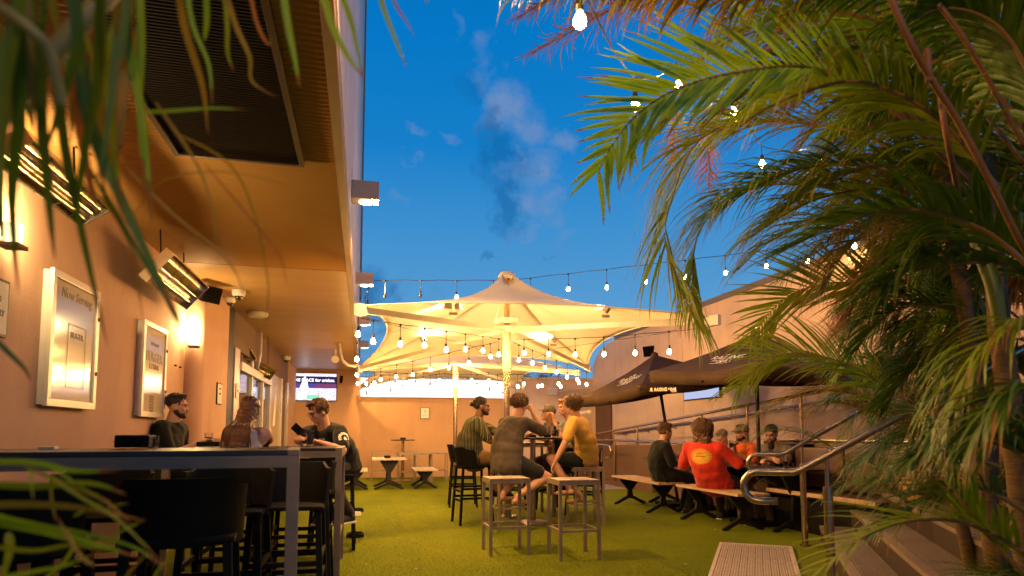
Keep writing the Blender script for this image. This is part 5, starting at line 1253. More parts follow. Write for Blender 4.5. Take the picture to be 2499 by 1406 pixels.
    if hair:
        hk, hm = hair; b = MB(); dsp, ds = .005, 40
        if hk == 'flat':
            b.ell((0, -.020, .048), (.080, .093, .080), 18, 12, HT); b.ell((0, .030, .108), (.055, .055, .022), 14, 8, HT)
        elif hk == 'short':
            b.ell((0, -.022, .048), (.081, .094, .082), 18, 12, HT); b.ell((0, -.045, .005), (.076, .066, .06), 16, 10, HT); b.ell((0, .040, .105), (.06, .058, .028), 14, 8, HT)
            for s_ in (-1, 1): b.ell((s_ * .068, .012, .02), (.014, .03, .035), 10, 8, HT)
            dsp = .008
        elif hk == 'mop':
            b.ell((0, -.02, .050), (.090, .102, .088), 18, 12, HT); b.ell((0, -.045, .0), (.083, .072, .072), 16, 10, HT); b.ell((0, .055, .098), (.07, .055, .034), 14, 8, HT)
            for s_ in (-1, 1): b.ell((s_ * .074, .012, .02), (.018, .035, .045), 10, 8, HT)
            dsp, ds = .013, 26
        elif hk == 'curly':
            rr = random.Random(4)
            for i in range(210):
                a = rr.uniform(0, 2 * PI); zc = rr.uniform(-.45, 1); r_ = math.sqrt(1 - zc * zc); p = V((math.cos(a) * r_ * .088, -.018 + math.sin(a) * r_ * .098, .045 + zc * .088))
                if p.y > .045 and p.z < .055: continue
                b.ell(p, rr.uniform(.016, .026), 8, 6, HT)
            b.ell((0, -.03, .04), (.085, .09, .085), 16, 10, HT); dsp = .006
        elif hk == 'bun':
            b.ell((0, -.020, .046), (.079, .094, .079), 18, 12, HT); b.ell((0, -.05, .01), (.070, .062, .055), 16, 10, HT)
            b.ell((0, -.135, .030), (.038, .034, .036), 14, 10, HT); b.ell((0, -.105, .032), (.022, .03, .022), 10, 8, HT); dsp = .003
        elif hk == 'wavy':
            b.ell((0, -.02, .045), (.096, .106, .092), 18, 12, HT); b.ell((0, -.05, -.04), (.105, .082, .12), 18, 12, HT)
            for s_ in (-1, 0, 1): b.ell((s_ * .06, -.065, -.12), (.055, .05, .08), 12, 10, HT)
            for s_ in (-1, 1): b.ell((s_ * .088, .01, -.03), (.024, .045, .09), 10, 8, HT)
            dsp, ds = .018, 22
        elif hk == 'long':
            b.ell((0, -.016, .046), (.084, .096, .085), 18, 12, HT)
            b.ell((0, -.045, -.03), (.082, .066, .11), 16, 12, HT)
            dsp, ds = .004, 30
        if hk == 'long':      # the mass of hair hanging over the back
            pr_ = HT @ V((0, -.075, -.02))
            for k in range(9):
                u = k / 8; q = pr_.lerp(sp(.42) - fwc * .155, u); b.ell(q, ((.080 - .012 * u) * 1.0, .040, .055), 14, 8, Matrix.Translation(q) @ rt.to_track_quat('X', 'Z').to_matrix().to_4x4() @ Matrix.Translation(-q))
        link(remeshed(b, .0075, 1, dsp, ds), 'hair', hm, root, loc)
        # loose locks over the scalp
        rr = random.Random(len(label)); b = MB(); nl, ll_, rad_, out_ = {'flat': (260, .030, .0032, .0), 'short': (330, .045, .0036, .004), 'mop': (420, .062, .0042, .008), 'curly': (420, .045, .0045, .012), 'bun': (260, .075, .0030, -.002), 'wavy': (420, .11, .0050, .010), 'long': (0, .10, .0034, .0)}[hk]
        for i in range(nl):
            a = rr.uniform(0, 2 * PI); zc = rr.uniform(-.25, 1) if hk not in ('flat',) else rr.uniform(.25, 1); r_ = math.sqrt(max(0, 1 - zc * zc))
            base_r = {'mop': .090, 'curly': .092, 'wavy': .097}.get(hk, .082) + out_ * .3
            p = V((math.cos(a) * r_ * base_r, -.020 + math.sin(a) * r_ * base_r * 1.15, .047 + zc * (base_r + .002)))
            if p.y > .035 and p.z < .075: continue
            if hk == 'bun': tdir = (V((0, -.13, .035)) - p).normalized()
            elif hk in ('flat', 'short') and p.y > -.02 and zc > .5: tdir = V((.5, .6, .1)) + V((rr.uniform(-.4, .4), rr.uniform(-.4, .4), 0))
            else: tdir = V((p.x * 4, p.y * 3, -1.0)) + V((rr.uniform(-.5, .5), rr.uniform(-.5, .5), rr.uniform(-.3, .3)))
            nrm = V((p.x, p.y + .02, p.z - .045)).normalized(); tdir = (tdir - nrm * tdir.dot(nrm) * .9).normalized(); l_ = ll_ * rr.uniform(.6, 1.3)
            w_ = V((rr.uniform(-1, 1), rr.uniform(-1, 1), rr.uniform(-1, 1))) * (.012 if hk in ('curly', 'wavy', 'mop') else .004)
            pts = [p, p + tdir * l_ * .35 + nrm * out_ + w_, p + tdir * l_ * .7 - nrm * l_ * .10 + nrm * out_ * 1.2 - w_, p + tdir * l_ - nrm * l_ * .24 + nrm * out_ + w_ * .5]
            b.tube([HT @ q for q in pts], [rad_ * sc, rad_ * sc, rad_ * .8 * sc, rad_ * .2 * sc], 4, caps=False)
        b.build('hair_locks', hm, root, smooth='all', kind='stuff')
        if hk == 'long':      # locks of hair falling down the back
            rr = random.Random(8); b = MB(); bw = -fwc
            for i in range(210):
                u = rr.uniform(-1, 1); a = u * 1.25; ln = rr.uniform(.40, .60) * (1 - .25 * abs(u))
                p0 = HT @ V((math.sin(a) * .072, .01 - math.cos(a) * rr.uniform(.03, .11), .06 + .068 * rr.random() * math.cos(a)))
                p1 = HT @ V((math.sin(a) * .098, -.02 - math.cos(a) * .098, -.07))
                base = sp(.86) + rt * (math.sin(a) * .075) + bw * (.135 + rr.uniform(-.004, .016))
                mid_ = sp(.62) + rt * (math.sin(a) * .085 + rr.uniform(-.02, .02)) + bw * (.185 + rr.uniform(0, .014))
                end = V((mid_.x, mid_.y, p1.z - ln + .12)) + rt * rr.uniform(-.025, .025) - bw * 0
                pts = [p0, p1, base, mid_, end]; sm_ = []
                for k in range(4):
                    A_ = pts[max(k - 1, 0)]; B_ = pts[k]; C_ = pts[k + 1]; D__ = pts[min(k + 2, 4)]
                    for q in range(4):
                        tt = q / 4; sm_.append(.5 * ((2 * B_) + (C_ - A_) * tt + (2 * A_ - 5 * B_ + 4 * C_ - D__) * tt * tt + (3 * B_ - A_ - 3 * C_ + D__) * tt ** 3))
                sm_.append(end); n_ = len(sm_)
                b.tube(sm_, [.0075 * (1 - .75 * (k / n_) ** 3) for k in range(n_)], 5)
            b.build('long_locks', hm, root, smooth='all', kind='stuff')
    if cap:
        b = MB(); prof = [(.001, .088)] + [(.093 * math.sin(a), .088 * math.cos(a)) for a in [PI / 2 * i / 8 for i in range(1, 9)]] + [(.094, -.02), (.001, -.02)]
        b.lathe(prof, (0, 0, 0), 24, HT @ Matrix.Translation((0, -.012, .055)) @ Matrix.Scale(1.08, 4, (0, 1, 0))); cp = b.build('cap', cap, root, smooth=True)
        b = MB(); vs = []; 
        for zz in (0, -.006):
            for i in range(13):
                a = PI * i / 12; vs += [HT @ V((.075 * math.cos(a), .05 + .03 * math.sin(a), .05 + zz - .0 * math.sin(a))), HT @ V((.082 * math.cos(a), .06 + .105 * math.sin(a), .045 + zz - .012 * math.sin(a)))]
        fs = [(2 * i, 2 * i + 1, 2 * i + 3, 2 * i + 2) for i in range(12)] + [(26 + 2 * i, 26 + 2 * i + 2, 26 + 2 * i + 3, 26 + 2 * i + 1) for i in range(12)] + [(2 * i + 1, 26 + 2 * i + 1, 26 + 2 * i + 3, 2 * i + 3) for i in range(12)]
        b.add(vs, fs); b.build('brim', cap, cp if False else root, smooth='all')
    return dict(root=root, shirt=sh_o, sp=sp, rt=rt, fx=fx, fwc=fwc, bend=bend, sh=sh, el=el, wr=wr, H=HT, sm=sm, loc=loc, sc=sc)
def bvh_of(o):
    me = o.data; off = V((0, 0, 0)); p = o
    while p is not None: off += V(p.location); p = p.parent
    return BVHTree.FromPolygons([v.co + off for v in me.vertices], [list(f.vertices) for f in me.polygons])
def print_on(pp, msh, ctr, xd, yd, m, name='lettering', off=.004, label=None):
    """flat print pressed onto the shirt"""
    T = frameT(ctr, xd, yd); d = -(T.to_3x3() @ V((0, 0, 1))); T = Matrix.Translation(-d * .35) @ T
    b = MB(); bv = bvh_of(pp['shirt'])
    vs = []
    for v in msh[0]:
        p = T @ v; h = bv.ray_cast(p, d); vs.append(h[0] - d * off if h[0] is not None else p + d * .35)
    b.add(vs, msh[1]); return b.build(name, m, pp['root'], label=label)
def dense(msh, it=1):
    bm = bmesh.new(); vv = [bm.verts.new(v) for v in msh[0]]
    for f in msh[1]:
        try: bm.faces.new([vv[i] for i in f])
        except ValueError: pass
    bmesh.ops.triangulate(bm, faces=bm.faces[:])
    if it: bmesh.ops.subdivide_edges(bm, edges=bm.edges[:], cuts=it, use_grid_fill=True)
    bm.verts.index_update(); r_ = [v.co.copy() for v in bm.verts], [[v.index for v in f.verts] for f in bm.faces]; bm.free(); return r_

# cloths
def striped(name, base_c, s1, s2):
    m = bpy.data.materials.new(name); m.use_nodes = True; t = m.node_tree; bs = t.nodes['Principled BSDF']; bs.inputs['Roughness'].default_value = .85
    tcn = t.nodes.new('ShaderNodeTexCoord'); sp_ = t.nodes.new('ShaderNodeSeparateXYZ'); t.links.new(tcn.outputs['Object'], sp_.inputs[0])
    # stripes run up the shirt: angle around the trunk
    def mt(op, a, c=None, d=None):
        n = t.nodes.new('ShaderNodeMath'); n.operation = op
        for i, v in enumerate((a, c, d)):
            if v is None: continue
            if isinstance(v, (int, float)): n.inputs[i].default_value = v
            else: t.links.new(v, n.inputs[i])
        return n.outputs[0]
    ang = mt('MULTIPLY', mt('ARCTAN2', mt('ADD', sp_.outputs[1], .04), mt('SUBTRACT', sp_.outputs[0], .02)), 5.2)
    fr_ = mt('FRACT', ang); r_ = t.nodes.new('ShaderNodeValToRGB'); t.links.new(fr_, r_.inputs[0]); r_.color_ramp.interpolation = 'CONSTANT'
    e = r_.color_ramp.elements; e[0].color = (*base_c, 1); e[1].position = .30; e[1].color = (*s1, 1)
    for p_, c_ in ((.40, base_c), (.62, s2), (.72, base_c)): x = e.new(p_); x.color = (*c_, 1)
    t.links.new(r_.outputs[0], bs.inputs['Base Color']); return m
black_tee = cloth('black_tee', (.005, .0045, .005)); charcoal = cloth('charcoal_tee', (.085, .066, .050)); yellow = cloth('yellow_tee', (.62, .36, .075), (.55, .30, .06))
red = cloth('red_shirt', (.60, .035, .016), (.52, .028, .013)); orange = cloth('orange_shirt', (.85, .13, .03), (.75, .11, .03)); white_c = cloth('cream_vest', (.62, .56, .48))
bluegrey = cloth('blue_grey_tee', (.20, .21, .24)); navy = cloth('navy_tee', (.05, .04, .055)); khaki = cloth('khaki_trousers', (.33, .19, .08)); black_p = cloth('black_shorts', (.012, .012, .014))
brownp = cloth('brown_trousers', (.07, .045, .03)); greyshirt = cloth('grey_shirt', (.16, .13, .10)); redwhite = cloth('red_white_shirt', (.62, .05, .04), (.75, .65, .6), scale=5)
capm = cloth('cap_fabric', (.22, .18, .12)); capdk = cloth('cap_dark', (.13, .12, .09)); shoe_d = cloth('shoe_dark', (.015, .014, .014)); shoe_w = cloth('shoe_dark_w', (.02, .018, .018))
rgt = V((.974, -.228, 0)); fwd = V((.228, .974, 0))
G1, G2, G3 = 'people at the bar tables by the wall', 'men around the round table', 'people at the picnic tables'
def W3(px, py, d): return at(px, py, d)

# -- left group
p1 = person('bearded man in black shirt facing right beside the burger poster', (-1.68, 6.28), rgt, W3(433, 992, 5.95), rgt + fwd * .15 + V((0, 0, -.04)),
            [W3(505, 1080, 6.25), W3(482, 1083, 5.85)], [(-1.3, 6.35, .40), (-1.3, 6.2, .40)], skin_a, black_tee, black_p, hair=('flat', hair_dk), beard=('short', hair_dk), bulk=1.12, sc=.97, sleeve=.62, shoe=shoe_d, grp=G1, collar=True, seat=.70)
p2 = person('woman with long auburn hair and cream sleeveless top, back to the camera', (-.86, 4.98), fwd - rgt * .05, W3(612, 1003, 5.05), fwd * 1.0 - rgt * .02 + V((0, 0, -.05)),
            [W3(590, 1085, 5.5), W3(650, 1085, 5.5)], [(-.95, 5.3, .40), (-.78, 5.3, .40)], skin_a, white_c, black_p, hair=('long', hair_au), bulk=.80, sc=.90, sleeve=.1, tank=True, shoe=shoe_d, grp=G1, seat=.66,
            poles=[-rgt * 1.0 - V((0, 0, .5)), rgt * 1.0 - V((0, 0, .5))])
p3 = person('man in glasses and printed black tee looking down at his phone', (-.22, 6.85), -fwd * .9 - rgt * .45, W3(778, 1005, 6.3), -fwd * .62 - rgt * .75 + V((0, 0, -.42)),
            [W3(775, 1079, 5.95), W3(722, 1072, 5.75)], [(-.30, 6.5, .38), (-.12, 6.45, .38)], skin_a, black_tee, black_p, hair=('short', hair_br), bulk=1.2, sc=1.0, sleeve=.62, shoe=shoe_w, grp=G1, glasses=True, fingers=('flat', 'grip'), seat=.70,
            poles=[rgt * 1.0 - V((0, 0, .8)), -rgt - V((0, 0, .6))])
q = p3['wr'][1]; t = thing('phone', 'dark smartphone held up in the hand of the man in glasses', 'phone', q)
T = frameT(q + V((-.01, -.02, .065)), (-.6, -.5, .6), (.4, .1, .5)); b = MB(); b.bbox((-.072, -.036, -.004), (.072, .036, .004), .003, T); b.build('case', 'black_plastic', t)
xd = -p3['rt']; print_on(p3, dense(textmb('SKL', .14, bold=.006), 1), p3['sp'](.60) + p3['fx'] * .1, -p3['rt'], V((0, 0, 1)), M['print_white'])
print_on(p3, dense(textmb('3', .07, bold=.003), 1), p3['sp'](.45) + p3['fx'] * .1 + p3['rt'] * -.10, -p3['rt'], V((0, 0, 1)), M['print_white'])
def arc_text(s_, r_, size, a0, a1):
    vs, fs = [], []
    for k, ch in enumerate(s_):
        a = a0 + (a1 - a0) * k / (len(s_) - 1); m = textmb(ch, size, bold=.002); Rm = Matrix.Rotation(-a, 4, 'Z') @ Matrix.Translation((0, r_, 0)); o_ = len(vs)
        vs += [Rm @ v for v in m[0]]; fs += [[i + o_ for i in f] for f in m[1]]
    return vs, fs
sd = (rgt - fwd * .35).normalized(); c_ = p3['sh'][0].lerp(p3['el'][0], .35)
m1 = arc_text('TORCHWEAR', .048, .026, -1.7, 1.7); m2 = textmb('db', .04, bold=.002); o_ = len(m1[0]); m1 = (m1[0] + m2[0], m1[1] + [[i + o_ for i in f] for f in m2[1]])
print_on(p3, m1, c_, V((.90, .43, 0)), V((0, 0, 1)), M['print_white'], 'sleeve_print')

# -- around the round table
RT = V((2.17, 8.06, 1.1))
p4 = person('man with a hair bun in a green striped shirt, left of the round table', (1.40, 8.27), rgt + fwd * .1, W3(1176, 992, 8.3), rgt * 1.0 + fwd * .12 + V((0, 0, -.03)),
            [W3(1255, 1070, 8.45), W3(1240, 1085, 8.1)], [(1.75, 8.35, .42), (1.72, 8.12, .42)], skin_b, striped('striped_cloth', (.055, .055, .022), (.40, .36, .20), (.22, .20, .09)), khaki, hair=('bun', hair_dk), beard=('short', hair_dk),
            bulk=1.15, sc=1.0, sleeve=.75, shoe=shoe_w, grp=G2, collar=True, hem=.06, seat=.73)
p5 = person('curly haired man in dark grey tee leaning on the table, back to the camera', (1.70, 7.50), fwd * .75 + rgt * .8, W3(1268, 990, 7.9), fwd * .75 + rgt * .55 + V((0, 0, -.10)),
            [W3(1288, 1062, 8.05), W3(1300, 1008, 7.95)], [W3(1228, 1205, 7.75), W3(1262, 1212, 7.5)], skin_a, charcoal, black_p, shorts=True, hair=('curly', hair_br), bulk=1.12, sc=1.03, sleeve=.85, grp=G2, fingers=('curl', 'fist_up'), hem=.10,
            poles=[V((0, 0, -1)), rgt * 1.0 - V((0, 0, 1.3))], knees=[V((0, 0, 1)) + fwd * .6 + rgt * .5, V((0, 0, .8)) + rgt * 1.4 + fwd * .2], seat=.71)
p6 = person('man in yellow tee and black shorts resting his head on his hand', (2.80, 7.80), -rgt * .85 + fwd * .35, W3(1398, 990, 7.95), -rgt * .75 + fwd * .75 + V((0, 0, -.03)),
            [W3(1352, 1133, 7.7), W3(1392, 1018, 8.15)], [W3(1388, 1190, 7.9), W3(1418, 1210, 8.1)], skin_a, yellow, black_p, shorts=True, hair=('mop', hair_br), bulk=.98, sc=1.0, sleeve=.65, grp=G2, fingers=('curl', 'fist_up'), hem=.04,
            poles=[-fwd * .8 + V((0, 0, -.5)), -rgt * .9 + V((0, 0, -1.2))], knees=[V((0, 0, 1)) - rgt * 1.0, V((0, 0, 1)) - rgt * .9], seat=.71)
p7 = person('man in a cap and dark shirt looking left behind the round table', (2.86, 9.35), -rgt * .9 - fwd * .35, W3(1338, 1010, 9.2), -rgt * 1.0 - fwd * .05 + V((0, 0, .18)),
            [W3(1310, 1070, 8.8), W3(1345, 1110, 8.9)], [(2.7, 9.0, .40), (2.8, 8.9, .40)], skin_a, navy, brownp, hair=('flat', hair_br), bulk=.95, sc=.95, grp=G2, cap=capdk, shoe=shoe_d, seat=.72)
p8 = person('fair haired man in blue grey tee with hand at his chin', (3.12, 8.78), -rgt * .95 - fwd * .2, W3(1378, 995, 8.85), -rgt * .85 - fwd * .5 + V((0, 0, -.05)),
            [W3(1352, 1025, 8.75), W3(1330, 1085, 8.5)], [(2.75, 8.6, .40), (2.8, 8.45, .40)], skin_a, bluegrey, brownp, hair=('short', hair_bl), bulk=.98, sc=.98, grp=G2, shoe=shoe_d, fingers=('fist_up', 'curl'),
            poles=[-fwd * .2 - V((0, 0, 1)), -fwd * .3 - V((0, 0, 1))], seat=.72)

# -- picnic tables
p9 = person('man in a black polo seen from behind on the far wooden bench', (4.30, 8.62), rgt * .9 + fwd * .1, W3(1624, 1053, 9.3), rgt * .9 + fwd * .25 + V((0, 0, -.05)),
            [W3(1680, 1112, 9.55), W3(1668, 1125, 9.2)], [(4.68, 8.75, .09), (4.62, 8.5, .09)], skin_a, black_tee, black_p, hair=('short', hair_br), bulk=1.15, sc=1.0, sleeve=.8, shoe=shoe_d, grp=G3, collar=True, seat=.45, hem=.03)
p10 = person('person with shoulder length wavy hair in a red shirt with a yellow sunburst', (4.40, 7.42), rgt * .62 + fwd * .8, W3(1716, 1050, 8.1), rgt * .6 + fwd * .8 + V((0, 0, -.08)),
            [W3(1700, 1125, 8.5), W3(1765, 1128, 8.15)], [(4.75, 7.85, .09), (4.78, 7.25, .09)], skin_a, red, brownp, hair=('wavy', hair_br), bulk=1.2, sc=1.02, sleeve=.95, shoe=shoe_w, grp=G3, seat=.45, hem=.10,
            poles=[-rgt * .8 - V((0, 0, .8)), rgt * 1.2 - V((0, 0, 1.0))])
p11 = person('grey haired man in a red and cream shirt leaning over the picnic table', (5.42, 8.95), -rgt * .9 - fwd * .35, W3(1763, 1068, 9.7), -rgt * .8 - fwd * .45 + V((0, 0, -.5)),
            [W3(1750, 1118, 9.2), W3(1775, 1118, 9.0)], [(5.1, 8.9, .09), (5.1, 8.7, .09)], skin_a, redwhite, brownp, hair=('flat', hair_gr), bulk=1.1, sc=.98, grp=G3, shoe=shoe_d, seat=.45)
p12 = person('man in a khaki cap and bright orange shirt raising a drink', (5.42, 8.25), -rgt * .95 - fwd * .3, W3(1810, 1058, 9.2), -rgt * .95 - fwd * .3 + V((0, 0, -.03)),
            [W3(1797, 1108, 8.8), W3(1792, 1088, 9.0)], [(5.1, 8.2, .09), (5.1, 8.0, .09)], skin_a, orange, brownp, hair=('flat', hair_dk), beard=('short', hair_dk), bulk=1.18, sc=1.0, sleeve=.75, grp=G3, cap=capm, shoe=shoe_d, fingers=('curl', 'grip'), collar=True, seat=.45)
p13 = person('man with a long dark beard and grey shirt looking down at the booth', (5.36, 7.30), -rgt * .9 - fwd * .55, W3(1882, 1060, 8.35), -rgt * .7 - fwd * .75 + V((0, 0, -.28)),
            [W3(1880, 1125, 7.9), W3(1905, 1130, 7.7)], [(5.0, 7.3, .09), (4.98, 7.1, .09)], skin_a, greyshirt, brownp, hair=('flat', hair_dk), beard=('long', hair_dk), bulk=1.05, sc=1.0, grp=G3, shoe=shoe_d, seat=.47)
# sunburst print
def petals(n_, r0, r1, w_, ph=0, sq=1.0):
    vs, fs = [], []
    for k in range(n_):
        a = 2 * PI * k / n_ + ph; c_, s_ = math.cos(a), math.sin(a); o_ = len(vs)
        for rr_, ww in ((r0, w_ * .5), (r0 * .6 + r1 * .4, w_), (r1 * .85 + r0 * .15, w_ * .8)): vs += [V((c_ * rr_ - s_ * ww, (s_ * rr_ + c_ * ww) * sq, 0)), V((c_ * rr_ + s_ * ww, (s_ * rr_ - c_ * ww) * sq, 0))]
        vs.append(V((c_ * r1, s_ * r1 * sq, 0))); fs += [[o_, o_ + 1, o_ + 3, o_ + 2], [o_ + 2, o_ + 3, o_ + 5, o_ + 4], [o_ + 4, o_ + 5, o_ + 6]]
    return vs, fs
yl = mat('print_yellow', (.75, .50, .05), .7); bk_dir = -p10['fx']
cc = p10['sp'](.66) - p10['fx'] * .1
print_on(p10, petals(24, .060, .145, .0085, 0, .72), cc, p10['rt'], V((0, 0, 1)), yl, 'sunburst_print')
ring = ([V((math.cos(2 * PI * k / 30) * r_, math.sin(2 * PI * k / 30) * r_ * .62, 0)) for r_ in (.066, .112) for k in range(30)], [[k, (k + 1) % 30, 30 + (k + 1) % 30, 30 + k] for k in range(30)])
m1 = textmb('BE LOVELY', .036, bold=.002); m2 = textmb('AWESOME', .042, bold=.003)
vs = [v + V((0, .018, 0)) for v in m1[0]] + [v + V((0, -.024, 0)) for v in m2[0]]; fs = m1[1] + [[i + len(m1[0]) for i in f] for f in m2[1]]
print_on(p10, (vs, fs), cc, p10['rt'], V((0, 0, 1)), yl, 'lettering', off=.007)
q = p12['wr'][1]; glass_of(q + V((-.07, -.03, -.04)), .12, .03, .6, 'glass in the raised hand of the man in orange', group='beer glasses')
# ------------------------------------------------------------------ palms
def blade(b, pts, wd, nrm, tipdead=0, fold=.35, base=.5):
    """one folded leaf blade along pts; nrm is the upper side"""
    n_ = len(pts); o_ = len(b.v)
    if not hasattr(b, 'mi'): b.mi = []
    for i, p in enumerate(pts):
        t = (pts[min(i + 1, n_ - 1)] - pts[max(i - 1, 0)]).normalized(); s_ = t.cross(nrm)
        if s_.length < 1e-3: s_ = t.orthogonal()
        s_.normalize(); up = s_.cross(t); u = i / (n_ - 1)
        w_ = wd * .5 * (min(1, base + u * 3) * (1 - u ** 2.6) + .02)
        b.v += [p + s_ * w_ + up * w_ * fold, p, p - s_ * w_ + up * w_ * fold]
    for i in range(n_ - 1):
        a = o_ + 3 * i; b.f += [[a, a + 1, a + 4, a + 3], [a + 1, a + 2, a + 5, a + 4]]
        m_ = 1 if (i + .5) / (n_ - 1) > 1 - tipdead else 0; b.mi += [m_, m_]
def smoothpath(pts, k=6):
    r_ = []
    for i in range(len(pts) - 1):
        A_ = pts[max(i - 1, 0)]; B_ = pts[i]; C_ = pts[i + 1]; D_ = pts[min(i + 2, len(pts) - 1)]
        for q in range(k):
            t = q / k; r_.append(.5 * ((2 * B_) + (C_ - A_) * t + (2 * A_ - 5 * B_ + 4 * C_ - D_) * t * t + (3 * B_ - A_ - 3 * C_ + D_) * t ** 3))
    r_.append(pts[-1]); return r_
fr_rnd = random.Random(21)
def frond(parent, pts, ll, m, stem='stem', n_=34, wd=.026, droop=.5, ang=.75, start=.18, rad=.011, name='frond', tipdead=.12, scruff=.06, miss=.03, lab=None, curl=0, uphint=V((0, 0, 1)), both=(1, -1)):
    n_ = int(n_ * 1.4); wd *= .8
    pts = [V(p) for p in pts]; path = smoothpath(pts, 8); L_ = len(path)
    cum = [0]
    for i in range(1, L_): cum.append(cum[-1] + (path[i] - path[i - 1]).length)
    tot = cum[-1]
    def at_u(u):
        s_ = u * tot; i = 1
        while i < L_ - 1 and cum[i] < s_: i += 1
        f = (s_ - cum[i - 1]) / max(1e-6, cum[i] - cum[i - 1]); return path[i - 1].lerp(path[i], f), (path[i] - path[i - 1]).normalized()
    st = MB(); st.tube(path, [rad * (1 - .85 * (i / (L_ - 1))) for i in range(L_)], 6)
    b = MB(); b.mi = []; rr = fr_rnd
    for k in range(n_):
        u = start + (1 - start) * (k + .3 * rr.random()) / n_; p, t = at_u(min(u, .995))
        env = math.sin(PI * min(1, (.16 + .84 * (u - start) / (1 - start)) ** .85)) ** .55 if u < .95 else .5
        env = max(env, .34)
        side0 = t.cross(uphint)
        if side0.length < .15: side0 = t.cross(V((0, .7, .7)))
        side0.normalize(); nn = side0.cross(t).normalized()
        for s_ in both:
            if rr.random() < miss: continue
            l_ = ll * env * rr.uniform(.84, 1.1); a = ang * (1 - .45 * u) + rr.uniform(-scruff, scruff) * 2
            d = (t * math.cos(a) + side0 * s_ * math.sin(a) + nn * rr.uniform(.05, .35)).normalized()
            q = p.copy(); ps = [q.copy()]; ns = 6; dd = d.copy(); dr = droop * rr.uniform(.6, 1.35)
            cu_ = V((rr.uniform(-1, 1), rr.uniform(-1, 1), rr.uniform(-.5, .5))) * (scruff + curl)
            for j in range(ns):
                q = q + dd * (l_ / ns); ps.append(q.copy()); dd = (dd + V((0, 0, -1)) * dr * (.12 + .10 * j) + cu_ * .22 * (j + 1)).normalized()
            blade(b, ps, wd * rr.uniform(.8, 1.15) * (.6 + .4 * env), nn, tipdead * (rr.random() < .6) * rr.uniform(.6, 2))
    lf = b.build(name, [m, 'leaf_tip' if m != 'leaf_dead' else 'leaf_dead'], parent, smooth='all', label=lab)
    s2 = st.build('rachis', stem, lf, smooth='all')
    return lf
P_ = lambda l: [at(x, y, d) for x, y, d in l]
base = at(2440, 1330, 3.3); base.z = .36
palm = thing('palm_tree', 'big clumping palm on the right with arching green fronds over the stairs', 'palm', base)
# canes
for k, (pts, r_) in enumerate((([(2450, 1500, 3.3), (2400, 1150, 3.3), (2370, 850, 3.3), (2330, 600, 3.4), (2300, 380, 3.5)], .050),
                  ([(2520, 1500, 3.0), (2480, 1100, 3.0), (2440, 800, 3.0), (2420, 560, 3.0), (2400, 380, 3.0)], .055),
                  ([(2400, 1500, 3.8), (2330, 1200, 3.8), (2300, 950, 3.8), (2340, 700, 3.9)], .040),
                  ([(2560, 1500, 3.5), (2540, 1000, 3.5), (2520, 600, 3.5), (2500, 200, 3.5)], .04),
                  ([(2460, 1500, 3.6), (2420, 1250, 3.6), (2430, 1000, 3.6), (2460, 700, 3.6)], .036))):
    path = smoothpath(P_(pts), 8); b = MB(); nn_ = len(path)
    b.tube(path, [r_ * (1 - .35 * i / nn_) * (1.12 if i % 4 == 0 else 1) for i in range(nn_)], 12); b.build('trunk', 'trunk', palm, smooth='all')
b = MB(); b.tube(smoothpath(P_([(2440, 800, 2.7), (2425, 700, 2.7), (2390, 600, 2.75), (2370, 520, 2.8)]), 6), [.024 + .008 * math.sin(PI * min(1, i / 18)) for i in range(19)], 12); b.build('crown_shaft', mat('shaft', (.12, .15, .012), .45, col2=(.07, .10, .01), scale=5), palm, smooth='all')
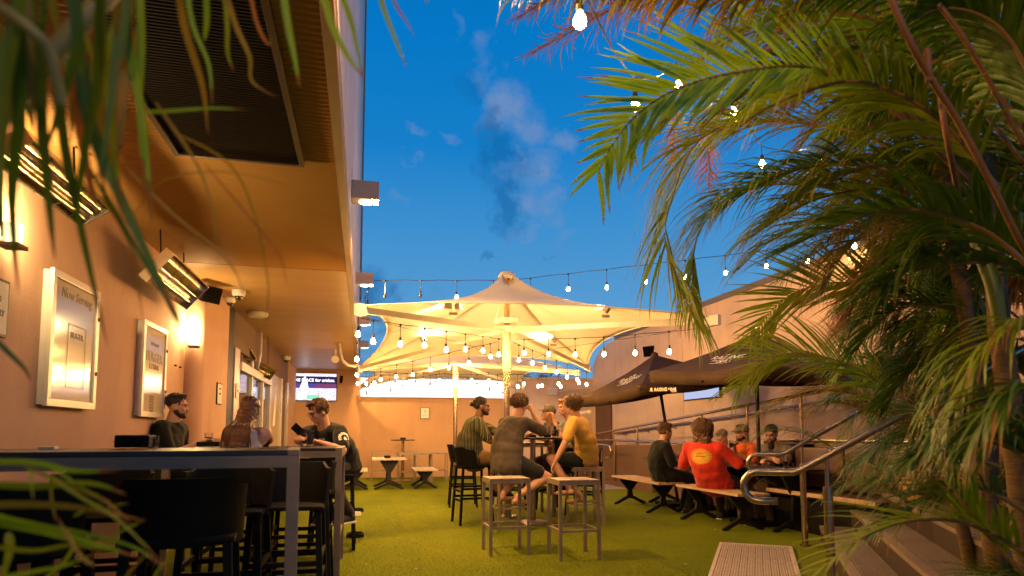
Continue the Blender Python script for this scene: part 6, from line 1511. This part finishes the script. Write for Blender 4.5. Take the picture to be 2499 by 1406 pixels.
# orange petioles in front
for pts, r_ in (([(2150, -60, 1.9), (2215, 90, 1.9), (2270, 190, 1.95), (2340, 300, 2.0), (2420, 450, 2.05), (2490, 590, 2.1), (2560, 700, 2.2)], .010), ([(2290, 10, 2.1), (2350, 90, 2.1), (2420, 210, 2.15), (2500, 360, 2.2)], .008),
                ([(2130, 235, 2.6), (2210, 290, 2.6), (2290, 370, 2.7), (2400, 480, 2.9)], .011), ([(2262, 120, 1.95), (2268, 200, 1.95)], .011), ([(2290, 200, 2.2), (2310, 330, 2.2), (2340, 480, 2.4)], .010)):
    b = MB(); b.tube(smoothpath(P_(pts), 6), r_, 8); b.build('petiole', 'stem_orange', palm, smooth='all')
FL_ = [
 # pts, leaflet length, material, extras
 ([(2400, 480, 3.0), (2200, 260, 2.85), (1990, 168, 2.75), (1800, 178, 2.65), (1660, 215, 2.6), (1560, 275, 2.55), (1490, 360, 2.5), (1455, 435, 2.5)], .50, 'leaf_bright', dict(n_=36, wd=.034, droop=.05, ang=.80, start=.30, uphint=V((.1, -1, .2)))),
 ([(2400, 560, 3.6), (2150, 350, 3.9), (1950, 300, 4.1), (1800, 305, 4.2), (1700, 350, 4.3), (1645, 470, 4.3), (1625, 600, 4.3), (1690, 770, 4.3)], .78, 'leaf', dict(n_=60, wd=.026, droop=.75, ang=.6, start=.25)),
 ([(2380, 620, 3.8), (2150, 490, 4.2), (1950, 450, 4.4), (1800, 470, 4.5), (1710, 560, 4.5), (1690, 680, 4.5), (1705, 800, 4.5)], .72, 'leaf', dict(n_=60, wd=.024, droop=.9, ang=.55, start=.25)),
 ([(2300, 350, 4.4), (2100, 220, 4.6), (1900, 230, 4.7), (1750, 330, 4.8), (1660, 450, 4.8), (1600, 600, 4.8)], .75, 'leaf_bright', dict(n_=50, wd=.022, droop=.9, ang=.6)),
 ([(2340, 640, 4.0), (2150, 560, 4.4), (2000, 540, 4.6), (1880, 590, 4.7), (1800, 660, 4.7)], .60, 'leaf', dict(n_=36, wd=.024, droop=.8, ang=.6)),
 ([(2400, 780, 4.2), (2250, 722, 4.6), (2100, 690, 4.8), (1980, 700, 4.9), (1895, 745, 5.0), (1830, 835, 5.0)], .66, 'leaf', dict(n_=40, wd=.028, droop=.15, ang=.85, start=.1, uphint=V((.15, -1, .3)))),
 ([(2360, 1060, 3.9), (2180, 960, 4.1), (2080, 895, 4.2), (1960, 862, 4.3), (1870, 880, 4.35), (1795, 950, 4.4)], .50, 'leaf', dict(n_=44, wd=.018, droop=.35, ang=.85, start=.15, uphint=V((.15, -1, .3)))),
 ([(2340, 1080, 4.1), (2180, 1000, 4.3), (2080, 960, 4.4), (1980, 955, 4.5), (1900, 985, 4.5), (1835, 1020, 4.5)], .42, 'leaf_olive', dict(n_=34, wd=.016, droop=1.0, ang=.7, start=.15)),
 ([(2380, 900, 4.6), (2280, 830, 4.8), (2170, 800, 5.0), (2090, 850, 5.0), (2040, 930, 5.0)], .55, 'leaf_bright', dict(n_=36, wd=.018, droop=.6)),
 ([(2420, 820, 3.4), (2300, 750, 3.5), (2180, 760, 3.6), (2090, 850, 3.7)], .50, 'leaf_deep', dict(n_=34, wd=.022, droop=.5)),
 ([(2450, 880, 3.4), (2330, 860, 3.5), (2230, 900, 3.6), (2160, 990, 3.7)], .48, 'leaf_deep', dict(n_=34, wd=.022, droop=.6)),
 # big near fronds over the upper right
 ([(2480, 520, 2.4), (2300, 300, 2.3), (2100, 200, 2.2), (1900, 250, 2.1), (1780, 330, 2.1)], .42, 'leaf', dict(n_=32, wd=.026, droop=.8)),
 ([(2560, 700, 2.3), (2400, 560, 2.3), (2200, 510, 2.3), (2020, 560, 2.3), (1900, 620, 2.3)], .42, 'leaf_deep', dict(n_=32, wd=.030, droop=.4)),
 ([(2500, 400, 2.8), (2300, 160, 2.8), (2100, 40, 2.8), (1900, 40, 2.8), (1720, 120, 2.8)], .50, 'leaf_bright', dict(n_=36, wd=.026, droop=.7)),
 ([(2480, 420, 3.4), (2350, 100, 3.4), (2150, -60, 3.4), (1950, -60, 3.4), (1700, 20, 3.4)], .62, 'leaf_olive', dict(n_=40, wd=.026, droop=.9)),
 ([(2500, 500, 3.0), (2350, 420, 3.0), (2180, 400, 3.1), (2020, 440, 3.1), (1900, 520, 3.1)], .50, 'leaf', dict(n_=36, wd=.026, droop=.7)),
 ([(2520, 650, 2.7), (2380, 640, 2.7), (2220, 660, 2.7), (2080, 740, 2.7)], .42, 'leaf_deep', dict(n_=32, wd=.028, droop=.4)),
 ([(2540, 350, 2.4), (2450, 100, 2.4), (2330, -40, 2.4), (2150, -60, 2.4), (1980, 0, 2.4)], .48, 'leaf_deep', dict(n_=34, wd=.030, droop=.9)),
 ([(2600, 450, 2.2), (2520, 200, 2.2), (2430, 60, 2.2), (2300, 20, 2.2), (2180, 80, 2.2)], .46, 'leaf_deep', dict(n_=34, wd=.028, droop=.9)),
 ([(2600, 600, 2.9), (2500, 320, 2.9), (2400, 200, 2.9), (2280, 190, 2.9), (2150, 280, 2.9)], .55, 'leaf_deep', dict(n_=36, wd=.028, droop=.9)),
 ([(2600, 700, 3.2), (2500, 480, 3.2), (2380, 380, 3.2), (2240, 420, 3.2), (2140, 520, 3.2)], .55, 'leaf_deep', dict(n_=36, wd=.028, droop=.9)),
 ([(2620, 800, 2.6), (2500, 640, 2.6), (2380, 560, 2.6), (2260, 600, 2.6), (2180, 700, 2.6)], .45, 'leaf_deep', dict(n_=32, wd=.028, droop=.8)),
 ([(2600, 250, 3.8), (2400, 50, 3.8), (2200, 40, 3.9), (2000, 120, 4.0), (1860, 250, 4.0)], .72, 'leaf_olive', dict(n_=42, wd=.026, droop=.9)),
 ([(2550, 300, 4.3), (2350, 260, 4.3), (2180, 300, 4.3), (2040, 400, 4.3), (1960, 500, 4.3)], .75, 'leaf', dict(n_=42, wd=.026, droop=.8)),
 ([(2600, 420, 4.8), (2450, 360, 4.8), (2300, 420, 4.8), (2180, 560, 4.8)], .75, 'leaf', dict(n_=40, wd=.028, droop=.8)),
 ([(2620, 200, 5.0), (2480, 60, 5.0), (2340, 80, 5.0), (2200, 200, 5.0)], .8, 'leaf_deep', dict(n_=40, wd=.028, droop=.8)),
 ([(2300, 150, 4.6), (2150, 60, 4.6), (2000, 40, 4.7), (1880, 90, 4.7), (1780, 200, 4.7)], .7, 'leaf_bright', dict(n_=40, wd=.022, droop=1.0)),
 ([(1950, -150, 2.3), (1750, -100, 2.2), (1550, -80, 2.1), (1380, -60, 2.05), (1240, 0, 2.0)], .25, 'leaf', dict(n_=34, wd=.020, droop=1.5, ang=1.0, start=.05)),
 ([(2100, -100, 2.0), (1950, -70, 2.0), (1780, -60, 2.0), (1620, -60, 2.0), (1450, -30, 2.0)], .32, 'leaf_olive', dict(n_=34, wd=.024, droop=1.5, ang=1.0, start=.05)),
 # low fronds by the stairs
 ([(2600, 1420, 2.1), (2400, 1292, 2.1), (2250, 1268, 2.1), (2120, 1305, 2.1), (1990, 1400, 2.05)], .32, 'leaf', dict(n_=19, wd=.022, droop=.18, ang=.8, start=.05, tipdead=.05)),
 ([(2560, 1460, 2.3), (2450, 1350, 2.3), (2350, 1230, 2.3), (2290, 1120, 2.35), (2250, 1040, 2.4)], .26, 'leaf_bright', dict(n_=14, wd=.030, droop=.2, ang=.7, start=.3)),
 ([(2580, 1180, 2.2), (2450, 1080, 2.2), (2330, 1060, 2.2), (2230, 1120, 2.2)], .34, 'leaf_deep', dict(n_=30, wd=.022, droop=.7)),
 ([(2600, 860, 1.9), (2520, 800, 1.9), (2430, 830, 1.9), (2360, 920, 1.9), (2320, 1020, 1.9)], .32, 'leaf', dict(n_=26, wd=.018, droop=1.1, tipdead=.2)),
 ([(2600, 980, 1.7), (2520, 950, 1.7), (2440, 990, 1.7), (2380, 1080, 1.7)], .30, 'leaf_deep', dict(n_=24, wd=.018, droop=1.1, tipdead=.2)),
]
for pts, ll, m, ex in FL_: frond(palm, P_(pts), ll, m, **ex)
# random younger fronds filling the clump
for k in range(62):
    x0, y0, d0 = fr_rnd.uniform(2180, 2580), fr_rnd.uniform(80, 900), fr_rnd.uniform(2.9, 5.2)
    ln = fr_rnd.uniform(240, 460) * 3.4 / d0 * (.42 if y0 > 500 else 1); a = fr_rnd.uniform(-.5, .9); dx = -math.cos(a) * ln; dy = -math.sin(a) * ln * .6
    pts = [(x0, y0, d0), (x0 + dx * .35, y0 + dy * .5 - 30, d0 + .1), (x0 + dx * .7, y0 + dy * .7, d0 + .15), (x0 + dx, y0 + dy * .5 + 90, d0 + .15)]
    frond(palm, P_(pts), fr_rnd.uniform(.38, .6), fr_rnd.choice(['leaf_deep', 'leaf_deep', 'leaf', 'leaf', 'leaf_bright', 'leaf_olive', 'leaf_olive', 'leaf_dead']), n_=30, wd=.022, droop=fr_rnd.uniform(.5, 1.1))
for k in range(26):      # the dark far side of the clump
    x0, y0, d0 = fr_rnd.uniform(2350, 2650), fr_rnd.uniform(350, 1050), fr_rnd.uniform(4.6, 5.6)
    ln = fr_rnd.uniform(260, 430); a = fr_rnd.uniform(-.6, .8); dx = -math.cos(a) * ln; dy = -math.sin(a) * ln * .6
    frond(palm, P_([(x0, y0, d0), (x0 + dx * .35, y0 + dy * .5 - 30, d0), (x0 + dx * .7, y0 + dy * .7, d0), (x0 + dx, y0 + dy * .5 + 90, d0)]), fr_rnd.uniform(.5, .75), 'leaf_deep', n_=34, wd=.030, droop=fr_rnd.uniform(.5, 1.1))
for k in range(6):      # low fronds in front of the canes
    x0, y0, d0 = fr_rnd.uniform(2430, 2640), fr_rnd.uniform(1080, 1480), fr_rnd.uniform(2.4, 3.1)
    ln = fr_rnd.uniform(200, 380); a = fr_rnd.uniform(-.2, .9)
    frond(palm, P_([(x0, y0, d0), (x0 - ln * .35, y0 - 70 * a - 30, d0), (x0 - ln * .7, y0 - 70 * a, d0), (x0 - ln, y0 + 40, d0)]), fr_rnd.uniform(.25, .38), fr_rnd.choice(['leaf_deep', 'leaf_deep', 'leaf_deep', 'leaf']), n_=26, wd=.016, droop=fr_rnd.uniform(.4, .9))
for pts, ll in (([(2300, -60, 3.6), (2100, -90, 3.6), (1900, -40, 3.6), (1750, 60, 3.6)], .5), ([(2100, -90, 3.0), (1900, -110, 3.0), (1700, -60, 3.0), (1560, 20, 3.0)], .4), ([(2200, 60, 5.0), (2020, 60, 5.0), (1880, 130, 5.0), (1800, 260, 5.0)], .6)):
    frond(palm, P_(pts), ll, 'leaf_olive', stem='stem_orange', n_=34, wd=.020, droop=1.2, tipdead=.5, scruff=.12)
# dead fronds
for pts, ll in (([(2100, 0, 4.7), (1900, 60, 4.7), (1760, 110, 4.7), (1680, 190, 4.7), (1650, 300, 4.7), (1640, 400, 4.6)], .42), ([(1800, -80, 4.3), (1620, -30, 4.3), (1480, 30, 4.3), (1380, 85, 4.3), (1300, 130, 4.3)], .38),
                ([(1700, -90, 4.0), (1500, -60, 4.0), (1380, -20, 4.0), (1270, 40, 4.0)], .34), ([(2000, 150, 5.2), (1880, 160, 5.2), (1790, 230, 5.2), (1740, 330, 5.2), (1730, 450, 5.1)], .45),
                ([(2200, 30, 4.0), (2050, 10, 4.0), (1930, 60, 4.0), (1860, 160, 4.0)], .4)):
    frond(palm, P_(pts), ll, 'leaf_dead', stem='stem_orange', n_=46, wd=.012, droop=1.1, ang=.8, start=.2, rad=.010, curl=.35, scruff=.25, lab='dried orange brown frond hanging')
# low dark shrub palm by the stair landing
base2 = at(2330, 1250, 4.5); base2.z = .72
pal2 = thing('palm_shrub', 'low dark bushy palm filling the bed beside the stairs', 'palm', base2)
for k in range(60):
    a = 2 * PI * k / 30 + fr_rnd.uniform(-.2, .2); c = base2 + V((fr_rnd.uniform(-.3, .9), fr_rnd.uniform(-.6, .7), fr_rnd.uniform(-.2, .7))); ln = fr_rnd.uniform(.45, .95); el_ = fr_rnd.uniform(.2, 1.5)
    dv = V((math.cos(a), math.sin(a), 0))
    pts = [c, c + dv * ln * .35 + V((0, 0, el_ * .3)), c + dv * ln * .75 + V((0, 0, el_ * .38)), c + dv * ln * 1.05 + V((0, 0, el_ * .18))]
    frond(pal2, pts, fr_rnd.uniform(.24, .36), fr_rnd.choice(['leaf_deep', 'leaf_deep', 'leaf_deep', 'leaf', 'leaf_olive']), n_=22, wd=.016, droop=.7, rad=.006, start=.1)
b = MB(); T = Matrix.Translation(base2); b.tube([base2 + V((0, 0, -.45)), base2 + V((.02, 0, .1))], .06, 10); b.build('trunk', 'trunk', pal2)
bed = MB(); o_ = STEP0 + EU * 1.22; bed.box((.8, .0, .702), (3.3, 2.6, .72), frameT((o_.x, o_.y, 0), EN, EU)); struct(bed.build('soil', mat('soil', (.05, .035, .02), .95, col2=(.09, .06, .03), scale=30, bump=.6)))

# near palm at the left, hanging into the top of the picture
lp = thing('palm_tree', 'near out of focus palm whose long leaves hang over the left of the picture', 'palm', at(-700, 1500, 1.2))
rr = random.Random(9)
def leafpx(pts, wpx, m, tip=.1, nrm=None, name='leaf'):
    ps = smoothpath([at(*p) for p in pts], 4); b = MB(); b.mi = []; d = pts[0][2]; wpx = wpx * .78
    blade(b, ps, wpx * d / 1550, nrm or V((rr.uniform(-.5, .5), -1, rr.uniform(-.2, .4))).normalized(), tip, fold=.2); b.build(name, [m, 'leaf_tip'], lp, smooth='all')
for pts, w_ in (([(-120, 420, .80), (40, 240, .80), (130, 130, .80), (250, 0, .82), (420, -160, .9), (700, -260, 1.0), (1000, -230, 1.1), (1150, -120, 1.2)], .0125), ([(-100, -50, .7), (60, 60, .7), (120, 130, .72), (150, 260, .75)], .006)):
    b = MB(); b.tube(smoothpath([at(*p) for p in pts], 6), w_, 10); b.build('rachis', mat('stem_pale', (.42, .28, .12), .5, col2=(.35, .30, .06), scale=3), lp, smooth='all')
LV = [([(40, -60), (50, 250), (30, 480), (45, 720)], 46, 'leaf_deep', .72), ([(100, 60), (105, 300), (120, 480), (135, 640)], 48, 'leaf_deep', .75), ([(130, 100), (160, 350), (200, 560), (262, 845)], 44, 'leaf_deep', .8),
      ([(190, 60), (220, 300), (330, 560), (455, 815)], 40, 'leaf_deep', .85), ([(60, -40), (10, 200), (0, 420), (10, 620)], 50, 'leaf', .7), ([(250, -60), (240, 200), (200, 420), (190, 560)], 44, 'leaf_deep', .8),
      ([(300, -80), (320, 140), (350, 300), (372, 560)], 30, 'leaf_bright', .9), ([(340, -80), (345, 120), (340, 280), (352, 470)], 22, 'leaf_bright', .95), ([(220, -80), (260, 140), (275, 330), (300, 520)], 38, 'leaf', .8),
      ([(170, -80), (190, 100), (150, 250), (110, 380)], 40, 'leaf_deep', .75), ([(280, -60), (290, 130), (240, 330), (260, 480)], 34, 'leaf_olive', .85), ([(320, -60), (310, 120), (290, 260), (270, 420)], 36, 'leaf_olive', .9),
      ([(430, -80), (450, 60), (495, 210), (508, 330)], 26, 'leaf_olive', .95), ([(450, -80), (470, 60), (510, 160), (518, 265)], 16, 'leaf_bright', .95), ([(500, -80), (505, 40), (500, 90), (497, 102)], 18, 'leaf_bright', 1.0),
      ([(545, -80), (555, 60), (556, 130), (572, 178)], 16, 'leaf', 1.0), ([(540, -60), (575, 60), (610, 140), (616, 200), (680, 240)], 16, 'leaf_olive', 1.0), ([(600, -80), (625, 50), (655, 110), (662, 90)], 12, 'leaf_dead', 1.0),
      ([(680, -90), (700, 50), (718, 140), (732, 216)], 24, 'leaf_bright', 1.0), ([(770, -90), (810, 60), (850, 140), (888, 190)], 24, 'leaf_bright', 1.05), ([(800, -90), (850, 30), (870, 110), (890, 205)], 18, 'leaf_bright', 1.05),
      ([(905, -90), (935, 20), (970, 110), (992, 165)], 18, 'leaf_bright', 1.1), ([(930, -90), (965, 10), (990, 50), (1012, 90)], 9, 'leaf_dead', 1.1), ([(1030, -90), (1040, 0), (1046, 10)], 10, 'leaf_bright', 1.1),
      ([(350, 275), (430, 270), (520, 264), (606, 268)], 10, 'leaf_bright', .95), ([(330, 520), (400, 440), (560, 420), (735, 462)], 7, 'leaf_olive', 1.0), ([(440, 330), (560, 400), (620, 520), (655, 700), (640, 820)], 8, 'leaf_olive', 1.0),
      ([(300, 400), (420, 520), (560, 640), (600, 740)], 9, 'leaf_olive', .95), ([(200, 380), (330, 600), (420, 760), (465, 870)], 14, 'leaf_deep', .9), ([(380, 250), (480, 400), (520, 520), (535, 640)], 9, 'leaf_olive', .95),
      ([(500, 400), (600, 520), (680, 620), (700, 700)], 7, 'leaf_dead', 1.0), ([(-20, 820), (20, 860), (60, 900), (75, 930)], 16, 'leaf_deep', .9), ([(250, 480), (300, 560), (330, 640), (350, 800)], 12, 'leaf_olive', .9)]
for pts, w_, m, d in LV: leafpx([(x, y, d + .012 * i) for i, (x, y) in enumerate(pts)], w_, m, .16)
for k in range(26):
    x = rr.uniform(-40, 330); y = rr.uniform(-80, 180); l_ = rr.uniform(180, 460); d = rr.uniform(.75, 1.05); sl = rr.uniform(-.15, .3)
    leafpx([(x, y, d), (x + sl * l_ * .2, y + l_ * .35, d), (x + sl * l_ * .55, y + l_ * .7, d), (x + sl * l_, y + l_, d)], rr.uniform(16, 36), rr.choice(['leaf_deep', 'leaf', 'leaf_olive', 'leaf_dead' if rr.random() < .35 else 'leaf_deep']), .15)
# lower left palm
ll_ = thing('palm_shrub', 'blurred low palm fronds entering at the bottom left corner', 'palm', at(-500, 1700, .9)); lp = ll_
LB = [([(-60, 1128), (80, 1130), (180, 1150), (292, 1148)], 22), ([(-60, 1180), (90, 1188), (220, 1180), (310, 1208)], 24), ([(-60, 1235), (60, 1232), (200, 1240), (358, 1272)], 26), ([(-60, 1265), (80, 1290), (220, 1325), (345, 1362)], 30),
      ([(-60, 1240), (40, 1270), (240, 1310), (345, 1345), (420, 1406)], 14), ([(100, 1150), (200, 1215), (290, 1270), (420, 1400)], 12), ([(60, 1140), (180, 1190), (260, 1225), (330, 1290)], 12), ([(180, 1260), (220, 1240), (262, 1222)], 9),
      ([(270, 1310), (310, 1290), (356, 1268)], 10), ([(255, 1245), (290, 1232), (316, 1228)], 7), ([(230, 1380), (200, 1360), (160, 1300), (140, 1260)], 12), ([(-40, 1420), (60, 1400), (160, 1380), (260, 1340)], 18),
      ([(100, 1420), (150, 1380), (180, 1330), (160, 1290)], 14), ([(20, 1300), (25, 1340), (10, 1400), (0, 1440)], 26), ([(130, 1150), (125, 1200), (132, 1250), (138, 1275)], 8), ([(75, 1140), (78, 1190), (82, 1225)], 7), ([(50, 1130), (120, 1140), (200, 1190), (280, 1230)], 9),
      ([(-40, 1330), (80, 1345), (180, 1330), (262, 1350)], 16), ([(300, 1420), (330, 1380), (372, 1340)], 8), ([(370, 1420), (395, 1380), (430, 1350)], 7)]
for i, (pts, w_) in enumerate(LB): leafpx([(x, y, .85 + .02 * (i % 5)) for x, y in pts], w_, ['leaf_bright', 'leaf', 'leaf_olive', 'leaf_bright'][i % 4], .2, nrm=V((0, -.8, .6)))
# ------------------------------------------------------------------ trees beyond the walls
def far_tree(p, h, r_, label, n_=900, leaf=.10):
    p = V(p); t = thing('tree', label, 'tree', p, 'dark trees beyond the walls'); q = random.Random(int(p.x * 7 + p.y))
    b = MB(); b.tube([p, p + V((.1, 0, h * .5)), p + V((0, .1, h * .85))], [.16, .11, .05], 8)
    cl = []
    for k in range(9):
        a = q.uniform(0, 2 * PI); e = p + V((math.cos(a) * r_ * .7, math.sin(a) * r_ * .7, h * q.uniform(.6, 1.0))); b.tube([p + V((0, 0, h * .45)), e], [.05, .015], 5); cl.append(e)
    b.build('trunk', 'trunk', t)
    b = MB()
    for k in range(n_):
        c = q.choice(cl) + V((q.gauss(0, .35), q.gauss(0, .35), q.gauss(0, .28))) * r_ * .55; a = V((q.uniform(-1, 1), q.uniform(-1, 1), q.uniform(-1, 1))).normalized(); s2 = a.orthogonal().normalized(); l_ = leaf * q.uniform(.6, 1.3)
        b.v += [c - a * l_, c + s2 * l_ * .35, c + a * l_, c - s2 * l_ * .35]; k4 = len(b.v); b.f.append([k4 - 4, k4 - 3, k4 - 2, k4 - 1])
    b.build('crown', 'leaf_deep', t, kind='stuff')
far_tree((8.2, 9.0, 0), 4.35, .9, 'dark tree top showing over the side wall', 1500, .07)
far_tree((7.6, 6.9, 0), 4.1, .8, 'dark leafy tree top beyond the side wall coping near the palm', 1200, .06)
far_tree((3.9, 20.5, 0), 3.3, 1.1, 'dark tree seen under the canopy above the far wall', 1500, .09)
far_tree((5.6, 21.5, 0), 3.2, 1.0, 'second dark tree above the far wall, toward the corner', 1300, .09)
